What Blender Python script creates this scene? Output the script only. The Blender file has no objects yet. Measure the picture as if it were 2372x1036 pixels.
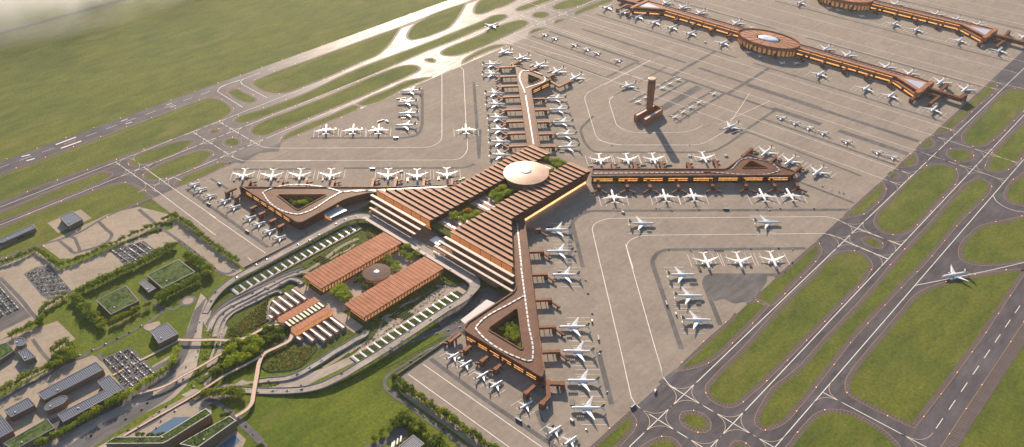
import bpy, bmesh, math, random
from mathutils import Vector, Matrix
from mathutils.geometry import tessellate_polygon
random.seed(7)
scene = bpy.context.scene
COL = scene.collection
W0, H0 = 2372.0, 1036.0
CX, CY = W0/2, H0/2
# ---- survey: two horizontal directions of the airfield grid give the camera ----
def _d(px, py, f):
    return Vector((px-CX, -(py-CY), -f)).normalized()
V1 = (3440.0, -866.0); V2 = (-1350.0, -815.0)
FPX = math.sqrt(-((V1[0]-CX)*(V2[0]-CX)+(V1[1]-CY)*(V2[1]-CY)))
_Y = _d(*V1, FPX); _X = -_d(*V2, FPX); _X = (_X-_X.dot(_Y)*_Y).normalized(); _Z = _X.cross(_Y)
ROT = Matrix((_X, _Y, _Z))
CAMH = 1150.0
CAM = Vector((1225.0, -1350.0, CAMH))
def P(px, py, z=0.0):
    r = ROT @ _d(px, py, FPX)
    t = (z-CAMH)/r.z
    return (CAM.x+r.x*t, CAM.y+r.y*t)
def crop(ox, oy, s):
    def fn(pts, z=0.0):
        if isinstance(pts, str): pts = [tuple(map(float, p.replace('*', '').split(','))) for p in pts.split()]
        return [P(ox+x/s, oy+y/s, z) for x, y in pts]
    def sp(pts, z=0.0):      # returns (points, sharp flags)
        fl = [p.startswith('*') for p in pts.split()]
        return fn(pts, z), fl
    fn.sp = sp
    fn.one = lambda x, y, z=0.0: P(ox+x/s, oy+y/s, z)
    return fn
U = crop(0, 0, 1.0)
A = crop(0,0,2.96); B = crop(500,0,2.96); C = crop(1000,0,2.96); D = crop(1400,0,3.454); E = crop(1850,0,3.454)
F = crop(0,300,3.454); G = crop(400,350,3.454); H = crop(850,300,3.238); I = crop(1300,300,3.2367); J = crop(1800,250,2.96)
K = crop(0,560,3.454); L = crop(0,760,3.754); M = crop(430,480,3.985); N = crop(700,520,3.454); O = crop(420,640,3.454)
PP = crop(400,760,3.754); Q = crop(800,740,3.5); R = crop(1000,600,3.454); S = crop(1400,560,3.047); T = crop(1800,600,2.376)
V = crop(1000,0,5.648); W = crop(1400,860,4.744); X = crop(1900,180,4.71); Y = crop(420,250,6.907); Z = crop(1200,820,4.797)

c1 = crop(440,620,6.477); c2 = crop(430,760,6.477); c3 = crop(640,760,6.477); c4 = crop(600,640,6.477); c5 = crop(820,620,4.708)
c6 = crop(230,850,3.685); c7 = crop(470,880,4.391); c8 = crop(860,900,5.036); b2 = crop(1040,420,7.4); b3 = crop(860,420,7.4); b5 = crop(780,420,8.63)
def spline(pts, sharp=None, closed=True, step=6.0, tens=0.5):
    """centripetal Catmull-Rom through pts; a sharp point is a corner."""
    n = len(pts)
    if sharp is None: sharp = [False]*n
    P2 = [Vector(p) for p in pts]
    out = []
    segs = n if closed else n-1
    def tang(i):
        if sharp[i] or (not closed and i in (0, n-1)): return None
        a, b, c = P2[(i-1) % n], P2[i], P2[(i+1) % n]
        d0 = (b-a).length; d1 = (c-b).length
        if d0 < 1e-6 or d1 < 1e-6: return None
        t = (b-a)/d0*d1+(c-b)/d1*d0
        if t.length < 1e-6: return None
        return t.normalized()
    T_ = [tang(i) for i in range(n)]
    for i in range(segs):
        a, b = P2[i], P2[(i+1) % n]
        L_ = (b-a).length
        if L_ < 1e-6: continue
        ta = T_[i] if T_[i] is not None else (b-a)/L_
        tb = T_[(i+1) % n] if T_[(i+1) % n] is not None else (b-a)/L_
        k = max(1, min(24, int(L_/step)))
        ma, mb = ta*L_, tb*L_
        for j in range(k):
            t = j/k
            h00 = 2*t**3-3*t*t+1; h10 = t**3-2*t*t+t; h01 = -2*t**3+3*t*t; h11 = t**3-t*t
            q = a*h00+ma*h10+b*h01+mb*h11
            out.append((q.x, q.y))
    if not closed: out.append(tuple(P2[-1]))
    return out

def area(pts):
    s = 0
    for i in range(len(pts)):
        x0, y0 = pts[i-1]; x1, y1 = pts[i]
        s += x0*y1-x1*y0
    return s/2
def ccw(pts): return list(pts) if area(pts) > 0 else list(reversed(pts))
def offset(pts, d):
    """parallel curve of a closed ccw outline; positive is outward"""
    n = len(pts); out = []
    for i in range(n):
        a = Vector(pts[i-1]); b = Vector(pts[i]); c = Vector(pts[(i+1) % n])
        e0 = (b-a); e1 = (c-b)
        if e0.length < 1e-6: e0 = e1
        if e1.length < 1e-6: e1 = e0
        e0.normalize(); e1.normalize()
        n0 = Vector((e0.y, -e0.x)); n1 = Vector((e1.y, -e1.x))
        m = n0+n1
        if m.length < 1e-3: m = n0.copy()
        m.normalize()
        k = 1/max(0.5, m.dot(n0))
        out.append((b.x+m.x*d*k, b.y+m.y*d*k))
    return out
def rounded(pts, r, seg=6):
    """round the corners of a closed polygon; r number or list"""
    n = len(pts); out = []
    for i in range(n):
        ri = r[i] if isinstance(r, (list, tuple)) else r
        a = Vector(pts[i-1]); b = Vector(pts[i]); c = Vector(pts[(i+1) % n])
        if ri <= 0: out.append(tuple(b)); continue
        u = (a-b); v = (c-b); ri = min(ri, u.length*0.48, v.length*0.48)
        p = b+u.normalized()*ri; q = b+v.normalized()*ri
        for j in range(seg+1):
            t = j/seg
            w = p*(1-t)**2+b*2*t*(1-t)+q*t*t
            out.append((w.x, w.y))
    return out

class MB:
    """collects faces; links them as one mesh object"""
    def __init__(s): s.v = []; s.f = []; s.m = []; s.uv = {}; s.sm = set()
    def add(s, vs, fs, mi=0, uv=None, smooth=False):
        o = len(s.v); s.v += [tuple(v) for v in vs]
        for k, f in enumerate(fs):
            if uv: s.uv[len(s.f)] = uv[k]
            if smooth: s.sm.add(len(s.f))
            s.f.append([o+i for i in f]); s.m.append(mi)
        return s
    def flat(s, pts, z, mi=0, holes=()):
        loops = [[Vector((p[0], p[1], 0)) for p in pts]]+[[Vector((p[0], p[1], 0)) for p in h] for h in holes]
        tr = tessellate_polygon(loops)
        vs = [(p.x, p.y, z) for l in loops for p in l]
        fs = []
        for t in tr:
            a, b, c = [vs[i] for i in t]
            cr = (b[0]-a[0])*(c[1]-a[1])-(b[1]-a[1])*(c[0]-a[0])
            fs.append(t if cr > 0 else t[::-1])
        return s.add(vs, fs, mi)
    def walls(s, pts, z0, z1, mi=0, closed=True, uscale=1.0, smooth=False):
        """outer faces of a ccw outline, UV in metres along the wall"""
        n = len(pts); vs = []; fs = []; uv = []
        d = 0
        for i in range(n if closed else n-1):
            a = pts[i]; b = pts[(i+1) % n]
            l = math.hypot(b[0]-a[0], b[1]-a[1])
            if l < 1e-6: continue
            k = len(vs)
            za0 = z0 if not callable(z0) else z0(a); zb0 = z0 if not callable(z0) else z0(b)
            za1 = z1 if not callable(z1) else z1(a); zb1 = z1 if not callable(z1) else z1(b)
            vs += [(a[0], a[1], za0), (b[0], b[1], zb0), (b[0], b[1], zb1), (a[0], a[1], za1)]
            fs.append((k, k+1, k+2, k+3)); uv.append([(d, za0), (d+l, zb0), (d+l, zb1), (d, za1)])
            d += l
        return s.add(vs, fs, mi, uv, smooth)
    def prism(s, pts, z0, z1, mt=0, ms=None, holes=(), bottom=False):
        pts = ccw(pts)
        s.flat(pts, z1, mt, holes)
        s.walls(pts, z0, z1, mt if ms is None else ms)
        for h in holes:
            hh = ccw(h)[::-1]
            s.walls(hh, z0, z1, mt if ms is None else ms)
        if bottom:
            k = len(s.f); s.flat(pts, z0, mt if ms is None else ms, holes)
            for i in range(k, len(s.f)): s.f[i] = s.f[i][::-1]
        return s
    def box(s, c, size, rz=0, mi=0):
        x, y, z = c; a, b, h = size[0]/2, size[1]/2, size[2]/2
        co, si = math.cos(rz), math.sin(rz)
        vs = [(x+co*i*a-si*j*b, y+si*i*a+co*j*b, z+k*h) for k in (-1, 1) for i, j in ((-1,-1),(1,-1),(1,1),(-1,1))]
        return s.add(vs, [(3,2,1,0),(4,5,6,7),(0,1,5,4),(1,2,6,5),(2,3,7,6),(3,0,4,7)], mi)
    def hexa(s, q0, q1, mi=0):
        """solid between two quads (each 4 points, same order, ccw seen from the q1 side)"""
        vs = list(q0)+list(q1)
        return s.add(vs, [(3,2,1,0),(4,5,6,7),(0,1,5,4),(1,2,6,5),(2,3,7,6),(3,0,4,7)], mi)
    def tube(s, a, b, r0, r1=None, n=6, mi=0, caps=True, smooth=True):
        if r1 is None: r1 = r0
        a = Vector(a); b = Vector(b); d = (b-a).normalized()
        u = d.cross(Vector((0, 0, 1)))
        if u.length < 1e-3: u = Vector((1, 0, 0))
        u.normalize(); w = d.cross(u)
        vs = []
        for p, r in ((a, r0), (b, r1)):
            for i in range(n):
                t = 2*math.pi*i/n
                vs.append(tuple(p+u*math.cos(t)*r+w*math.sin(t)*r))
        fs = [(i, (i+1) % n, n+(i+1) % n, n+i) for i in range(n)]
        s.add(vs, fs, mi, smooth=smooth)
        if caps: s.add(vs, [tuple(range(n))[::-1], tuple(range(n, 2*n))], mi)
        return s
    def loft(s, rings, mi=0, caps=True, smooth=True):
        n = len(rings[0]); vs = [p for r in rings for p in r]; fs = []
        for k in range(len(rings)-1):
            for i in range(n):
                fs.append((k*n+i, k*n+(i+1) % n, (k+1)*n+(i+1) % n, (k+1)*n+i))
        s.add(vs, fs, mi, smooth=smooth)
        if caps: s.add(vs, [tuple(range(n))[::-1], tuple(range((len(rings)-1)*n, len(rings)*n))], mi)
        return s
    def strip(s, pts, w, z, mi=0, closed=False, dash=None, off=0.0):
        """flat ribbon along pts with UV (metres along, metres across); z number or list"""
        n = len(pts); d = 0; L_ = []; R_ = []; D_ = []; Zs = []
        for i in range(n):
            p = Vector(pts[i])
            a = Vector(pts[i-1]) if (i > 0 or closed) else None
            b = Vector(pts[(i+1) % n]) if (i < n-1 or closed) else None
            e0 = (p-a).normalized() if a is not None and (p-a).length > 1e-6 else None
            e1 = (b-p).normalized() if b is not None and (b-p).length > 1e-6 else None
            e0 = e0 or e1; e1 = e1 or e0
            n0 = Vector((-e0.y, e0.x)); n1 = Vector((-e1.y, e1.x)); m = (n0+n1)
            m = m.normalized() if m.length > 1e-3 else n0
            k = 1/max(0.4, m.dot(n0))
            ww = w[i] if isinstance(w, (list, tuple)) else w
            L_.append(p+m*(ww/2+off)*k); R_.append(p-m*(ww/2-off)*k); D_.append(d)
            Zs.append(z[i] if isinstance(z, (list, tuple)) else z)
            if b is not None: d += (b-p).length
        idx = list(range(n-1))+([n-1] if closed else [])
        vs = []; fs = []; uv = []
        for i in idx:
            j = (i+1) % n; dj = D_[j] if j > i else d
            k = len(vs)
            vs += [(R_[i].x, R_[i].y, Zs[i]), (R_[j].x, R_[j].y, Zs[j]), (L_[j].x, L_[j].y, Zs[j]), (L_[i].x, L_[i].y, Zs[i])]
            fs.append((k, k+1, k+2, k+3)); uv.append([(D_[i], 0), (dj, 0), (dj, 1), (D_[i], 1)])
        return s.add(vs, fs, mi, uv)
    def build(s, name, mats, parent=None, label=None, cat=None, group=None, kind=None, loc=None):
        me = bpy.data.meshes.new(name)
        vs = s.v
        if loc is not None: vs = [(v[0]-loc[0], v[1]-loc[1], v[2]-(loc[2] if len(loc) > 2 else 0)) for v in vs]
        me.from_pydata(vs, [], s.f)
        if not isinstance(mats, (list, tuple)): mats = [mats]
        for m in mats: me.materials.append(m)
        me.polygons.foreach_set('material_index', s.m)
        if s.sm: me.polygons.foreach_set('use_smooth', [i in s.sm for i in range(len(s.f))])
        if s.uv:
            ul = me.uv_layers.new(name='UVMap').data
            for fi, q in s.uv.items():
                ls = me.polygons[fi].loop_start
                for k, c in enumerate(q): ul[ls+k].uv = c
        me.update()
        o = bpy.data.objects.new(name, me); COL.objects.link(o)
        if loc is not None: o.location = (loc[0], loc[1], loc[2] if len(loc) > 2 else 0)
        if parent: o.parent = parent
        tag(o, label, cat, group, kind)
        return o
def tag(o, label=None, cat=None, group=None, kind=None):
    if label: o['label'] = label
    if cat: o['category'] = cat
    if group: o['group'] = group
    if kind: o['kind'] = kind
    return o
def empty(name, loc, rz=0, label=None, cat=None, group=None):
    o = bpy.data.objects.new(name, None); COL.objects.link(o)
    o.location = (loc[0], loc[1], loc[2] if len(loc) > 2 else 0); o.rotation_euler = (0, 0, rz)
    o.empty_display_size = 2
    return tag(o, label, cat, group)
KIDS = {}
def copy_tree(o, parent=None, loc=None, rz=None, label=None, group=None):
    c = o.copy(); COL.objects.link(c)
    if parent: c.parent = parent
    if loc is not None: c.location = (loc[0], loc[1], loc[2] if len(loc) > 2 else 0)
    if rz is not None: c.rotation_euler = (0, 0, rz)
    if label: c['label'] = label
    if group: c['group'] = group
    for ch in KIDS.get(o.name, []): copy_tree(ch, c)
    return c
def fix_kids(root):
    """remember the children once, so copying needs no search"""
    def rec(o):
        ch = [x for x in bpy.data.objects if x.parent == o]
        KIDS[o.name] = ch
        for x in ch: rec(x)
    rec(root)
def arcpts(c, r, a0, a1, n=12):
    return [(c[0]+r*math.cos(a0+(a1-a0)*i/n), c[1]+r*math.sin(a0+(a1-a0)*i/n)) for i in range(n+1)]
def ellipse(cx, cy, rx, ry, n=48, rot=0):
    co, si = math.cos(rot), math.sin(rot)
    return [(cx+rx*math.cos(t)*co-ry*math.sin(t)*si, cy+rx*math.cos(t)*si+ry*math.sin(t)*co) for t in [2*math.pi*i/n for i in range(n)]]
def inpoly(p, poly):
    x, y = p; c = False
    for i in range(len(poly)):
        x0, y0 = poly[i-1]; x1, y1 = poly[i]
        if (y0 > y) != (y1 > y) and x < (x1-x0)*(y-y0)/(y1-y0)+x0: c = not c
    return c
def along(pts, step, start=0.0, closed=False):
    out = []; d = start; acc = 0; q = list(pts)+([pts[0]] if closed else [])
    for a, b in zip(q, q[1:]):
        l = math.hypot(b[0]-a[0], b[1]-a[1])
        while l > 0 and d <= acc+l:
            t = (d-acc)/l
            out.append((a[0]+(b[0]-a[0])*t, a[1]+(b[1]-a[1])*t, math.atan2(b[1]-a[1], b[0]-a[0]))); d += step
        acc += l
    return out
# ------------------------------------------------------------------ materials
def srgb(r, g, b):
    f = lambda c: (c/255/12.92) if c/255 <= 0.04045 else ((c/255+0.055)/1.055)**2.4
    return (f(r), f(g), f(b), 1)
class NM:
    def __init__(s, name):
        s.m = bpy.data.materials.new(name); s.m.use_nodes = True
        s.t = s.m.node_tree; s.t.nodes.clear()
        s.out = s.n('ShaderNodeOutputMaterial'); s.b = s.n('ShaderNodeBsdfPrincipled')
        s.l(s.b.outputs[0], s.out.inputs[0])
    def n(s, t, **kw):
        x = s.t.nodes.new(t)
        for k, v in kw.items(): setattr(x, k, v)
        return x
    def l(s, a, b): s.t.links.new(a, b)
    def geo(s):
        if not hasattr(s, 'g'): s.g = s.n('ShaderNodeNewGeometry').outputs['Position']
        return s.g
    def obj(s): return s.n('ShaderNodeTexCoord').outputs['Object']
    def uvn(s): return s.n('ShaderNodeUVMap').outputs[0]
    def mapping(s, vec, scale=(1,1,1), rot=(0,0,0), loc=(0,0,0)):
        m = s.n('ShaderNodeMapping'); s.l(vec, m.inputs[0])
        m.inputs['Scale'].default_value = scale; m.inputs['Rotation'].default_value = rot; m.inputs['Location'].default_value = loc
        return m.outputs[0]
    def noise(s, vec, scale, detail=4, rough=0.55, dist=0):
        x = s.n('ShaderNodeTexNoise'); s.l(vec, x.inputs['Vector'])
        x.inputs['Scale'].default_value = scale; x.inputs['Detail'].default_value = detail
        x.inputs['Roughness'].default_value = rough; x.inputs['Distortion'].default_value = dist
        return x.outputs['Fac']
    def ramp(s, fac, stops, interp='LINEAR'):
        r = s.n('ShaderNodeValToRGB'); s.l(fac, r.inputs[0]); r.color_ramp.interpolation = interp
        el = r.color_ramp.elements
        while len(el) < len(stops): el.new(0.5)
        for e, (p, c) in zip(el, stops):
            e.position = p; e.color = c if len(c) == 4 else (*c, 1)
        return r.outputs[0]
    def mix(s, fac, a, b, mode='MIX'):
        x = s.n('ShaderNodeMix', data_type='RGBA', blend_type=mode)
        for v, i in ((fac, 0), (a, 6), (b, 7)):
            if isinstance(v, (int, float)): x.inputs[i].default_value = v
            elif isinstance(v, tuple): x.inputs[i].default_value = v
            else: s.l(v, x.inputs[i])
        return x.outputs[2]
    def math(s, op, a, b=None, c=None):
        x = s.n('ShaderNodeMath', operation=op)
        for i, v in enumerate((a, b, c)):
            if v is None: continue
            if isinstance(v, (int, float)): x.inputs[i].default_value = v
            else: s.l(v, x.inputs[i])
        return x.outputs[0]
    def sep(s, vec):
        x = s.n('ShaderNodeSeparateXYZ'); s.l(vec, x.inputs[0]); return x.outputs
    def lines(s, coord, period, width, loc=0.0):
        """1 inside a line of given width every period along coord"""
        a = s.math('ADD', coord, loc)
        a = s.math('FLOORED_MODULO', a, period)
        return s.math('LESS_THAN', a, width)
    def bump(s, h, strength=0.3, dist=1.0):
        b = s.n('ShaderNodeBump'); b.inputs['Strength'].default_value = strength; b.inputs['Distance'].default_value = dist
        s.l(h, b.inputs['Height']); s.l(b.outputs[0], s.b.inputs['Normal'])
    def color(s, c):
        if isinstance(c, tuple): s.b.inputs['Base Color'].default_value = c
        else: s.l(c, s.b.inputs['Base Color'])
        return s
    def rough(s, r):
        if isinstance(r, (int, float)): s.b.inputs['Roughness'].default_value = r
        else: s.l(r, s.b.inputs['Roughness'])
        return s
    def metal(s, v): s.b.inputs['Metallic'].default_value = v; return s
    def spec(s, v): s.b.inputs['Specular IOR Level'].default_value = v; return s
    def emit(s, c, k):
        if isinstance(c, tuple): s.b.inputs['Emission Color'].default_value = c
        else: s.l(c, s.b.inputs['Emission Color'])
        if isinstance(k, (int, float)): s.b.inputs['Emission Strength'].default_value = k
        else: s.l(k, s.b.inputs['Emission Strength'])
        return s
def simple(name, c, r=0.6, metal=0.0, spec=0.5, var=0.0, vs=0.3):
    m = NM(name)
    if var > 0:
        f = m.noise(m.geo(), vs, 3)
        d = tuple(max(0, x*(1-var)) for x in c[:3])+(1,); e = tuple(x*(1+var) for x in c[:3])+(1,)
        m.color(m.ramp(f, [(0.3, d), (0.7, e)]))
    else: m.color(c)
    return m.rough(r).metal(metal).spec(spec).m

def grass_mat(name, base=(0.096, 0.128, 0.013), stripes=True):
    m = NM(name); g = m.geo()
    big = m.noise(g, 0.0035, 5, 0.6)
    mid = m.noise(m.mapping(g, (1, 0.35, 1), (0, 0, 0.2)), 0.03, 6, 0.65)
    fine = m.noise(g, 0.16, 6, 0.75)
    b = base
    c1 = m.ramp(mid, [(0.3, (b[0]*.42, b[1]*.55, b[2]*.7)), (0.5, b), (0.7, (b[0]*1.7, b[1]*1.4, b[2]*1.6))])
    c2 = m.ramp(big, [(0.35, (b[0]*.7, b[1]*.82, b[2]*.9)), (0.65, (b[0]*1.5, b[1]*1.25, b[2]*1.6))])
    c = m.mix(0.45, c1, c2)
    f2 = m.ramp(fine, [(0.34, (0.62, 0.67, 0.62)), (0.66, (1.36, 1.3, 1.3))])
    c = m.mix(1.0, c, f2, 'MULTIPLY')
    patch = m.noise(m.mapping(g, (1, .5, 1)), 0.012, 4, 0.6)
    c = m.mix(m.ramp(patch, [(0.58, (0, 0, 0)), (0.72, (.55, .55, .55))]), c, (0.2, 0.17, 0.06, 1))
    if stripes:
        w = m.n('ShaderNodeTexWave', wave_type='BANDS', bands_direction='X'); m.l(m.mapping(g, (1, 1, 1), (0, 0, 0.9)), w.inputs[0])
        w.inputs['Scale'].default_value = 0.02; w.inputs['Distortion'].default_value = 3.5; w.inputs['Detail'].default_value = 2
        w.inputs['Detail Scale'].default_value = 0.3
        s = m.ramp(w.outputs['Fac'], [(0.3, (0.91, 0.93, 0.91)), (0.7, (1.09, 1.07, 1.07))])
        c = m.mix(1.0, c, s, 'MULTIPLY')
    m.color(c).rough(0.95).spec(0.15)
    m.bump(fine, 0.6, 1.0)
    return m.m
def asphalt_mat(name, base=(0.112, 0.103, 0.112), rough=(0.36, 0.5), spec=0.03):
    m = NM(name); g = m.geo()
    n1 = m.noise(g, 0.012, 6, 0.65); n2 = m.noise(m.mapping(g, (1, 0.2, 1)), 0.09, 5, 0.6); n3 = m.noise(g, 1.2, 3)
    b = base
    c = m.ramp(n1, [(0.3, tuple(x*.78 for x in b)), (0.7, tuple(x*1.22 for x in b))])
    c = m.mix(1.0, c, m.ramp(n2, [(0.3, (.74, .74, .76)), (0.7, (1.2, 1.2, 1.18))]), 'MULTIPLY')
    c = m.mix(1.0, c, m.ramp(n3, [(0.3, (.88, .88, .88)), (0.7, (1.1, 1.1, 1.1))]), 'MULTIPLY')
    m.color(c)
    r = m.ramp(n2, [(0.3, (rough[0],)*3), (0.7, (rough[1],)*3)])
    m.rough(r).spec(spec)
    m.bump(n3, 0.12, 0.3)
    return m.m
def concrete_mat(name, base=(0.297, 0.255, 0.213), slab=(7.5, 7.5), rot=0.0, dark=0.9):
    m = NM(name); g = m.geo(); v = m.mapping(g, rot=(0, 0, rot))
    n1 = m.noise(v, 0.006, 6, 0.65); n2 = m.noise(m.mapping(v, (1, 0.12, 1)), 0.08, 5, 0.65); n3 = m.noise(g, 0.8, 4, 0.7)
    b = base
    c = m.ramp(n1, [(0.3, tuple(x*.92 for x in b)), (0.7, tuple(x*1.07 for x in b))])
    c = m.mix(1.0, c, m.ramp(n2, [(0.3, (.91, .91, .91)), (0.7, (1.08, 1.08, 1.08))]), 'MULTIPLY')
    c = m.mix(1.0, c, m.ramp(n3, [(0.3, (.9, .9, .9)), (0.7, (1.08, 1.08, 1.08))]), 'MULTIPLY')
    s = m.sep(v)
    lx = m.lines(s[0], slab[0], 0.35); ly = m.lines(s[1], slab[1], 0.35)
    br = m.n('ShaderNodeTexWhiteNoise', noise_dimensions='2D')
    cv = m.n('ShaderNodeCombineXYZ'); m.l(m.math('FLOOR', m.math('DIVIDE', s[0], slab[0])), cv.inputs[0]); m.l(m.math('FLOOR', m.math('DIVIDE', s[1], slab[1])), cv.inputs[1])
    m.l(cv.outputs[0], br.inputs[0])
    c = m.mix(1.0, c, m.ramp(br.outputs[0], [(0, (.93, .93, .93)), (1, (1.06, 1.06, 1.06))]), 'MULTIPLY')
    c = m.mix(m.math('MAXIMUM', lx, ly), c, m.mix(1.0, c, (dark, dark, dark, 1), 'MULTIPLY'))
    cv2 = m.n('ShaderNodeCombineXYZ'); m.l(m.math('FLOOR', m.math('DIVIDE', s[0], 38.0)), cv2.inputs[0]); m.l(m.math('FLOOR', m.math('DIVIDE', s[1], 38.0)), cv2.inputs[1])
    br2 = m.n('ShaderNodeTexWhiteNoise', noise_dimensions='2D'); m.l(cv2.outputs[0], br2.inputs[0])
    c = m.mix(1.0, c, m.ramp(br2.outputs[0], [(0, (.95, .95, .96)), (1, (1.05, 1.05, 1.04))]), 'MULTIPLY')
    stain = m.noise(m.mapping(v, (1, 0.06, 1), (0, 0, .75)), 0.25, 3, 0.6)
    c = m.mix(m.ramp(stain, [(0.64, (0, 0, 0)), (0.74, (.28, .28, .28))]), c, (0.1, .09, .08, 1))
    m.color(c).rough(0.9).spec(0.08)
    return m.m
MAT = {}
MAT['grass'] = grass_mat('grass_field', (0.098, 0.127, 0.017), False)
MAT['lawn'] = grass_mat('lawn', (0.10, 0.14, 0.012), False)
MAT['asphalt'] = asphalt_mat('taxiway_asphalt')
MAT['runway'] = asphalt_mat('runway_asphalt', (0.12,.11,.12))
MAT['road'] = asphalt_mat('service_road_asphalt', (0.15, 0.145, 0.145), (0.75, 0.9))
MAT['highway'] = asphalt_mat('highway_concrete', (0.385, 0.335, 0.29), (0.7, 0.85))
MAT['apron'] = concrete_mat('apron_concrete')
MAT['pave'] = concrete_mat('pavement_concrete', (0.37, 0.31, 0.245), (5, 5), 0.5)
MAT['paveD'] = concrete_mat('grey_pavement', (0.24, 0.22, 0.21), (4, 4), 0)
MAT['white'] = simple('marking_paint_white', (0.8, 0.77, 0.72, 1), 0.7, var=0.08, vs=0.15)
MAT['orange'] = simple('marking_paint_orange', (0.50, 0.30, 0.17, 1), 0.7)
MAT['cream'] = simple('marking_paint_cream', (0.62, 0.5, 0.36, 1), 0.7)
def shoulder():
    m = NM('hatched_shoulder'); g = m.geo(); s = m.sep(m.uvn())
    ln = m.lines(s[0], 6.4, 0.8)
    n2 = m.noise(g, 0.05, 5, 0.6)
    c = m.ramp(n2, [(0.3, (.105, .086, .085)), (0.7, (.14, .115, .11))])
    c = m.mix(ln, c, (0.235, .195, .17, 1))
    m.color(c).rough(0.6).spec(0.03)
    return m.m
MAT['shoulder'] = shoulder()
# ------------------------------------------------------------------ ground sheets
Z_ASPH, Z_APR, Z_SH, Z_GR, Z_ROAD, Z_MK = 0.10, 0.20, 0.22, 0.30, 0.34, 0.42
g = MB(); g.flat([(-14000, -9000), (9000, -9000), (9000, 16000), (-14000, 16000)], 0.0); g.build('ground', MAT['grass'], kind='structure')
# taxiway asphalt left and right of the apron
a = MB()
a.flat([(-1135, -1500), (-1135, 4200), (-655, 4200), (-655, -1500)], Z_ASPH)
a.flat([(640, -900), (640, 4200), (1042, 4200), (1042, -900)], Z_ASPH)
a.build('taxiway', MAT['asphalt'], kind='structure')
a = MB()
a.flat([(-1135, -2600), (-1072, -2600), (-1072, 4200), (-1135, 4200)], Z_ASPH+.05)
a.flat([(1040, -900), (1085, -900), (1085, 4200), (1040, 4200)], Z_ASPH+.05)
a.build('runway', MAT['runway'], kind='structure')
# apron: a rectangle with a notch for the landside
a = MB()
a.flat([(-660, -672), (-240, -672), (-240, -305), (0, -305), (270, -305), (270, -672), (645, -672), (645, 4200), (-660, 4200)], Z_APR)
a.build('apron', MAT['apron'], kind='structure')
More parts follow.
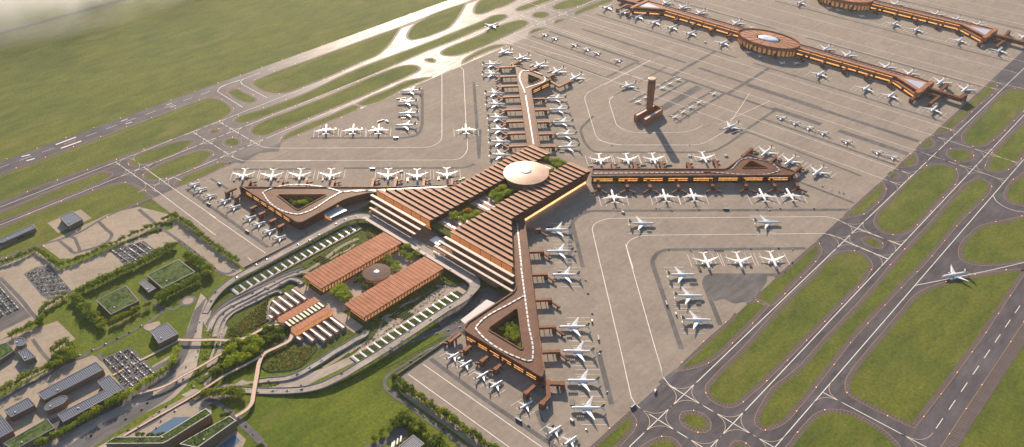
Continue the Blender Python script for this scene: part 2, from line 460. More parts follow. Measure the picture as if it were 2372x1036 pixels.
# grass islands between the taxiways, traced
ISL = [
 (J, "*480,742 *715,528 722,555 700,610 650,660 570,720"),
 (S, "*1497,25 1507,55 1480,110 1420,180 1300,300 1200,400 1155,432 1110,418 1094,395 1110,365 *1300,200"),
 (S, "*1125,450 1075,430 1030,442 *900,570 *750,700 *555,888 620,872 700,845 770,800 900,680 1050,530"),
 (Z, "*1235,700 1265,750 1258,790 1150,930 1060,1036 *640,1560 *440,1560 *870,1036"),
 (J, "1140,395 1190,410 1215,450 1200,510 1100,620 950,780 880,840 800,858 730,840 692,800 700,750 800,630 950,470 1040,410"),
 (U, "1660,880 1728,812 1827,701 1892,639 1925,603 1960,587 1992,590 2010,608 2002,635 1960,680 1880,762 1784,860 1735,905 1680,935 1649,917 1645,900"),
 (U, "1503,1036 1520,1025 1535,1021 1552,1022 1566,1036 1565,1060 1500,1150 1400,1180 1410,1130"),
 (J, "1185,315 1200,293 1245,288 1300,298 1322,325 1310,350 1260,362 1210,350 1190,335"),
 (J, "780,460 790,450 810,455 818,465 790,472"),
 (J, "*985,270 *1045,215 1057,235 1055,255 1030,268"),
 (J, "*855,398 *935,325 942,345 935,375 900,392"),
 (J, "610,905 640,900 700,935 697,948 660,945 625,930"),
 (W, "880,510 895,485 940,475 1010,482 1085,520 1117,570 1112,615 1080,635 1020,632 960,610 900,570"),
 (W, "1440,835 1460,815 1500,812 1535,835 1500,880 1450,870"),
 (X, "*1275,605 *1880,55 1893,80 1880,130 1700,290 1500,480 1400,560 1340,590"),
 (X, "2060,153 2140,132 2223,145 *2420,190 *2420,230 2223,325 2100,440 1950,590 1830,690 1740,735 1660,735 1590,700 1578,655 1620,580 1800,390 1960,230"),
 (X, "1855,1010 1850,950 1900,850 2050,680 2223,520 *2600,180 *2750,380 2223,790 2080,950 1980,1005 1900,1018"),
 (U, "2271,417 2256,422 2222,451 2172,508 2121,564 2087,600 2010,691 1926,780 1842,870 1800,902 1775,940 1761,970 1761,982 1769,988 1786,985 1811,972 1843,937 1905,861 1968,781 2031,713 2095,646 2141,600 2172,563 2222,505 2266,463 2285,440 2285,425"),
 (T, "*1343,68 1200,85 1000,125 840,175 780,210 700,300 600,420 500,540 430,630 402,690 410,735 480,780 600,840 680,880 *740,905 *900,700 *1100,430"),
 (U, "2230,588 2233,570 2256,544 2273,530 2324,517 2372,506 *2560,455 *2560,560 2372,601 2300,609 2255,608 2236,602"),
 (U, "2372,408 2352,423 2338,440 2335,455 2345,468 2372,474 *2480,470 *2620,280"),
 (U, "1836,1036 1876,987 1905,962 1930,957 1968,962 2010,983 2052,1012 2074,1036 2100,1130 1950,1250 1760,1120"),
 (F, "*1190,545 1120,490 1060,455 980,440 900,450 700,520 300,665 0,805 *-500,1030 *-1200,1400 *-1200,1700 *-300,1190 *0,1030 *330,925 *850,690"),
 (U, "*-330,470 *-260,430 *0,408 *289,300 422,250 466,234 486,228 507,233 524,243 534,255 527,265 473,291 300,355 200,391 87,431 29,456 -10,470 -200,560"),
 (F, "1530,95 1440,100 1300,140 1150,190 1080,235 1052,265 1070,282 1200,260 1400,190 1500,130"),
 (F, "870,360 800,356 700,390 500,465 200,598 0,680 *-500,890 *-470,905 0,730 200,655 400,570 600,500 750,435 850,390"),
 (F, "1640,175 1500,205 1350,260 1230,320 1175,360 1185,390 1250,395 1400,360 1550,300 1660,225 1685,195"),
 (G, "*440,100 400,98 300,130 200,165 100,210 50,250 *35,277 *150,240 *300,170"),
 (Y, "480,385 490,365 530,357 580,362 570,390 520,402"),
 (Y, "715,540 740,510 800,500 880,508 910,540 895,585 820,605 750,590"),
 (B, "100,625 130,615 180,635 250,670 270,690 240,700 180,690 120,655"),
 (B, "*1262,190 1130,355 1100,378 1000,420 800,510 600,590 480,632 410,637 330,620 280,590 260,565 300,545 *700,395 *1000,285"),
 (B, "*1710,25 1620,160 1590,190 1500,230 1400,262 1340,270 1322,255 1330,220 1370,170 1450,120 1600,60"),
 (U, "547,280 555,272 601,257 703,220 804,172 1000,97 1124,47 1150,36 1168,35 1173,38 1168,43 1150,51 1106,69 1053,92 1000,112 939,138 838,182 736,223 635,260 578,280 554,284"),
 (B, "250,900 260,880 320,840 500,770 800,650 1100,520 1250,465 1330,450 1380,460 1388,475 1340,505 1200,570 900,700 600,820 400,900 330,925 270,920"),
 (V, "140,690 180,655 300,600 600,480 900,340 1080,285 1180,270 1240,285 1253,305 1220,335 1100,400 900,500 600,630 400,700 280,725 200,725 150,710"),
 (V, "*420,815 430,795 550,710 700,640 850,592 *965,590 *800,640 *600,720"),
 (V, "1330,200 1350,175 1430,160 1510,175 1525,195 1490,220 1420,235 1350,222"),
 (V, "*1615,305 1620,285 1660,260 *1740,255 *1680,285"),
 (V, "*1290,445 1300,420 1350,385 *1475,370 *1400,400"),
 (V, "565,150 580,90 650,0 900,-120 1150,-80 1060,20 950,75 800,125 700,165 620,182 580,175"),
 (V, "1115,130 1150,100 1300,45 *1560,-70 *1720,-60 1500,20 1300,95 1200,130 1130,138"),
 (V, "1590,95 1620,70 1800,0 *2050,-100 *2250,-70 1950,60 1800,105 1680,122 1610,115"),
 (V, "*1880,195 1880,175 1960,120 *2200,20 *2450,-90 *2620,-100 *2372,5"),
 (B, "*462,960 480,935 600,870 800,790 900,745 960,725 975,735 *960,755 *800,820"),
 (B, "975,715 1000,700 1200,610 1350,550 *1455,535 1300,600 1050,715 1010,722"),
 (B, "1447,408 1465,405 1495,418 1490,425 1465,420"),
]
gi = MB(); shd = MB(); org = MB(); LIGHTS = []; ISLP = []
for c, s in ISL:
    pts, fl = c.sp(s)
    p = ccw(spline(pts, fl, True, 5))
    ISLP.append(p)
    gi.flat(p, Z_GR)
    wsh = 9.0
    o1 = offset(p, wsh/2)
    inap = [(-658 < q[0] < 643) for q in o1]
    # strips run only where the edge borders a taxiway, not the apron kerb
    run = []
    n = len(p)
    def flush(run):
        if len(run) > 2:
            shd.strip(run, wsh, Z_SH+.003*(len(ISLP) % 20))
            org.strip(run, 0.6, Z_MK, off=-wsh/2)
            L2 = sum(math.hypot(b[0]-a_[0], b[1]-a_[1]) for a_, b in zip(run, run[1:]))
            k = max(1, round(L2/78))
            for q in along(run, L2/k if k else 78, L2/k/2): LIGHTS.append((q[0]+math.sin(q[2])*wsh/2, q[1]-math.cos(q[2])*wsh/2))
    start = next((i for i in range(n) if inap[i]), 0)
    for k in range(n+1):
        i = (start+k) % n
        if inap[i]: flush(run); run = []
        else: run.append(o1[i])
    flush(run)
gi.build('grass', MAT['grass'], kind='stuff', label='mown grass islands between the taxiways', cat='grass')
# runway edges
for x, sgn in ((1042, 1), (1085, -1)):
    pass
def edge(x0, y0, y1, w_, side):
    run = [(x0, y0+(y1-y0)*i/40) for i in range(41)]
    shd.strip(run, w_, Z_SH-.02)
    org.strip(run, 0.6, Z_MK, off=side*w_/2)
edge(1095, -900, 3200, 22, 1); edge(-1061, -1500, 3000, 20, -1)
edge(-901+20, -1500, -650, 8, 1)
shd.build('taxiway_shoulder', MAT['shoulder'], kind='structure')
org.build('edge_marking', MAT['orange'], kind='structure')
for y in [-820+80*i for i in range(34)]:
    LIGHTS.append((1084, y)); LIGHTS.append((1041, y))
    LIGHTS.append((-1136, y-20))
# ------------------------------------------------------------------ painted lines
mk = MB(); crm = MB()
def wl(pts, w_=1.7, mb=None, z=Z_MK): (mb or mk).strip(pts, w_*.78, z)
def fillet_line(pts, r):
    """open polyline with rounded corners"""
    out = [pts[0]]
    for i in range(1, len(pts)-1):
        a_, b_, c_ = Vector(pts[i-1]), Vector(pts[i]), Vector(pts[i+1])
        u = a_-b_; v = c_-b_; rr = min(r, u.length*.48, v.length*.48)
        p_ = b_+u.normalized()*rr; q_ = b_+v.normalized()*rr
        for j in range(9):
            t = j/8; w = p_*(1-t)**2+b_*2*t*(1-t)+q_*t*t; out.append((w.x, w.y))
    out.append(pts[-1]); return out
for x in (692, 795): wl([(x, -900), (x, 3600)], 1.9)
wl([(876, -900), (876, 3600)], 1.9)
for x in (-903, -821): wl([(x, -1400), (x, 3800)], 1.7)
wl([(-714, -612), (-714, 3800)], 1.7)
YV = [1500, 1431, 1379, 1028, 958, 844, 714, 644, 319, 391, -333, -416]
for y in (1026, 958, 844, 714, 644): wl([(-714 if y in (714, 644, 844) else -660, y), (692 if y != 958 else 795, y)], 1.5)
wl([(-714, 858), (-300, 858)], 1.5)
for y in (1379, 1431, 1545, 1650): wl([(-650, y), (692, y)], 1.5)
for y in (1912, 1985, 2085, 2190): wl([(-650, y), (640, y)], 1.5)
wl([(-903, 979), (-400, 979)], 1.5); wl([(-903, 862), (-714, 862)], 1.5)
wl([(692, 844), (795, 844)], 1.5); wl([(692, 320), (795, 320)], 1.7); wl([(692, 391), (795, 391)], 1.7)
wl([(692, 1431), (795, 1451)], 1.5); wl([(795, 958), (876, 958)], 1.5); wl([(795, 844), (876, 842)], 1.5)
wl([(660, -333), (876, -333)], 1.9); wl([(655, -416), (876, -416)], 1.9); wl(spline(W('300,290 340,360 430,436 500,476'), None, False), 1.7); wl(spline(W('635,0 660,80 720,155 800,206'), None, False), 1.7); wl([(876, -156), (1075, -156)], 1.9)
wl([(-903, -337), (-680, -337)]); wl([(-903, -421), (-700, -421)])
wl(F("925,262 1260,495 1727,848")); wl(G("600,852 632,880")); wl(F("1150,303 1360,455 1727,710")); wl(G("300,510 745,820"))
wl(B("10,628 185,737")); wl(B("178,578 350,672")); wl(B("10,628 30,600 60,585 165,550")); wl(B("178,578 170,560 190,545 250,520"))
# runway marks
for i in range(46):
    y = -1120+i*60
    wl([(-1103, y), (-1103, y+32)], 1.4)
for i in range(40):
    y = -103+i*60
    if not 3 < 0: wl([(1062, y), (1062, y+32)], 1.6)
def bar(fn, s, w_): wl(fn(s), w_, z=Z_MK)
bar(A, "383,993 522,941", 6.5); bar(A, "418,1018 558,968", 6.5)
bar(F, "172,219 240,203", 6.0); bar(F, "212,252 277,234", 6.0)
bar(A, "830,833 875,817", 3.5); bar(A, "860,852 905,838", 3.5); bar(A, "1140,722 1180,708", 2.5); bar(A, "1165,738 1207,724", 2.5)
# loops on the apron
def loop(fn, s, r=40, w_=1.6): wl(fillet_line(fn(s), r), w_)
loop(U, "420,419 400,410", 1)
wl(spline(Y("765,750 870,810 1000,852"), None, False)+Y("2072,852")+B("1000,1172")[:0], 1.6)
loop(H, "-923,237 640,230 700,222 755,165 752,60", 30)
wl(H("752,60")+C("235,850 218,480 190,452")+B("1660,450"), 1.6)
wl(spline(Y("1200,570 1300,625 1410,645"), None, False)+B("600,1017"), 1.6)
wl(fillet_line(B("600,1017 1475,1012 1550,965 1550,500"), 25), 1.6)
loop(C, "1500,412 1040,650 1130,950 1230,995 1776,995", 40, 1.5); wl(C("1620,455 1210,680"), 1.5)
loop(C, "1620,455 1210,680 1270,870 1370,912 1760,908 1860,860", 35, 1.5)
loop(D, "370,485 0,680", 5, 1.4)
wl(fillet_line(I("0,-6 260,75 420,118 1050,118 1220,20")[1:], 30)+D("1160,750"), 1.5)
wl(D("1000,960 1325,808"), 1.5)
loop(C, "490,265 1455,545", 1, 1.5)
loop(I, "1992,655 1942,655 330,668 225,720 300,1045", 60, 1.7)
wl(I("300,1040")+Z("1150,0 1262,500"), 1.7)
loop(I, "1958,780 1942,781 590,795 480,850 540,1045", 50, 1.7)
wl(S("150,20 160,60 420,970"), 1.7); wl(Z("1545,0 1622,270"), 1.7)
wl(spline(J("310,860 370,872 450,903 520,935"), None, False)+J("760,1036"), 1.7); wl(spline(J("340,748 400,762 470,795 560,835"), None, False)+J("850,940"), 1.7)
wl(Q("630,365 1590,1035 2200,1460"), 1.8); wl(Q("512,447 1325,1035 2000,1520"), 1.8)
wl(T("1359,20 1180,62 760,147"), 1.9); wl(spline(J("1480,598 1500,635 1560,680 1640,708 1693,715"), None, False), 1.7)
mk.build('taxiway_marking', MAT['white'], kind='structure')
# cream guide curves at the crossings
def cross(x, y, r=26, q=(1, 1, 1, 1)):
    for (sx, sy), on in zip(((1, 1), (-1, 1), (-1, -1), (1, -1)), q):
        if on:
            pts = []
            for j in range(13):
                t = j/12; a_ = (x+sx*r, y); b_ = (x, y); c_ = (x, y+sy*r)
                pts.append((a_[0]*(1-t)**2+b_[0]*2*t*(1-t)+c_[0]*t*t, a_[1]*(1-t)**2+b_[1]*2*t*(1-t)+c_[1]*t*t))
            crm.strip(pts, 0.8, Z_MK)
for x in (692, 795):
    for y in (-333, -416, 320, 391, 844, 958 if x == 795 else 844): cross(x, y, 42, (0, 1, 1, 0) if x == 795 and y in (320, 391) else (1, 1, 1, 1))
for y in (1028, 958, 714, 644, 1379, 1431): cross(692, y, 38, (0, 1, 1, 0))
cross(876, 958, 30, (0, 1, 1, 0)); cross(876, 842, 30, (0, 1, 1, 0)); cross(876, -333, 38, (0, 1, 1, 0)); cross(876, -156, 38, (1, 0, 0, 1)); cross(1062, -156, 40, (0, 1, 1, 0))
for x in (-821, -714):
    for y in (-648, -610, -337, -421, 858, 979): cross(x, y, 34)
for y in (-337, -421, -648, -609): cross(-903, y, 34, (1, 0, 0, 1))
crm.build('guide_line_marking', MAT['cream'], kind='structure')
# ------------------------------------------------------------------ aircraft
MAT['plane'] = simple('aircraft_white_paint', (0.82, 0.83, 0.84, 1), 0.35, spec=0.5)
MAT['wing'] = simple('aircraft_wing_paint', (0.74, 0.75, 0.77, 1), 0.4)
MAT['eng'] = simple('engine_cowling_paint', (0.78, 0.78, 0.8, 1), 0.35)
MAT['dark'] = simple('dark_rubber_and_glass', (0.02, 0.022, 0.026, 1), 0.35)
MAT['letter'] = simple('fuselage_lettering_red', (0.42, 0.06, 0.05, 1), 0.5)
def fin_mat():
    m = NM('tail_fin_livery'); s = m.sep(m.uvn())
    r = m.n('ShaderNodeValToRGB'); m.l(s[0], r.inputs[0]); r.color_ramp.interpolation = 'CONSTANT'
    el = r.color_ramp.elements
    G = (0.02, 0.11, 0.03, 1); Yw = (0.62, 0.48, 0.02, 1); Rd = (0.42, 0.035, 0.02, 1)
    st = [(0, G), (0.42, Yw), (0.54, G), (0.66, Rd), (0.8, Yw), (0.9, Rd)]
    while len(el) < len(st): el.new(0.5)
    for e, (p, c) in zip(el, st): e.position = p; e.color = c
    m.color(r.outputs[0]).rough(0.4)
    return m.m
MAT['fin'] = fin_mat()
def fus_mat():
    m = NM('fuselage_paint'); s = m.sep(m.obj())
    z = s[2]
    a_ = m.math('GREATER_THAN', z, 0.35); b_ = m.math('LESS_THAN', z, 0.95)
    k = m.math('MULTIPLY', a_, b_)
    w = m.lines(s[0], 1.5, 0.7)
    in1 = m.math('LESS_THAN', m.math('ABSOLUTE', s[0]), 21.0)
    k = m.math('MULTIPLY', m.math('MULTIPLY', k, w), in1)
    m.color(m.mix(k, (0.82, 0.83, 0.84, 1), (0.08, 0.09, 0.11, 1))).rough(0.33)
    return m.m
MAT['fus'] = fus_mat()
def ring(x, r, zc, n=14, ry=None):
    ry = ry or r
    return [(x, math.cos(2*math.pi*i/n)*ry, zc+math.sin(2*math.pi*i/n)*r) for i in range(n)]
def wing_mesh(root, tip, side, thick=(0.9, 0.25), kink=None, up=None):
    """root, tip = (x_lead, x_trail, y, z); optional kink section and upturned tip"""
    m = MB(); secs = [root]+([kink] if kink else [])+[tip]+([up] if up else [])
    rings = []
    for i, (xl, xt, y, z) in enumerate(secs):
        t = thick[0]+(thick[1]-thick[0])*min(1, abs(y-root[2])/max(1e-3, abs(tip[2]-root[2])))
        c = xl-xt
        pr = [(xl, 0), (xl-.12*c, .5*t), (xl-.4*c, .6*t), (xt, .02), (xl-.4*c, -.4*t), (xl-.12*c, -.4*t)]
        r_ = [(px, y*side, z+pz) for px, pz in pr]
        rings.append(r_ if side > 0 else r_[::-1])
    m.loft(rings, smooth=False); return m
def lettering(name, txt, size, parent, loc, side):
    cu = bpy.data.curves.new(name, 'FONT'); cu.body = txt; cu.size = size; cu.extrude = 0.0; cu.resolution_u = 1; cu.align_x = 'CENTER'
    t = bpy.data.objects.new('tmp', cu); COL.objects.link(t)
    dg = bpy.context.evaluated_depsgraph_get(); me = bpy.data.meshes.new_from_object(t.evaluated_get(dg))
    bpy.data.objects.remove(t); me.name = name; me.materials.clear(); me.materials.append(MAT['letter'])
    for v in me.vertices:
        x, y = v.co.x, v.co.y
        v.co = (x*-side, side*0.0, y)
    o = bpy.data.objects.new(name, me); COL.objects.link(o); o.parent = parent; o.location = loc
    return o
def make_jet(kind):
    k = 1.0
    t = empty('airliner' if kind == 'W' else 'small_airliner', (0, 0, 0))
    if kind == 'W': Lh, Rr, zc, span, sw = 31.0, 3.0, 5.6, 31.0, 1.0
    elif kind == 'N': Lh, Rr, zc, span, sw = 17.5, 1.95, 3.7, 17.2, 0.56
    m = MB()
    st = [(-1.0, .12, .9), (-.96, .25, .82), (-.8, .55, .45), (-.6, .85, .16), (-.45, 1, 0), (0, 1, 0), (.72, 1, 0), (.84, .93, -.04), (.92, .75, -.12), (.965, .52, -.2), (.99, .25, -.28), (1.0, .05, -.3)]
    rings = [ring(a*Lh, b*Rr, c*Rr) for a, b, c in st]
    fo = m.loft(rings).build('fuselage', MAT['fus'], t); fo.location = (0, 0, zc)
    cw = MB(); cr = [ring(a*Lh+.05, b*Rr*1.015, c*Rr+.02) for a, b, c in [(.925, .745, -.12), (.955, .61, -.17)]]
    vs = cr[0][1:7]+cr[1][1:7]
    cw.add(vs, [(i, i+1, 7+i, 6+i) for i in range(5)], 0)
    c_ = cw.build('cockpit_window', MAT['dark'], t); c_.location = (0, 0, zc)
    s = Lh/31.0
    for sd in (1, -1):
        w = wing_mesh((8.5*s, -6*s, 1.5*s, -1.4*s), (-10.2*s, -12.2*s, span*.93, 1.6*s), sd, (1.5*s, .3*s),
                      kink=(2.8*s, -6.6*s, 10.0*s, -.6*s), up=(-12.6*s, -13.6*s, span, 3.4*s))
        wo = w.build('wing', MAT['wing'], t); wo.location = (0, 0, zc)
        h = wing_mesh((-25*s, -29.5*s, .8*s, 1.1*s), (-30*s, -32*s, 10*s, 2.0*s), sd, (.6*s, .2*s))
        h.build('tailplane', MAT['wing'], t).location = (0, 0, zc)
        e = MB(); ex = 6.6*s; ey = 9.6*s*sd; ez = -2.2*s
        prof = [(2.6, 1.5), (2.9, 1.75), (1.5, 1.9), (-1, 1.75), (-3, 1.05)]
        e.loft([[(ex+a*s, ey+math.cos(2*math.pi*i/12)*r_*s, ez+math.sin(2*math.pi*i/12)*r_*s) for i in range(12)][::-1] for a, r_ in prof], caps=True)
        e.box((ex-3*s, ey, ez+1.9*s), (5.2*s, .5*s, 1.5*s))
        eo = e.build('engine', MAT['eng'], t); eo.location = (0, 0, zc)
        f_ = MB(); f_.tube((ex+2.62*s, ey, ez), (ex+2.72*s, ey, ez), 1.35*s, .3*s, 10)
        f_.build('fan', MAT['dark'], eo)
    m = MB()   # fin
    zr = Rr*.75; pts = [(-22.5*s, zr), (-28.5*s, zr+9.2*s), (-31.6*s, zr+9.2*s), (-30.2*s, zr-.2)]
    for side in (1, -1):
        q = [(x, side*(.32 if z < zr+1 else .12)*s, z) for x, z in pts]
        uvq = [(0.0, 0), (0.25, 1), (0.75, 1), (1.05, 0)]
        f_ = (0, 1, 2, 3) if side > 0 else (3, 2, 1, 0)
        m.add(q, [f_], 0, [[uvq[i] for i in f_]])
    q = [(x, .32*s*sg, z) for sg in (1, -1) for x, z in pts]
    q = [(x, (.32 if z < zr+1 else .12)*s*sg, z) for sg in (1, -1) for x, z in pts]
    m.add(q, [(0, 4, 5, 1), (1, 5, 6, 2), (2, 6, 7, 3)], 0, [[(0.1, 0)]*4, [(.5, 1)]*4, [(1, 0)]*4])
    m.build('tail_fin', MAT['fin'], t).location = (0, 0, zc)
    for x, y, r in ((24*s, 0, .55), (-2.5*s, 4.2*s, .75), (-2.5*s, -4.2*s, .75)):
        g_ = MB(); g_.tube((x, y, .6), (x, y, zc-Rr*.8), .22*s+.05, n=5)
        for dx in ((-.9, .9) if r > .6 else (0,)):
            for dy in (-.6, .6): g_.tube((x+dx*s, y+dy-.2, r*.9), (x+dx*s, y+dy+.2, r*.9), r*.9, n=8)
        g_.build('landing_gear', MAT['dark'], t)
    fix_kids(t)
    return t
def make_turboprop():
    t = empty('propeller_plane', (0, 0, 0)); m = MB(); Lh, Rr, zc = 15.5, 1.4, 2.7
    st = [(-1.0, .1, 1.1), (-.8, .5, .6), (-.5, .95, .1), (-.3, 1, 0), (.7, 1, 0), (.85, .85, -.1), (.95, .5, -.3), (1.0, .08, -.4)]
    m.loft([ring(a*Lh, b*Rr, c*Rr, 12) for a, b, c in st]).build('fuselage', MAT['plane'], t).location = (0, 0, zc)
    for sd in (1, -1):
        wing_mesh((2.6, -1.2, .5, 1.45), (1.2, -.6, 14.2, 1.9), sd, (.6, .25)).build('wing', MAT['wing'], t).location = (0, 0, zc)
        e = MB(); e.loft([[(x, sd*4.6+math.cos(2*math.pi*i/10)*r_, 1.0+math.sin(2*math.pi*i/10)*r_) for i in range(10)][::-1] for x, r_ in ((4.8, .3), (4.4, .65), (1, .75), (-3, .3))])
        eo = e.build('engine', MAT['eng'], t); eo.location = (0, 0, zc)
        p = MB()
        for i in range(4):
            a_ = i*math.pi/2+.4
            p.tube((4.75, sd*4.6, 1), (4.75, sd*4.6+math.cos(a_)*2, 1+math.sin(a_)*2), .16, .1, 4)
        p.build('propeller', MAT['dark'], eo)
        wing_mesh((-13.6, -15.6, .1, 5.6), (-14.2, -15.4, 4.4, 5.7), sd, (.3, .15)).build('tailplane', MAT['wing'], t).location = (0, 0, zc)
    m = MB(); pts = [(-11, .9), (-13.6, 5.6), (-15.8, 5.6), (-15, .9)]
    q = [(x, .15*sg, z) for sg in (1, -1) for x, z in pts]; uvq = [(0, 0), (.3, 1), (.8, 1), (1, 0)]
    m.add(q, [(0, 1, 2, 3), (7, 6, 5, 4), (0, 4, 5, 1), (1, 5, 6, 2), (2, 6, 7, 3)], 0, [uvq, uvq[::-1], [(0, 0)]*4, [(.5, 0)]*4, [(1, 0)]*4])
    m.build('tail_fin', MAT['fin'], t).location = (0, 0, zc)
    for x, y in ((12, 0), (0, 4.6), (0, -4.6)):
        g_ = MB(); g_.tube((x, y, .4), (x, y, 2), .15, n=5); g_.tube((x, y-.3, .45), (x, y+.3, .45), .45, n=8); g_.build('landing_gear', MAT['dark'], t)
    fix_kids(t); return t
PROTO = {'W': make_jet('W'), 'N': make_jet('N'), 'T': make_turboprop()}
HALF = {'W': 31.5, 'N': 17.5, 'T': 15.5}; HZ = {'W': 5.6, 'N': 3.7, 'T': 2.7}
ORD = ['first', 'second', 'third', 'fourth', 'fifth', 'sixth', 'seventh', 'eighth', 'ninth', 'tenth', 'eleventh', 'twelfth', 'thirteenth', 'fourteenth', 'fifteenth', 'sixteenth', 'seventeenth', 'eighteenth', 'nineteenth', 'twentieth']
TY = {'W': ('white wide-body airliner', 'airliner'), 'N': ('small white twin-jet airliner', 'airliner'), 'T': ('small high-wing propeller plane', 'airliner')}
used = set()
def place_plane(kind, fn, n0, n1, label, group, snap=None):
    a_ = fn.one(n0[0], n0[1], HZ[kind]); b_ = fn.one(n1[0], n1[1], HZ[kind]+(1.5 if kind != 'T' else 1))
    rz = math.atan2(a_[1]-b_[1], a_[0]-b_[0])
    if snap is not None:
        rz = math.radians(snap); mx, my = (a_[0]+b_[0])/2, (a_[1]+b_[1])/2
        a_ = (mx+math.cos(rz)*HALF[kind], my+math.sin(rz)*HALF[kind])
    c = (a_[0]-math.cos(rz)*HALF[kind]*.985, a_[1]-math.sin(rz)*HALF[kind]*.985)
    if kind not in used:
        used.add(kind); o = PROTO[kind]; o.location = (c[0], c[1], Z_APR); o.rotation_euler = (0, 0, rz); o['label'] = label
    else: o = copy_tree(PROTO[kind], loc=(c[0], c[1], Z_APR), rz=rz, label=label)
    o['category'] = TY[kind][1]; o['group'] = group
    PLANES.append((c[0], c[1], rz, kind, math.hypot(a_[0]-b_[0], a_[1]-b_[1])))
    return o
PLANES = []
a1 = crop(720,190,5.93); a2 = crop(1100,90,6.093); a3 = crop(1100,220,6.475); a4 = crop(1400,0,7.4); a5 = crop(1680,20,5.756)
a6 = crop(1960,120,5.756); a7 = crop(1850,0,4.544); a8 = crop(1360,330,6.907); a9 = crop(1640,320,5.756); a10 = crop(420,400,5.18); a11 = crop(820,380,8.471); a12 = crop(520,370,7.907)
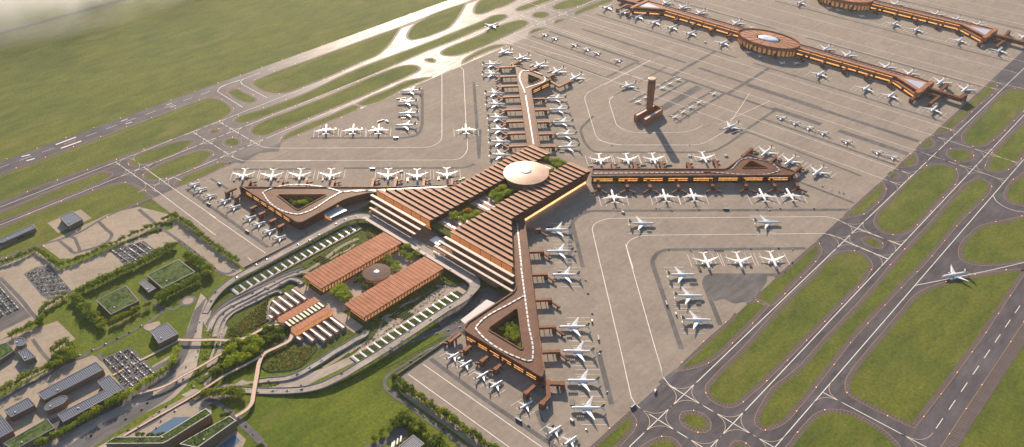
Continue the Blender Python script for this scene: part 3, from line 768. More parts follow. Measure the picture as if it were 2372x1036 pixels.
# rows: text (with {} for the ordinal), group, kind, [(crop, nose, tail)]
ROWS = [
 ("{} airliner from the tip on the left side of the far-left pier", "airliners on the left side of the far-left pier", 'W',
  [(a2, 375,365, 112,355), (a2, 375,497, 120,490), (a2, 425,768, 128,758), (a3, 470,140, 165,130), (a3, 508,345, 195,335), (a3, 530,522, 205,512), (a3, 543,705, 210,697), (a3, 560,905, 225,893)]),
 ("{} airliner from the tip on the right side of the far-left pier", "airliners on the right side of the far-left pier", 'W',
  [(a3, 1065,58, 1368,48), (a3, 1105,222, 1420,212), (a3, 1155,410, 1475,400), (a3, 1200,600, 1525,590), (a3, 1235,785, 1575,772)]),
 ("{} airliner from the left along the slanting far end of the far-left pier", "airliners at the end of the far-left pier", 'W',
  [(a2, 322,218, 515,138), (a2, 570,300, 755,228), (a2, 825,412, 1005,325), (a2, 1085,500, 1250,412), (a2, 1335,590, 1500,500)]),
 ("white airliner taxiing on the sunlit left taxiway between two grass strips", "", 'W', [(V, 877,303, 735,352)]),
 ("{} airliner from the left in the remote row near the left taxiway", "airliners standing remote on the left", 'W',
  [(a1, 217,580, 203,725), (a1, 592,578, 572,722), (a1, 940,578, 920,722)]),
 ("{} airliner from the far end of the column parked beside the left taxiway", "airliners in a column beside the left taxiway", 'W',
  [(a1, 1235,125, 1505,112), (a1, 1182,278, 1465,265), (a1, 1188,435, 1468,422), (a1, 1152,598, 1445,590)]),
 ("white airliner taxiing away alone on the apron left of the far-left pier", "", 'W', [(a1, 2125,575, 2136,715)]),
 ("{} airliner from the left parked along the upper side of the near-left pier", "airliners on the upper side of the near-left pier", 'W',
  [(crop(520,370,7.907), 318,400, 385,175), (crop(520,370,7.907), 840,410, 900,180), (crop(520,370,7.907), 1358,400, 1410,175), (crop(520,370,7.907), 1918,400, 1962,175), (a11, 660,340, 678,105), (a11, 1240,350, 1240,120), (a11, 1828,325, 1818,85)]),
 ("{} small jet from the upper left in the slanting row left of the near-left pier", "small jets beside the near-left pier", 'N',
  [(a10, 232,115, 98,158), (a10, 315,180, 180,212), (a10, 432,258, 292,292), (a10, 600,315, 458,355), (a10, 715,390, 572,428), (a10, 902,515, 760,558), (a10, 1012,588, 868,632), (a10, 1138,675, 1002,720), (a10, 1258,752, 1112,800)]),
 ("{} airliner from the left parked above the right pier", "airliners on the upper side of the right pier", 'W',
  [(a8, 232,375, 178,180), (a8, 675,370, 615,180), (a8, 1105,365, 1035,175), (a8, 1920,345, 1832,155)]),
 ("{} airliner from the left along the slanting edge of the right pier end", "airliners at the end of the right pier", 'W',
  [(a9, 705,245, 865,110), (a9, 1020,362, 1180,230), (a9, 1392,510, 1545,380)]),
 ("{} airliner from the left parked nose-in below the right pier", "airliners on the lower side of the right pier", 'W',
  [(a8, 388,758, 440,940), (a8, 1205,745, 1268,930), (a8, 1645,738, 1720,925), (a9, 680,675, 765,825), (a9, 1040,668, 1140,825)]),
 ("{} airliner from the left taxiing right on the apron below the right pier", "airliners taxiing below the right pier", 'W',
  [(I, 702,706, 512,700), (I, 1642,697, 1455,692)]),
 ("{} airliner from the left in the remote row beside the right taxiway", "airliners standing remote on the right", 'W',
  [(crop(1540,570,4.933), 515,270, 440,80), (crop(1540,570,4.933), 890,265, 815,75), (crop(1540,570,4.933), 1282,255, 1200,68)]),
 ("{} airliner from the top in the remote column beside the right taxiway", "airliners in a column on the right remote stand", 'W',
  [(crop(1540,570,4.933), 352,330, 30,325), (crop(1540,570,4.933), 442,572, 110,565), (crop(1540,570,4.933), 540,848, 180,838)]),
 ("{} airliner from the top parked nose-in right of the near-right pier", "airliners on the right side of the near-right pier", 'W',
  [(H, 1332,755, 1525,748), (H, 1345,915, 1545,910), (R, 958,128, 1180,125), (R, 1015,545, 1270,540), (R, 1045,738, 1305,738), (Z, 535,297, 905,293), (Z, 580,600, 970,597)]),
 ("{} small jet from the upper left in the slanting row left of the near-right pier", "small jets beside the near-right pier", 'N',
  [(Q, 932,265, 835,315), (Q, 1028,330, 930,385), (Q, 1165,420, 1060,480), (Q, 1278,495, 1172,555), (Q, 1520,660, 1415,722), (Z, 487,797, 335,890), (Z, 660,912, 508,1010)]),
 ("white airliner turning off the far-right runway exit onto the taxiway", "", 'W', [(T, 910,98, 1045,72)]),
 ("white airliner taxiing on the apron left of the control tower", "", 'W', [(D, 132,705, 230,670)]),
 ("white airliner taxiing on the apron right of the control tower", "", 'W', [(U, 1675,300, 1705,288)]),
 ("{} small jet from the left in the far row left of the control tower", "small jets in the far apron row", 'N',
  [(V, 1440,458, 1525,445), (V, 1568,505, 1655,490), (V, 1825,592, 1910,575), (V, 1985,650, 2070,635), (V, 2125,698, 2205,682), (C, 1255,415, 1302,408)]),
 ("{} small jet from the left in the far row right of the control tower", "small jets in the right apron row", 'N',
  [(J, 55,57, 5,75), (J, 148,92, 98,110), (J, 243,126, 190,145), (J, 345,160, 288,180), (J, 503,217, 450,240), (J, 718,290, 660,312), (J, 822,326, 765,348)]),
 ("{} propeller plane from the right in the row above the control tower base", "propeller planes beside the control tower", 'T',
  [(D, 620,658, 555,620), (D, 556,692, 487,650), (D, 497,725, 428,685), (D, 372,800, 300,758), (D, 302,835, 232,795)]),
 ("{} propeller plane from the left in the row right of the control tower", "propeller planes right of the control tower", 'T',
  [(D, 532,925, 600,948), (D, 597,885, 668,910), (D, 658,848, 728,872), (D, 722,808, 795,835), (D, 840,740, 915,765)]),
 ("{} airliner from the left below the left half of the middle concourse", "airliners below the left half of the middle concourse", 'W',
  [(a4, 130,85, -30,160), (a4, 400,165, 250,240), (a4, 660,250, 505,320), (a4, 945,340, 795,420), (a4, 1240,430, 1090,505), (a4, 1560,530, 1405,600), (a4, 2115,695, 1960,770)]),
 ("{} airliner from the left above the left half of the middle concourse", "airliners above the left half of the middle concourse", 'W',
  [(a4, 1005,80, 1135,5), (a4, 1285,160, 1430,80), (a4, 1582,250, 1725,170), (a4, 2200,430, 2340,350)]),
 ("{} propeller plane from the left in front of the round hall of the middle concourse", "propeller planes at the middle concourse", 'T',
  [(a5, 345,560, 285,610), (a5, 500,620, 435,655), (a5, 800,710, 730,745), (a5, 985,745, 915,715), (a5, 330,270, 385,235)]),
 ("{} airliner from the left above the right half of the middle concourse", "airliners above the right half of the middle concourse", 'W',
  [(a5, 1290,570, 1405,490), (a5, 1575,655, 1690,575), (a6, 478,240, 600,150), (a6, 792,325, 905,240), (a6, 1208,440, 1330,350), (a6, 1535,535, 1650,450)]),
 ("{} airliner from the left below the right half of the middle concourse", "airliners below the right half of the middle concourse", 'W',
  [(a5, 1325,835, 1205,905), (a6, 322,445, 205,525), (a6, 650,542, 535,620), (a6, 1222,728, 1105,805)]),
 ("{} airliner from the left above the farthest concourse", "airliners above the farthest concourse", 'W',
  [(a7, 985,62, 1060,15), (a7, 1410,165, 1485,125), (a7, 1625,222, 1705,180), (a7, 1850,275, 1930,235), (a7, 2335,405, 2410,360)]),
 ("{} airliner from the left below the farthest concourse", "airliners below the farthest concourse", 'W',
  [(a7, 60,5, -20,45), (a7, 1050,225, 970,270), (a7, 1278,288, 1200,330), (a7, 1732,400, 1650,445), (a7, 2152,510, 2070,550)]),
 ("{} propeller plane from the left in front of the round hall of the farthest concourse", "propeller planes at the farthest concourse", 'T',
  [(a7, 345,75, 300,100), (a7, 445,100, 400,120), (a7, 690,160, 640,185)]),
]
for txt, grp, kd, items in ROWS:
    snap = None
    if 'far row left of the control' in txt: snap = 80
    elif 'row above the control' in txt: snap = -8
    elif 'row right of the control' in txt: snap = 180
    elif 'concourse' in txt and kd == 'T': snap = 90
    elif 'above' in txt and 'concourse' in txt: snap = -91
    elif 'below' in txt and 'concourse' in txt: snap = 90
    for i, (fn, nx, ny, tx, ty) in enumerate(items):
        place_plane(kd, fn, (nx, ny), (tx, ty), txt.format(ORD[i]) if '{}' in txt else txt, grp or 'airliners under way', snap)
for p in PLANES: print('PL %s %.0f %.0f  %.1f  %.0f' % (p[3], p[0], p[1], p[4], math.degrees(p[2])))
# ------------------------------------------------------------------ terminal materials
def copper(name, base, rough=0.45, metal=0.55, seams=0.0, seam_axis=0, fins=False, period=6.0, spec=.035):
    m = NM(name); g = m.geo(); n1 = m.noise(g, 0.05, 4, 0.6); n2 = m.noise(g, 0.9, 3)
    b = base
    c = m.ramp(n1, [(0.3, tuple(x*.82 for x in b)), (0.7, tuple(min(1, x*1.18) for x in b))])
    c = m.mix(1.0, c, m.ramp(n2, [(0.3, (.9, .9, .9)), (0.7, (1.08, 1.08, 1.08))]), 'MULTIPLY')
    if seams or fins:
        s = m.sep(m.uvn() if fins else g)
        k = m.lines(s[seam_axis], period, period*(0.35 if fins else 0.08))
        c = m.mix(k, c, m.mix(1.0, c, (.45, .42, .42, 1) if fins else (.6, .58, .57, 1), 'MULTIPLY'))
    m.color(c).rough(rough).metal(metal*.5).spec(spec)
    return m.m
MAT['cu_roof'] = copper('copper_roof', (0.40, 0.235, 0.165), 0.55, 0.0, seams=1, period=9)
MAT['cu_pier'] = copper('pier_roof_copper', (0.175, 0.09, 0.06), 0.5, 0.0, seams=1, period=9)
MAT['cu_dark'] = copper('dark_copper_recess', (0.12, 0.055, 0.038), 0.55, 0.3)
MAT['cu_wall'] = copper('copper_wall', (0.17, 0.068, 0.04), 0.5, 0.4, fins=True, period=3.0)
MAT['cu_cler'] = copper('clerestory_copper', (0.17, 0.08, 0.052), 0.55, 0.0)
MAT['cu_rim'] = copper('copper_rim', (0.42, 0.27, 0.19), 0.4, 0.4)
MAT['cu_land'] = copper('landside_hall_roof', (0.46, 0.21, 0.125), 0.5, 0.1)
MAT['cu_dome'] = copper('dome_metal', (0.46, 0.28, 0.20), 0.45, 0.2, spec=.3)
MAT['timber'] = copper('timber_wall', (0.3, 0.13, 0.055), 0.6, 0.0, fins=True, period=2.0)
def litwin(name, k=3.2, per=8.0, base=(1.0, .45, .13, 1)):
    m = NM(name); s = m.sep(m.uvn())
    mull = m.lines(s[0], per, 0.7)
    n = m.noise(m.mapping(m.uvn(), (.12, .3, 1)), 1.0, 3)
    st = m.ramp(n, [(0.3, (.45, .45, .45)), (0.7, (1, 1, 1))])
    st = m.math('MULTIPLY', m.math('MULTIPLY', st, k), m.math('SUBTRACT', 1.0, m.math('MULTIPLY', mull, .8)))
    m.color((0.2, 0.09, 0.04, 1)).rough(0.2).emit(base, st)
    return m.m
MAT['lit'] = litwin('lit_window_glass', 1.0); MAT['lit2'] = litwin('lit_hall_glazing', 2.0, 4.0, (1, .5, .2, 1)); MAT['lit3'] = litwin('lit_landside_glazing', .55, 4.0, (1, .42, .16, 1))
MAT['litfront'] = litwin('front_glazing_glow', .42, 5.0, (1, .36, .12, 1))
def skyl():
    m = NM('skylight_glass'); s = m.sep(m.uvn())
    k = m.lines(s[0], 13.0, 4.0)
    m.color(m.mix(k, (0.42, 0.44, 0.48, 1), (0.06, 0.05, 0.05, 1))).rough(0.3).metal(0.1)
    return m.m
MAT['skyl'] = skyl()
MAT['glassroof'] = simple('pale_glass_roof', (0.5, 0.54, 0.6, 1), 0.25, 0.2)
MAT['palecanopy'] = simple('white_canopy_roof', (0.44, 0.37, 0.31, 1), 0.5)
MAT['glassdark'] = simple('dark_glazing', (0.03, 0.035, 0.05, 1), 0.15)

def lookup_line(p, a, b):
    """foot of p on line ab"""
    ax, ay = a; bx, by = b; d = Vector((bx-ax, by-ay)); t = Vector((p[0]-ax, p[1]-ay)).dot(d)/d.dot(d)
    return (ax+d.x*t, ay+d.y*t), d.normalized()
def lit_strip(root, a, b, z0, z1, out=0.25, name='window'):
    """one lit window standing 0.25 m proud of a wall from a to b (outside on the right of a->b)"""
    m = MB(); d = Vector((b[0]-a[0], b[1]-a[1])).normalized(); nx, ny = d.y*out, -d.x*out
    m.walls([(a[0]+nx, a[1]+ny), (b[0]+nx, b[1]+ny)], z0, z1, 0, closed=False)
    return m.build(name, MAT['lit'], root)
def split_run(a, b, n, gap=0.18):
    out = []
    for i in range(n):
        t0 = (i+gap/2)/n; t1 = (i+1-gap/2)/n
        out.append(((a[0]+(b[0]-a[0])*t0, a[1]+(b[1]-a[1])*t0), (a[0]+(b[0]-a[0])*t1, a[1]+(b[1]-a[1])*t1)))
    return out
def pier(name, outline, court, sky, label, ztop=24.0, runs=(), courtfloor=6.0):
    o = ccw(outline); c0 = (sum(p[0] for p in o)/len(o), sum(p[1] for p in o)/len(o))
    root = empty(name, (0, 0, 0), 0, label, 'terminal pier', 'terminal piers')
    holes = [ccw(court)] if court else []
    inn = offset(o, -3.2)
    m = MB(); m.flat(o, ztop, 0, [inn]); m.walls(inn[::-1], ztop-2.2, ztop, 0); m.walls(o, ztop-3.2, ztop, 0)
    if court:
        cb = offset(ccw(court), 2.4); m.flat(cb, ztop-.6, 0, [ccw(court)]); m.walls(cb, ztop-2.2, ztop-.6, 0)
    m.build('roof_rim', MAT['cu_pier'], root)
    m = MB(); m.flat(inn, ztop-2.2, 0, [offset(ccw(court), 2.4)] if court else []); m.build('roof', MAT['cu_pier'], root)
    wl_ = offset(o, -2.0)
    m = MB(); m.walls(wl_, 0, ztop-3.2, 0); m.flat(offset(o, -.05), ztop-3.3, 0, [offset(ccw(court), .2)] if court else []); m.build('wall', MAT['cu_wall'], root)
    if court:
        m = MB(); m.walls(ccw(court)[::-1], courtfloor, ztop-.6, 0); m.build('court_wall', MAT['timber'], root)
        m = MB(); m.flat(offset(ccw(court), .5), courtfloor, 0); m.build('court_floor', MAT['bed'], root)
    for s in sky:
        m = MB(); m.strip(s, 3.4, ztop-.9, 0)
        m2 = MB()
        m.build('skylight', MAT['skyl'], root)
        m2.strip(s, 4.2, ztop-1.5, 0); m2.build('skylight_kerb', MAT['cu_dark'], root)
    for a, b, n in runs:
        for p, q in split_run(a, b, n): lit_strip(root, p, q, 12.2, 15.6); lit_strip(root, p, q, 7.0, 9.8)
    return root
def bed_mat():
    m = NM('planting_bed'); g = m.geo(); n1 = m.noise(g, 0.12, 4, .7); n2 = m.noise(g, 1.2, 4, .7)
    c = m.ramp(n1, [(.3, (.035, .075, .012)), (.5, (.08, .12, .02)), (.62, (.16, .13, .03)), (.75, (.12, .045, .02))])
    c = m.mix(1.0, c, m.ramp(n2, [(.3, (.5, .5, .5)), (.7, (1.5, 1.5, 1.5))]), 'MULTIPLY')
    m.color(c).rough(.95).spec(.1); m.bump(n2, .8, 1.5); return m.m
MAT['bed'] = bed_mat()
PV = Z_APR
# outlines from the photograph at roof height 24
oBL = rounded([P(*p, 24) for p in [(553,432), (906,432)]]+H("690,410 600,446", 24)+[b for b in G("1560,333 1385,378 1010,580 548,284", 24)], [7, 0, 0, 0, 10, 14, 16, 7], 6)
sBL = spline(G("1727,318 1400,318 1350,325 1290,355 1050,490 1000,502 950,495 730,345 722,325 745,313 1320,313 1345,322 1400,322", 24), None, False)
pBL = pier('terminal_pier', oBL, rounded(G("835,345 1235,343 1000,468", 24), 8), [sBL[::1], H("-100,460 600,425", 24)[:2]],
           'copper-roofed pier reaching left with a large triangular planted court', runs=[(P(553,432,24), P(553,432,24), 1)][:0])
oBR = rounded(H("1183,665 1080,680", 24)+R("665,60 672,245 285,500 245,560 885,948 900,900", 24), [0, 0, 0, 16, 4, 12, 12, 6], 6)
sBR = [spline(R("715,60 745,290 775,520 808,770 800,808 765,812 730,800 372,578 352,550 375,515 640,345 735,292", 24), None, False), H("1125,690 1160,1036", 24)]
pBR = pier('terminal_pier', oBR, rounded(R("448,555 684,388 728,722", 24), 8), sBR, 'copper-roofed pier reaching down with a triangular court holding trees')
oTL = rounded(a3("985,775 790,775", 24)+a2("568,378 600,368 1092,560 795,712", 24), [0, 0, 4, 4, 12, 8], 6)
sTL = [spline(a3("880,740 820,360 760,0", 24), None, False), spline(a2("705,760 655,462 665,450 740,445 990,548 995,565 720,690", 24), None, False)]
pTL = pier('terminal_pier', oTL, rounded(a2("752,493 935,565 800,632 750,618", 24), 6), sTL, 'copper-roofed pier reaching up to the far left with one tree in its court')
oTR = rounded(a8("60,540 75,412", 24)+a9("0,405 235,405 520,198 1185,445 1115,490", 24), [0, 0, 0, 8, 12, 10, 6], 6)
sTR = [a8("85,490 2072,470", 24), spline(a9("-60,450 920,442 950,430 940,405 570,262 520,262 310,412", 24), None, False)]
pTR = pier('terminal_pier', oTR, rounded(a9("452,392 575,292 795,388", 24), 6), sTR, 'copper-roofed pier reaching right with a small triangular court')
def side_windows(root, a, b, n, off=2.0):
    # wall line: roof edge a->b moved in by 2 m (a->b with the outside on its right)
    d = Vector((b[0]-a[0], b[1]-a[1])).normalized(); nx, ny = -d.y*off, d.x*off
    for p, q in split_run((a[0]+nx, a[1]+ny), (b[0]+nx, b[1]+ny), n, .22):
        for z0, z1 in ((12.8, 15.2), (7.6, 9.8)): lit_strip(root, p, q, z0, z1)
side_windows(pTR, a8('60,540', 24)[0], a9('1115,490', 24)[0], 8)
side_windows(pBL, G('570,298', 24)[0], G('930,529', 24)[0], 6)
side_windows(pBL, G('1080,539', 24)[0], G('1340,402', 24)[0], 2)
side_windows(pBR, R("262,590", 24)[0], R("840,930", 24)[0], 6)
side_windows(pBR, (474, -470), (225, -242), 6)
side_windows(pTL, a2("820,702", 24)[0], a2("1060,590", 24)[0], 2)
# ------------------------------------------------------------------ boarding fingers
def finger(a, b, ends, rowlabel, grp, kinds=None, root_in=3.0, tun=26.0, side=1):
    """row of boarding fingers square to the edge a->b; ends = outer points"""
    for i, e in enumerate(ends):
        f, d = lookup_line(e, a, b)
        n = Vector((e[0]-f[0], e[1]-f[1])); L_ = n.length
        if L_ < 4: continue
        n.normalize()
        t = empty('boarding_bridge', (f[0], f[1], PV), math.atan2(n.y, n.x), rowlabel.format(ORD[i]), 'boarding bridge', grp)
        m = MB(); x0 = -root_in
        m.box(((x0+L_-5)/2, 0, 10.6), (L_-5-x0, 6.4, 5.2), 0)
        m.build('corridor', MAT['cu_box'], t)
        m = MB(); m.box((L_-3.5, 0, 6.7), (8.5, 8.2, 13.4)); m.build('stair_tower', MAT['cu_box'], t)
        for xx in ([L_*.35, L_*.65] if L_ > 22 else []):
            m = MB(); m.box((xx, 0, 4.0), (1.2, 4, 8.1)); m.build('pillar', MAT['cu_dark'], t)
        for sgn in ((side,) if tun < 20 else (side, -side) if (kinds == 2) else (side,)):
            m = MB(); ang = sgn*math.radians(48 if tun > 20 else 62)
            if kinds == 3: ang = sgn*math.radians(20)
            p0 = Vector((L_-2, 0, 5.6)); p1 = p0+Vector((math.cos(ang), math.sin(ang), 0))*tun; p1.z = 4.9
            u_ = Vector((-math.sin(ang), math.cos(ang), 0))*1.5; h_ = Vector((0, 0, 1.5))
            m.hexa([p0-u_-h_, p1-u_-h_, p1+u_-h_, p0+u_-h_], [p0-u_+h_, p1-u_+h_, p1+u_+h_, p0+u_+h_])
            p2 = p1+(p1-p0).normalized()*3; m.box((p1.x, p1.y, 4.9), (4.2, 4.2, 3.8), ang)
            tn = m.build('tunnel', MAT['cu_box'], t)
            m = MB(); pm = p0.lerp(p1, .8); m.box((pm.x, pm.y, 1.8), (1.0, 3.4, 3.6), ang); m.build('wheel_leg', MAT['dark'], tn)
MAT['cu_box'] = copper('boarding_bridge_panels', (0.185, 0.082, 0.05), 0.5, 0.2)
eBLl = (P(553,434,24), G("935,550", 24)[0])
finger(*eBLl, a10("530,235 640,300 830,430 935,500 1065,585 1165,650", 13), '{} boarding bridge from the upper left on the near-left pier', 'boarding bridges at the small jets left', kinds=2, tun=11, side=1)
eBLt = (P(600,432,24), H("690,410", 24)[0])
finger(*eBLt, a12("460,380 1050,385 1490,380 2000,385", 13)+a11("385,290 825,290 1380,290 1930,290", 13), '{} boarding bridge from the left on the upper side of the near-left pier', 'boarding bridges along the near-left pier', side=-1, tun=15)
eTLl = (a3("775,760", 24)[0], a2("568,385", 24)[0])
finger(*eTLl, a2("345,400 360,530 378,670 395,820", 13)+a3("445,222 470,400 490,578 515,768", 13), '{} boarding bridge from the tip on the left side of the far-left pier', 'boarding bridges on the far-left pier, left side', side=1, tun=24, kinds=2)
eTLr = (a3("985,775", 24)[0], a2("800,715", 24)[0])
finger(*eTLr, a3("1045,50 1080,218 1115,400 1155,580 1195,768", 13), '{} boarding bridge from the tip on the right side of the far-left pier', 'boarding bridges on the far-left pier, right side', side=1, tun=22)
eTLt = (a2("600,368", 24)[0], a2("1092,560", 24)[0])
finger(*eTLt, a2("630,318 870,405 1110,500", 13), '{} boarding bridge from the left at the slanting end of the far-left pier', 'boarding bridges at the far-left pier end', side=-1, tun=10)
finger((84, 153), (332, 379), a8("405,325 755,320 1180,315 1610,315", 13)+a9("85,285", 13), '{} boarding bridge from the left above the right pier', 'boarding bridges above the right pier', side=-1, tun=14)
finger((108, 124), (475, 466), a8("190,720 645,715 1010,715 1465,715", 13)+a9("65,640 515,640 895,640 1200,640", 13), '{} boarding bridge from the left below the right pier', 'boarding bridges below the right pier', side=1, tun=24, kinds=2)
finger(a9("520,198", 24)[0], a9("1185,445", 24)[0], a9("590,135 905,255 1235,378", 13), '{} boarding bridge from the left on the slanting end of the right pier', 'boarding bridges at the right pier end', side=-1, tun=10)
finger((125, -144), (474, -477), H("1300,745 1325,910", 13)+R("925,118 960,320 992,538 1025,735", 13), '{} boarding bridge from the top right of the near-right pier', 'boarding bridges right of the near-right pier', side=-1, tun=24)
finger(R("262,590", 24)[0], R("840,930", 24)[0], Q("840,180 965,250 1100,340 1210,405", 13), '{} boarding bridge from the upper left below the near-right pier', 'boarding bridges below the near-right pier', side=-1, tun=11, kinds=2)
def arm(pts, w_, label, z0=8, z1=13.2, legs=True, endblock=True, cat='boarding bridge', grp=None, name='boarding_bridge'):
    t = empty(name, (pts[0][0], pts[0][1], PV), 0, label, cat, grp)
    q = [(p[0]-pts[0][0], p[1]-pts[0][1]) for p in pts]
    m = MB()
    m.strip(q, w_, z1, 0); 
    L_, R_ = [], []
    for i in range(len(q)-1):
        a, b = Vector(q[i]), Vector(q[i+1]); d = (b-a).normalized(); n = Vector((-d.y, d.x))*w_/2
        ea = 0 if i == 0 else w_/2*.4; eb = 0 if i == len(q)-2 else w_/2*.4
        a2_ = a-d*ea; b2_ = b+d*eb
        m.walls([tuple(a2_-n), tuple(b2_-n), tuple(b2_+n), tuple(a2_+n)], z0, z1-.003*(i+1), 0)
    m.build('corridor', MAT['cu_box'], t)
    if endblock:
        m = MB(); a, b = Vector(q[-2]), Vector(q[-1]); d = (b-a).normalized(); c = b-d*4
        m.box((c.x, c.y, z1/2+.1), (9, w_+2, z1+.2), math.atan2(d.y, d.x)); m.build('stair_tower', MAT['cu_box'], t)
    if legs:
        for i in range(len(q)-1):
            m = MB(); a, b = Vector(q[i]), Vector(q[i+1]); c = (a+b)/2; m.box((c.x, c.y, z0/2), (1.4, w_*.6, z0), 0); m.build('pillar', MAT['cu_dark'], t)
    return t
arm(Z("240,290 330,350 340,470 255,560", 13), 8, 'long angular boarding corridor at the tip of the near-right pier, lower arm', grp='angular boarding corridors')
arm(Z("235,300 130,395 75,440", 13), 7, 'angular boarding corridor left of the tip of the near-right pier', grp='angular boarding corridors')
arm(Z("270,275 360,320 520,325", 13), 9, 'angular boarding corridor right of the tip of the near-right pier', grp='angular boarding corridors')
arm(G("545,283 430,335", 13)[:0]+a2("1075,600 1190,668 1350,590", 13), 8, 'angular boarding corridor right of the far-left pier tip', grp='angular boarding corridors')
arm(a2("575,390 500,362 620,318", 13), 7, 'angular boarding corridor above the far-left pier tip', grp='angular boarding corridors')
# ------------------------------------------------------------------ main hall
HR = empty('terminal_hall', (0, 0, 0), 0, 'large copper-louvred main terminal hall in the centre with a planted slot', 'terminal hall')
PER = 16.4; VB = -303.0
def lim(side, v):
    """outer edge |u| of the hall at v"""
    base = 104.0 if side > 0 else -95.0
    if v > -170: return base
    t = (-170-v)/(-170+303)
    return (104+(234-104)*t) if side > 0 else (-95-(226-95)*t)
for side in (-1, 1):
    inner = 38.0 if side > 0 else -29.0
    roofm = MB(); rimm = MB(); recm = MB(); ribm = MB()
    kmax = 26
    for k in range(kmax):
        v0 = VB+PER*k; v1 = v0+PER*(0.68 if k < kmax-1 else .95); v2 = v0+PER
        zn, zf = 41.0, 38.2
        a0, a1_ = lim(side, v0), lim(side, v1)
        x0, x1 = (inner, a0) if side > 0 else (a0, inner)
        y0, y1 = (inner, a1_) if side > 0 else (a1_, inner)
        # sloping sheet rising towards the near edge
        q = [(x0, v0, zn), (x1, v0, zn), (y1, v1, zf), (y0, v1, zf)]
        roofm.hexa([(p[0], p[1], p[2]-.6) for p in q], q, 0)
        r = [(x0-.3, v0-.9, zn+.1), (x1+.3, v0-.9, zn+.1), (x1+.3, v0+.25, zn+.28), (x0-.3, v0+.25, zn+.28)]
        rimm.hexa([(p[0], p[1], p[2]-1.1) for p in r], r, 0)
        # glazed upright under the near edge
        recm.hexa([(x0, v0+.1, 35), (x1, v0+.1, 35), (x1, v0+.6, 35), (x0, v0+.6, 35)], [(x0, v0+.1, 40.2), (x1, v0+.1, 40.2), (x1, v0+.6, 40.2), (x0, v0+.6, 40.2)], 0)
        for xx in ([x0+(x1-x0)*j/8 for j in range(1, 8)]):
            pass
    outl = [(inner, VB), (lim(side, VB), VB), (lim(side, -170), -170), (lim(side, 100), VB+PER*kmax), (inner, VB+PER*kmax)]
    outl = ccw(outl)
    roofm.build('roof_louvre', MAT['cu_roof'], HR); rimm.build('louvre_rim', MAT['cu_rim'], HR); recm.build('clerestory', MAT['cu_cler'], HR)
    m = MB(); m.prism(offset(outl, -.5), 30, 35.0, 0, 1); m.build('roof_deck', [MAT['cu_cler'], MAT['cu_wall']], HR)
    # walls set back below the roof, slanting fins in front
    base = offset(outl, -7)
    m = MB(); m.walls(base, 8, 30.2, 0); m.build('wall', MAT['cu_wall'], HR)
    m = MB(); m.walls(offset(outl, -8), 0, 8, 0); m.build('glazing', MAT['lit2'], HR)
    m = MB()
    oo = offset(outl, -.8); ii = offset(outl, -6)
    n = len(oo)
    for i in range(n):
        a, b = Vector(oo[i]), Vector(oo[(i+1) % n]); c, d = Vector(ii[i]), Vector(ii[(i+1) % n]); L_ = (b-a).length
        cnt = max(2, int(L_/8.2))
        for j in range(cnt):
            t = (j+.5)/cnt; p = a.lerp(b, t); q = c.lerp(d, t); e = (b-a).normalized()*1.6
            p0 = p-e*1.6; p1 = p+e*1.6
            m.hexa([(q.x-.4*e.x, q.y-.4*e.y, 7), (q.x+.4*e.x, q.y+.4*e.y, 7), (q.x+.4*e.x-.3, q.y+.4*e.y+.3, 7), (q.x-.4*e.x-.3, q.y-.4*e.y+.3, 7)],
                   [(p0.x, p0.y, 34), (p1.x, p1.y, 34), (p1.x-.5, p1.y+.5, 34), (p0.x-.5, p0.y+.5, 34)], 0)
    m.build('facade_fin', MAT['cu_box'], HR)
for a, b in (((-224, -303.9), (-29.5, -303.9)), ((38.5, -303.9), (232, -303.9))):
    for p, q in split_run(a, b, 6, .04):
        m = MB(); m.walls([p, q], 14, 38.5, 0, closed=False); m.build('front_glazing', MAT['litfront'], HR)
# slot between the halves
m = MB(); m.flat([(-29, -303), (38, -303), (38, 123), (-29, 123)], 24.0, 0); m.build('slot_floor', MAT['bed'], HR)
def slotroof(v0, v1, z, n):
    m = MB(); m.prism([(-28.4, v0), (37.4, v0), (37.4, v1), (-28.4, v1)], z-4, z, 0); rr = m.build('link_roof', MAT['cu_roof'], HR)
    for i in range(n):
        c = v0+(v1-v0)*(i+.55)/n; m = MB(); m.box((4, c, z+.35), (48, 5.0, .7)); m.build('glass_strip', MAT['glassroof'], rr)
slotroof(-176, -122, 26, 3); slotroof(-283, -228, 26, 3); slotroof(55, 84, 30, 1)
m = MB(); m.prism([(-28, -303), (37, -303), (37, -285), (-28, -285)], 8, 22, 0); m.build('link_roof', MAT['glassdark'], HR)
m = MB(); m.box((14, -322, 13), (30, 24, .8)); m.build('glass_strip', MAT['glassroof'], HR)
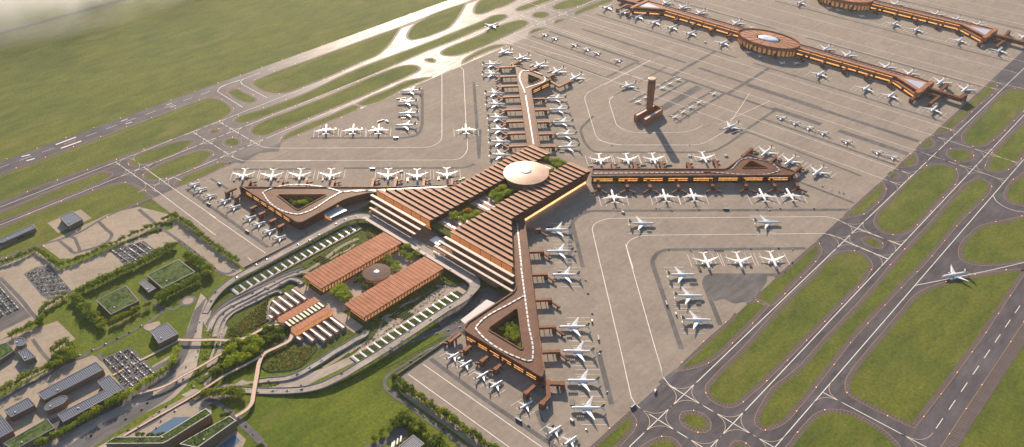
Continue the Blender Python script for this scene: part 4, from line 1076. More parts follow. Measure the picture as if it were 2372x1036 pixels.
# round hall
DC = (1.0, -6.0)
DR = empty('central_dome', (DC[0], DC[1], 0), 0, 'wide shallow copper disc roof with white centre light over the main hall', 'dome')
def disc(root, r, z, rise, oc, nseg=96, seams=0, rimmat='cu_roof', mat='cu_dome', ry=None, thick=3.0):
    ry = ry or r; k = ry/r
    prof = [(oc, z+rise), (oc+(r-oc)*.35, z+rise*.82), (oc+(r-oc)*.7, z+rise*.42), (r, z)]
    rings = [[(R_*math.cos(2*math.pi*i/nseg), R_*k*math.sin(2*math.pi*i/nseg), zz) for i in range(nseg)] for R_, zz in prof[::-1]]
    m = MB(); m.loft(rings, caps=False); m.build('dome_roof', MAT[mat], root)
    m = MB(); rr = [[(R_*math.cos(2*math.pi*i/nseg), R_*k*math.sin(2*math.pi*i/nseg), zz) for i in range(nseg)] for R_, zz in ((r*.93, z-thick), (r, z-thick*.55), (r, z))]
    m.loft(rr, caps=False); m.build('rim', MAT[rimmat], root)
    m = MB(); rings = [[(R_*math.cos(2*math.pi*i/48), R_*k*math.sin(2*math.pi*i/48), zz) for i in range(48)] for R_, zz in ((oc, z+rise-.2), (oc*.98, z+rise+.3), (oc*.5, z+rise+.5), (.4, z+rise+.8))]
    m.loft(rings, caps=True); m.build('oculus', MAT['oculus'], root)
MAT['oculus'] = simple('oculus_glass', (0.5, 0.58, 0.68, 1), 0.3, 0.1)
disc(DR, 57, 48, 5, 14)
m = MB(); m.loft([[(r_*math.cos(2*math.pi*i/64), r_*math.sin(2*math.pi*i/64), z) for i in range(64)] for r_, z in ((44, 12), (52, 45.5))], caps=False); m.build('drum', MAT['cu_wall2'] if 'cu_wall2' in MAT else MAT['timber'], DR)
for j in range(5):
    m = MB(); rz_ = 46+j*1.5; zz = 20+j*5; m.loft([[(r_*math.cos(2*math.pi*i/64), r_*math.sin(2*math.pi*i/64), z) for i in range(64)] for r_, z in ((rz_, zz), (rz_+1.6, zz+.2), (rz_+1.6, zz+1.1), (rz_, zz+1.2))], caps=False)
    m.build('ring_band', MAT['cu_rim'], DR)
# entrance canopies: white roofs stepping down over the drop-off
can = [(-303, -313, 40, 36), (-315, -321.5, 33, 30), (-331, -336.5, 29, 26), (-347, -352, 25, 22)]
for side in (-1, 1):
    for i, (va, vb, zt, zb) in enumerate(can[1:]):
        u0, u1 = ((-226+i*16, -30) if side < 0 else (36, 250+i*13))
        t = empty('entrance_canopy', ((u0+u1)/2, (va+vb)/2, 0), 0, '{} long white canopy from the hall on the {} half of the entrance front'.format(ORD[i], 'left' if side < 0 else 'right'), 'canopy', 'white canopies over the drop-off')
        m = MB(); L_ = u1-u0
        m.hexa([(-L_/2, (vb-va)/2, zt-1.2), (L_/2, (vb-va)/2, zt-1.2), (L_/2, (va-vb)/2, zt-1.2), (-L_/2, (va-vb)/2, zt-1.2)],
               [(-L_/2, (vb-va)/2, zt), (L_/2, (vb-va)/2, zt), (L_/2, (va-vb)/2, zt+.5), (-L_/2, (va-vb)/2, zt+.5)])
        m.build('roof', MAT['palecanopy'], t)
        m = MB(); m.box((0, (vb-va)/2-.8, zt-1.6), (L_, 1.0, 2.2)); m.box((0, (vb-va)/2+.9, zt-3.4), (L_, .5, 3.2)); m.build('fascia', MAT['cu_box'], t)
        for j in range(int(L_/14)):
            m = MB(); m.tube((-L_/2+7+14*j, 0, 12), (-L_/2+7+14*j, 0, zt-1), .45, n=6); m.build('column', MAT['cu_box'], t)
# ------------------------------------------------------------------ satellite concourses and tower
def satellite(vc, cx, label, first):
    """vc = v of the upper roof centre line"""
    root = empty('satellite_concourse', (cx, vc, 0), 0, label, 'concourse', 'satellite concourses')
    for s in (-1, 1):
        x0, x1 = 95*s, 430*s; x2 = 530*s
        up = ccw([(x0, -18), (x1, -18), (x2, -78), (x2+6*s, -70), (x2, 16), (x1, 20), (x0, 20)])
        lo = ccw([(x0, -27), (x1-6*s, -27), (x2-8*s, -86), (x2, -78), (x1, -17), (x0, -17)])
        m = MB(); rim = offset(up, -2.2)
        tri = ccw([(x1+22*s, -12), (x2-10*s, -52), (x2-14*s, 2)])
        m.flat(up, 24, 0, [rim]); m.walls(rim[::-1], 21.5, 24, 0); m.walls(up, 20, 24, 0); m.build('roof_rim', MAT['cu_rim3'], root)
        m = MB(); m.flat(rim, 21.5, 0, [tri]); m.build('roof', MAT['cu_sat'], root)
        m = MB(); m.flat(offset(tri, 0.3), 21.8, 0); m.build('glass_roof', MAT['glassroof'], root)
        m = MB(); m.strip([(x0, 8), (x1+20*s, 8)], 9, 21.7, 0); m.build('roof_channel', MAT['cu_dark'], root)
        m = MB(); m.strip([(x0, 7.5), (x1+18*s, 7.5)], 2.0, 22.6, 0); m.build('skylight', MAT['skyl'], root)
        m = MB(); m.walls(offset(up, -1.5), 0, 20, 0); m.build('wall', MAT['cu_wall'], root)
        m = MB(); m.prism(lo, 13.0, 15.2, 0, 0, bottom=True); m.build('terrace_roof', MAT['cu_satw'], root)
        m = MB(); m.walls(offset(lo, -1.2), 0, 13.0, 0); m.build('terrace_wall', MAT['cu_wall'], root)
        a, b = ((x0, -25.8), (x1-6*s, -25.8)) if s > 0 else ((x1-6*s, -25.8), (x0, -25.8))
        for p, q in split_run(a, b, 6, .14): lit_strip(root, p, q, 5.5, 10.2)
        c_, d_ = ((x1-5*s, -26), (x2-9*s, -84.3)) if s > 0 else ((x2-9*s, -84.3), (x1-5*s, -26))
        for p, q in split_run(c_, d_, 2, .2): lit_strip(root, p, q, 5.5, 10.2, out=1.0)
        for p, q in split_run((a[0], -16.5), (b[0], -16.5), 6, .05): lit_strip(root, p, q, 16, 18.4, out=.25)
        # the cross block closing the end
        m = MB(); a = Vector((x2, 20)); b = Vector((x2-12*s, -100))
        m.prism([(x2-8*s, 22), (x2+5*s, 22), (x2+1*s, -88), (x2-12*s, -88)], 8, 24.6, 0, bottom=True); m.build('end_block', MAT['cu_satw'], root)
    # fingers and arms
    n = 0
    for s in (-1, 1):
        for i in range(5):
            x = s*(135+i*73.5)
            if abs(x) > 440: continue
            finger((cx-500, vc-26), (cx+500, vc-26), [(cx+x, vc-56)], '%s boarding bridge %s of the oval hall, near side of %s' % (ORD[i], 'left' if s < 0 else 'right', first), 'boarding bridges below the '+first, tun=16, side=1, kinds=2)
            finger((cx-500, vc+20), (cx+500, vc+20), [(cx+x+20*s, vc+38)], '%s boarding bridge %s of the oval hall, far side of %s' % (ORD[i], 'left' if s < 0 else 'right', first), 'boarding bridges above the '+first, tun=10, side=1)
    for i, x in enumerate((-62, -22, 20, 62)):
        finger((cx-500, vc-60), (cx+500, vc-60), [(cx+x, vc-92)], '%s boarding bridge from the left under the round hall of the %s' % (ORD[i], first), 'boarding bridges under the round hall of the '+first, tun=9)
    for s, w_ in ((-1, 'left'), (1, 'right')):
        q = [(cx+524*s, vc-92), (cx+518*s, vc-118)]
        arm([(cx+526*s, vc-80), (cx+522*s, vc-118)], 8, 'boarding corridor running out below the %s end of the %s' % (w_, first), grp='end corridors of the concourses')
        arm([(cx+532*s, vc-40), (cx+576*s, vc-42), (cx+574*s, vc-108)], 8, 'hooked boarding corridor off the %s end of the %s' % (w_, first), grp='end corridors of the concourses')
        arm([(cx+534*s, vc-20), (cx+628*s, vc-26), (cx+632*s, vc+10)], 11, 'long walled corridor beyond the %s end of the %s' % (w_, first), z0=8, z1=20, grp='end corridors of the concourses')
        arm([(cx+540*s, vc-10), (cx+566*s, vc-8), (cx+562*s, vc+58)], 8, 'raised corridor on the far side of the %s end of the %s' % (w_, first), z0=8, z1=16, grp='end corridors of the concourses')
    H_ = empty('round_hall', (cx+2, vc-32, 0), 0, 'oval copper hall with finned walls and pale roof centre on the '+first, 'hall', 'oval halls of the concourses')
    rx, ry = 108, 64; z = 33
    def el(a, b, zz, n=96): return [(a*math.cos(2*math.pi*i/n), b*math.sin(2*math.pi*i/n), zz) for i in range(n)]
    m = MB(); m.loft([el(rx-5, ry-5, 0), el(rx-2, ry-2, 20), el(rx, ry, z+1.5)], caps=False, smooth=False); m.loft([el(rx, ry, z+1.5), el(rx-2, ry-2, z+1.5), el(rx-2, ry-2, z-2)], caps=False, smooth=False)
    w = m.build('wall', MAT['cu_satw'], H_)
    m = MB()
    for i in range(96):
        t = 2*math.pi*i/96; ca, sa = math.cos(t), math.sin(t)
        nx, ny = ca/rx, sa/ry; l = math.hypot(nx, ny); nx /= l; ny /= l; tx, ty = -ny*.6, nx*.6
        b0 = ((rx-4)*ca, (ry-4)*sa); b1 = (rx*ca, ry*sa)
        m.hexa([(b0[0]-tx, b0[1]-ty, 0), (b0[0]+tx, b0[1]+ty, 0), (b0[0]+tx-nx, b0[1]+ty-ny, 0), (b0[0]-tx-nx, b0[1]-ty-ny, 0)][::-1],
               [(b1[0]-tx+nx*2.4, b1[1]-ty+ny*2.4, z+3), (b1[0]+tx+nx*2.4, b1[1]+ty+ny*2.4, z+3), (b1[0]+tx, b1[1]+ty, z+3), (b1[0]-tx, b1[1]-ty, z+3)][::-1], 0)
    m.build('wall_fins', MAT['cu_satw'], H_)['kind'] = 'stuff'
    nr = 36
    for i in range(18):
        t0 = math.pi*(1.04+i*.92/18); t1 = math.pi*(1.04+(i+.62)*.92/18)
        m = MB(); pts = [((rx-3.0)*math.cos(t0+(t1-t0)*j/3), (ry-3.0)*math.sin(t0+(t1-t0)*j/3)) for j in range(4)]
        m.walls([(p[0]*1.016, p[1]*1.02) for p in pts], 5, 22, 0, closed=False); m.build('window', MAT['lithall'], H_)
    m = MB(); m.loft([el(rx-2, ry-2, z-2), el(rx*.7, ry*.7, z-1), el(42, 25, z)], caps=False); m.build('roof', MAT['cu_sat'], H_)
    m = MB()
    for i in range(16):
        t = 2*math.pi*i/16; p = (42*math.cos(t), 25*math.sin(t)); q = ((rx-3)*math.cos(t), (ry-3)*math.sin(t))
        m.tube((p[0], p[1], z+.3), (q[0], q[1], z-1.6), .5, n=4)
        m.build('roof_seam', MAT['cu_dark'], H_); m = MB()
    m = MB(); m.loft([el(36, 22, z-.2), el(35, 21.4, z+1.2), el(14, 8, z+1.6), el(2, 1, z+1.0)], caps=True); m.build('oculus', MAT['oculus'], H_)
    return root
MAT['cu_satw'] = copper('satellite_panels', (0.36, 0.155, 0.08), 0.55, 0.1)
MAT['cu_rim3'] = copper('satellite_rim', (0.32, 0.14, 0.08), 0.55, 0.05)
MAT['cu_sat'] = copper('satellite_roof', (0.42, 0.215, 0.14), 0.55, 0.0, seams=1, period=8)
MAT['lithall'] = litwin('lit_hall_wall', 0.3, 3.0, (1, .5, .2, 1))
satellite(1231, 0, 'copper-roofed middle concourse with oval central hall and glazed triangular ends', 'middle concourse')
satellite(1797, 0, 'copper-roofed farthest concourse cut by the top edge of the picture', 'farthest concourse')
# control tower
tb = U.one(1501, 268); tb = (tb[0], tb[1]+4)
TW = empty('control_tower', (tb[0], tb[1], 0), 0, 'tall round brown control tower on the apron, casting a long shadow', 'control tower')
def rg(r, z, n=40, lob=0.0): return [((r+lob*math.cos(10*2*math.pi*i/n*1.0))*math.cos(2*math.pi*i/n), (r+lob*math.cos(10*2*math.pi*i/n))*math.sin(2*math.pi*i/n), z) for i in range(n)]
m = MB(); m.loft([rg(8.6, 0, 80, .5), rg(9.6, 60, 80, .5), rg(10.8, 100, 80, .5), rg(11.4, 106, 80, .5)], caps=True, smooth=False); m.build('shaft', MAT['cu_tower'] if 'cu_tower' in MAT else MAT['timber2'] if 'timber2' in MAT else copper('tower_cladding', (.27, .12, .075), .55, .1), TW)
m = MB(); m.loft([rg(9.0, 106), rg(9.8, 111.5)], caps=True, smooth=False); m.build('cab_glazing', MAT['glassdark'], TW)
m = MB(); m.loft([rg(11.6, 111.5), rg(12.2, 113), rg(11.4, 116.5), rg(10.2, 117)], caps=True, smooth=False); m.build('cab_roof', simple('cab_roof_metal', (.42,.24,.17,1), .5, .2), TW)
for i in range(12):
    t = 2*math.pi*i/12; m = MB(); m.tube((9.4*math.cos(t), 9.4*math.sin(t), 106), (10.6*math.cos(t), 10.6*math.sin(t), 111.6), .35, n=4); m.build('mullion', MAT['cu_dark'], TW)
tc = crop(1440,150,4.144)
BL_ = empty('tower_base_building', (tb[0], tb[1], 0), 0, 'U-shaped brown building with flat pale roof around the foot of the tower', 'building')
outer = tc("118,510 300,380 400,425 235,560", 0)
ul = tc("118,478 298,382 402,415 400,445 225,530 203,512 330,430 300,418 150,500", 20)
L0 = lambda q: [(p[0]-tb[0], p[1]-tb[1]) for p in q]
legA = L0(tc("120,480 300,382 325,396 150,495", 20)); legB = L0(tc("205,515 380,420 400,428 230,535", 20)); legC = L0(tc("300,382 325,396 385,425 402,415", 20))
for i, lg in enumerate((legA, legB, legC)):
    o = ccw(lg); zt = 20-.05*i
    m = MB(); m.walls(offset(o, -.01-.2*i), 0, zt+1.2, 0); m.walls(offset(o, -1.2)[::-1], zt, zt+1.2, 0); m.flat(offset(o, -.01-.2*i), zt+1.2, 0, [offset(o, -1.2)]); m.build('wall', MAT['cu_satw'], BL_)
    m = MB(); m.flat(offset(o, -1.25), zt, 0); m.build('roof', simple('pale_roof_felt', (.5, .46, .46, 1), .5), BL_)
MAT['shelterwhite'] = simple('shelter_white_sheet', (.78, .75, .70, 1), .5)
MAT['cu_box2'] = simple('shelter_brown_metal', (.13, .062, .043, 1), .7, spec=.05)
MAT['creamglass'] = simple('cream_glass', (.72, .62, .38, 1), .3)
MAT['cu_smalldome'] = copper('small_dome_metal', (.13, .08, .062), .6, .0)
MAT['parapet2'] = simple('brown_concrete_wall', (.2, .16, .12, 1), .85, var=.15)
# ------------------------------------------------------------------ landside grounds
bd = MB(); pv = MB(); pd = MB(); rd = MB(); hw = MB(); gl = MB()
Z1 = .12
lawnm = MB()
# landside bounding sheet: planting, then paving and roads over it
lawnm.flat(ccw(U('573,625 905,870 1140,1036 1400,1220 -500,1350 -500,760 150,560 320,480 400,500')), .06)
lawnm.build('lawn', MAT['lawn'], kind='structure')
landpoly = [(-238, -672), (-238, -345), (266, -345), (266, -672)]
bd.flat(ccw([(-232, -330), (262, -330), (262, -640), (185, -640), (160, -700), (40, -800), (-30, -940), (-100, -880), (-180, -780), (-205, -700)]), .10)
bd.build('planting_bed', MAT['bed'], kind='stuff', label='mixed shrub planting between the terminal roads', cat='planting')
pv.flat([(-35, -640), (42, -640), (42, -380), (-35, -380)], .45)                       # plaza between the halls
pv.flat([(-100, -640), (110, -640), (110, -615), (-100, -615)], .43)
pv.flat([(-12, -735), (24, -735), (24, -636), (-12, -636)], .44)
pv.flat(c4("0,800 280,640 380,700 460,800 600,870 480,1000 330,980 460,890 400,760 250,740"), .46)
pv.build('plaza_paving', MAT['plaza'] if 'plaza' in MAT else concrete_mat('plaza_stone', (0.42, 0.34, 0.28), (3, 3), 0), kind='structure')
pd.flat([(-95, -735), (-20, -735), (-20, -638), (-95, -638)], .42); pd.flat([(30, -735), (95, -735), (95, -638), (30, -638)], .42)  # dark asphalt tone puts the shade between the shelters into the colour
pd.flat([(-238, -345), (-238, -480), (-228, -500), (-228, -345)], .3)
pd.flat([(205, -352), (266, -352), (266, -500), (232, -560), (205, -560)], .3)
pd.build('pavement_and_shelter_shade', MAT['road'], kind='structure')
# deck maker: elevated road with kerb walls and columns
MAT['parapet'] = simple('concrete_parapet', (0.30, 0.29, 0.30, 1), 0.8, var=.12)
MAT['soffit'] = simple('concrete_soffit', (0.2, 0.19, 0.18, 1), 0.9)
MAT['lane'] = simple('lane_marking', (0.7, 0.66, 0.6, 1), 0.8)
RD_PATHS = []
def deck(name, pts, w, z, label, cat='viaduct', thick=1.6, col=24, par=1.1, group=None, surf='highway', wall_to_ground=False, lanes=2, cars=True, step=6):
    """pts world; w width; z list of heights per point"""
    n = len(pts)
    zs = z if isinstance(z, (list, tuple)) else [z]*n
    ws = w if isinstance(w, (list, tuple)) else [w]*n
    P3 = []; sp = spline([(p[0], p[1]) for p in pts], None, False, step)
    # interpolate z and w by nearest position along
    acc = [0]
    for a, b in zip(pts, pts[1:]): acc.append(acc[-1]+math.hypot(b[0]-a[0], b[1]-a[1]))
    d = 0; zz = []; ww = []
    tot = sum(math.hypot(b[0]-a[0], b[1]-a[1]) for a, b in zip(sp, sp[1:])); k = acc[-1]/max(tot, 1e-6)
    for i, p in enumerate(sp):
        if i: d += math.hypot(p[0]-sp[i-1][0], p[1]-sp[i-1][1])
        s = d*k; j = 0
        while j < n-2 and s > acc[j+1]: j += 1
        t = max(0, min(1, (s-acc[j])/max(1e-6, acc[j+1]-acc[j])))
        t = t*t*(3-2*t)
        zz.append(zs[j]+(zs[j+1]-zs[j])*t); ww.append(ws[j]+(ws[j+1]-ws[j])*t)
    c0 = sp[0]
    root = empty(name, (c0[0], c0[1], 0), 0, label, cat, group)
    q = [(p[0]-c0[0], p[1]-c0[1]) for p in sp]
    m = MB(); m.strip(q, ww, zz, 0); m.build('road_surface', MAT[surf], root)
    L_, R_ = [], []
    for i in range(len(q)):
        a = Vector(q[max(0, i-1)]); b = Vector(q[min(len(q)-1, i+1)]); dd = (b-a).normalized(); nn = Vector((-dd.y, dd.x))
        L_.append((q[i][0]+nn.x*ww[i]/2, q[i][1]+nn.y*ww[i]/2, zz[i])); R_.append((q[i][0]-nn.x*ww[i]/2, q[i][1]-nn.y*ww[i]/2, zz[i]))
    for E_, sg in ((L_, 1), (R_, -1)):
        m = MB()
        for a, b in zip(E_, E_[1:]):
            A_ = Vector((a[0], a[1])); B_ = Vector((b[0], b[1]))
            if (B_-A_).length < 1e-4: continue
            dd = (B_-A_).normalized(); nn = Vector((-dd.y, dd.x))*sg*.5
            lo0 = 0.0 if wall_to_ground else a[2]-thick; lo1 = 0.0 if wall_to_ground else b[2]-thick
            o0 = (a[0]+nn.x, a[1]+nn.y); o1 = (b[0]+nn.x, b[1]+nn.y)
            vs = [(a[0], a[1], a[2]+par), (b[0], b[1], b[2]+par), (o1[0], o1[1], b[2]+par), (o0[0], o0[1], a[2]+par), (o0[0], o0[1], lo0), (o1[0], o1[1], lo1), (a[0], a[1], a[2]-.1), (b[0], b[1], b[2]-.1)]
            fs = [(0, 1, 2, 3), (3, 2, 5, 4), (0, 6, 7, 1)]
            if sg < 0: fs = [f[::-1] for f in fs]
            m.add(vs, fs, 0)
        m.build('parapet', MAT['parapet'], root)
    if not wall_to_ground:
        m = MB(); m.strip(q, [x+1 for x in ww], [x-thick for x in zz], 0)
        m.build('soffit', MAT['soffit'], root)
        i0 = 0
        for (x, y, a) in along(q, col, col/2):
            j = min(range(len(q)), key=lambda i: (q[i][0]-x)**2+(q[i][1]-y)**2)
            if zz[j] < 3.0: continue
            m = MB()
            m.tube((x-math.sin(a)*ww[j]*.28, y+math.cos(a)*ww[j]*.28, 0), (x-math.sin(a)*ww[j]*.28, y+math.cos(a)*ww[j]*.28, zz[j]-thick), .8, n=6)
            m.build('column', MAT['soffit'], root)
            m = MB(); m.tube((x+math.sin(a)*ww[j]*.28, y-math.cos(a)*ww[j]*.28, 0), (x+math.sin(a)*ww[j]*.28, y-math.cos(a)*ww[j]*.28, zz[j]-thick), .8, n=6)
            m.build('column', MAT['soffit'], root)
    if lanes > 1:
        for l in range(1, lanes):
            m = MB(); acc_ = 0
            off = (l/lanes-.5)
            for i in range(0, len(q)-1, 2):
                a = Vector(q[i]); b = Vector(q[i+1]); dd = (b-a).normalized(); nn = Vector((-dd.y, dd.x))
                a = a+nn*off*ww[i]; b = b+nn*off*ww[i]; hh = nn*.22
                m.add([(a.x-hh.x, a.y-hh.y, zz[i]+.06), (b.x-hh.x, b.y-hh.y, zz[i+1]+.06), (b.x+hh.x, b.y+hh.y, zz[i+1]+.06), (a.x+hh.x, a.y+hh.y, zz[i]+.06)], [(0, 1, 2, 3)], 0)
            m.build('lane_line', MAT['lane'], root)['kind'] = 'stuff'
    RD_PATHS.append((name, [(p[0], p[1], h) for p, h in zip(sp, zz)], ww, lanes))
    return root
def zpx(fn, s, zs):
    """world points from pixel points that each have their own height"""
    pts = [tuple(map(float, p.split(','))) for p in s.split()]
    return [fn.one(x, y, z) for (x, y), z in zip(pts, zs)]
# ring: left arm, front, right arm
ring = [(-213, -640), (-214, -560), (-214, -460), (-212, -405), (-196, -376), (-165, -366)]
deck('viaduct', [(-166, -812), (-181, -793), (-193, -776), (-204, -752), (-212, -715)]+ring, [12, 13, 14, 15, 16, 19, 19, 20, 22, 24, 27], [1.2, 3, 4.5, 6.5, 8.5, 9, 10, 11, 12, 12, 12],
     'long road viaduct curving up the left side of the landside to the entrance front', lanes=3)
deck('viaduct', [(-165, -366), (-60, -366), (60, -366), (165, -366)], 27, 12.0, 'straight entrance viaduct in front of the white canopies', lanes=4, cars=True)
deck('viaduct', [(165, -366), (190, -376), (203, -405), (203, -480), (203, -600), (200, -690), (194, -745), (184, -780), (166, -806), (140, -832), (105, -862), (70, -888)], [27, 22, 18, 16, 16, 16, 16, 16, 15, 15, 15, 15], [12, 12, 12, 11.5, 11, 10, 8, 6, 4, 2.6, 1.2, .9],
     'long road viaduct curving down the right side of the landside', lanes=3)
# pale footways and canopy on the entrance viaduct
def slab(name, pts, z0, z1, mat, label, cat):
    o = ccw(pts); c = o[0]; m = MB(); m.prism([(p[0]-c[0], p[1]-c[1]) for p in o], 0, z1-z0, 0, bottom=True)
    ob = m.build(name, mat); ob.location = (c[0], c[1], z0); return tag(ob, label, cat)
slab('footway', [(-188, -379), (180, -379), (180, -371), (-188, -371)], 12.05, 12.35, MAT['pinkpave'] if 'pinkpave' in MAT else simple('pale_pink_paving', (.62, .5, .43, 1), .8, var=.1), 'pale footway along the outer edge of the entrance viaduct', 'footway')
slab('median_canopy', [(-177, -358), (-35, -358), (-35, -355), (-177, -355)], 14.5, 15.3, MAT['palecanopy'], 'thin white canopy on the left half of the entrance viaduct', 'canopy')
slab('median_canopy', [(38, -358), (172, -358), (172, -355), (38, -355)], 14.5, 15.3, MAT['palecanopy'], 'thin white canopy on the right half of the entrance viaduct', 'canopy')
slab('forecourt_deck', [(-200, -352), (230, -352), (230, -300), (-200, -300)], 10.5, 11.4, concrete_mat('forecourt', (.3, .19, .13), (6, 6), 0), 'brown forecourt under the white canopies', 'forecourt')
# green gardens with glass strips beside the ring
def strip_garden(x0, x1, v0, v1, z, label, side):
    t = empty('roof_garden', ((x0+x1)/2, v0, 0), 0, label, 'roof garden', 'roof gardens beside the viaducts')
    cx_ = (x0+x1)/2
    m = MB(); m.prism([(x0-cx_, 0), (x1-cx_, 0), (x1-cx_, v1-v0), (x0-cx_, v1-v0)], 0, z, 0); m.build('base', MAT['pinkpave2'], t)
    n = int((v1-v0)/17.5)
    for i in range(n):
        y = (i+.3)*17.5
        m = MB(); m.box((0.5*side, y, z+.25), (x1-x0-5, 4.6, .5)); m.build('glass_strip', MAT['glassroof'], t)
        for j in range(3):
            m = MB(); r0 = y+4.2+j*3.9
            m.box((.8*side, r0, z+.8), ((x1-x0)*(.74-.1*((i*3+j) % 3)), 2.7, 1.6)); m.build('hedge_row', MAT['bed'], t)
MAT['pinkpave2'] = simple('garden_paving', (.38, .31, .26, 1), .85, var=.1)
strip_garden(-197, -166, -735, -398, 2.2, 'long strip garden with white glass bars inside the left viaduct', -1)
strip_garden(160, 194, -690, -395, 2.2, 'long strip garden with white glass bars inside the right viaduct', 1)
strip_garden(212, 232, -640, -420, 1.2, 'dark strip garden outside the right viaduct by the pier', 1) if False else None
# inner roads
SX = lambda fn, s, z: zpx(fn, s, z)
def road(mb, pts, w, z=.5, closed=False, step=6): mb.strip(spline(pts, None, False, step), w, z, 0)
deck('sunken_road', SX(c1, "1684,5 1400,110 1000,300 700,440 500,560 380,680 300,800 265,860", [0.6]*8), 9, .7, 'shaded road strip inside the left strip garden', cat='road', wall_to_ground=True, lanes=1, surf='road')
deck('approach_road', SX(c1, "1684,60 1500,120 1390,165 1100,310 840,450 640,545 480,640 370,750 320,850 270,960", [4, 4, 4, 4, 3.5, 3, 2.5, 2, 1.5, 1]), 11, [4, 4, 4, 4, 3.5, 3, 2.5, 2, 1.5, 1], 'inner approach road on the left, outermost of the curved lanes', cat='road', wall_to_ground=True, lanes=2)
deck('approach_road', SX(c1, "1684,240 1600,180 1500,165 1380,225 1190,330 1040,400 850,500 640,615 500,720 430,830 390,960 370,1036", [4]*4+[3.5, 3, 2.6, 2.2, 1.8, 1.4, 1, .8]), 10, [4]*4+[3.5, 3, 2.6, 2.2, 1.8, 1.4, 1, .8], 'middle curved approach road on the left with a tight bend by the bus roofs', cat='road', wall_to_ground=True, lanes=2)
deck('approach_road', SX(c1, "1380,380 1330,350 1200,390 1010,490 800,590 640,680 540,780 490,900 470,1036", [3, 3, 2.8, 2.4, 2, 1.6, 1.2, 1, .8]), 6.5, [3, 3, 2.8, 2.4, 2, 1.6, 1.2, 1, .8], 'narrow innermost approach road on the left', cat='road', wall_to_ground=True, lanes=2)
deck('approach_road', SX(c3, "1350,30 1340,80 1180,170 1040,260 880,350 700,470 520,580 330,690 150,750 -100,775 -300,800", [4, 4, 4, 4, 4, 3.5, 3, 2.4, 1.8, 1.2, .8]), 12, [4, 4, 4, 4, 4, 3.5, 3, 2.4, 1.8, 1.2, .8], 'curved double approach road below the bus roofs on the right', cat='road', wall_to_ground=True, lanes=3)
pth = MB()
def path(fn, s_, w, z): pth.strip(spline(fn(s_), None, False, 5), w, z, 0)
path(M, "930,650 1010,610 1110,590 1200,540 1300,470 1370,410 1460,350 1594,290", 9, .50)
path(M, "1060,610 1180,600 1290,520 1400,440 1500,395 1560,345", 5, .51)
path(c5, "-60,930 120,820 230,740 290,620 340,540 470,500 620,490 720,420 830,340 950,280 968,240 940,205 900,200", 7, .52)
path(c5, "300,570 420,500 560,400 700,340 790,250 850,215", 5, .53)
path(c5, "340,560 480,600 600,530", 14, .54)
path(c1, "1170,790 1165,680 1230,500 1260,470", 5, 2.9)
path(c3, "1340,60 1200,250 1100,330 900,480 700,600", 8, .50)
pth.build('path', MAT['pave'], kind='structure')
hr = MB()
for i in range(7):
    a = c5.one(450+i*28, 475+i*12); hr.box((a[0], a[1], 1.2), (2.2, 26, 2.0), 0)
for i in range(7):
    a = M.one(1215+i*22, 470+i*9); hr.box((a[0], a[1], 1.2), (2.2, 22, 2.0), 0)
ob_ = hr.build('hedge_row', MAT['bed'], kind='stuff', label='short parallel hedges by the inner drives', cat='hedges')
# highway sheets
hwm = MB()
PZ = [0]
def poly(mb, fn, s, z, sm=False):
    PZ[0] += 1; z += .006*(PZ[0] % 9); pts, fl = fn.sp(s); mb.flat(ccw(spline(pts, fl, True, 8)) if sm else ccw(pts), z)
poly(hwm, U, "477,690 490,722 478,760 470,800 455,850 425,905 380,938 300,985 170,1060 0,1150 -120,1100 0,1020 150,950 290,885 400,820 425,790 440,745 455,705 465,680", .30)
poly(hwm, U, "515,745 500,790 478,850 470,890 480,900 500,850 520,800 528,760", .31)
poly(hwm, U, "505,810 470,860 430,905 330,975 200,1036 100,1100 300,1060 420,985 480,940 560,905 740,880 830,860 850,830 790,850 740,870 640,895 520,890 470,905 440,900 520,840 545,800 550,770 530,770", .32)
poly(hwm, U, "560,885 640,905 745,903 800,880 850,845 880,815 900,800 960,760 1000,730 1060,690 1085,665 1060,640 1000,680 950,720 900,750 860,780 820,822 760,850 700,868 640,880", .33)
poly(hwm, U, "440,960 520,905 560,880 640,905 560,912 500,915 430,985 380,1036 330,1100 260,1100 340,1020", .34)
hwm.build('road', MAT['highway'], kind='structure')
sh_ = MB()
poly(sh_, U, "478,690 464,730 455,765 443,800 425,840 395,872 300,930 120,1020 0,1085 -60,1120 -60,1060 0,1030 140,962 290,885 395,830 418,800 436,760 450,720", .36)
poly(sh_, c6, '650,110 705,150 620,235 540,300 400,385 200,520 0,650 -400,900 -400,760 0,500 200,395 400,285 560,180', .40)  # shade over the lower highway lanes, painted as a dark sheet
sh_.build('hard_shoulder_and_lane_shade', MAT['road'], kind='structure')
# green medians
md = MB()
for s in ("470,745 497,790 505,760 478,850 462,880 440,902 436,890 455,850 465,800", "508,775 498,810 490,835 500,820 512,790", "470,852 430,895 400,925 440,905 468,878 490,850",
          "560,893 600,885 650,888 640,895 600,900 520,905 450,925 440,935 435,925 500,898", "300,975 350,950 420,915 430,920 380,945 320,985 200,1050 180,1060",
          "740,878 800,850 860,820 900,798 950,770 1010,745 1035,770 1010,790 900,850 820,885 760,893 700,900"):
    poly(md, U, s, .40)
md.build('median_planting', MAT['lawn'], kind='stuff', label='green medians and verges along the approach roads', cat='planting')
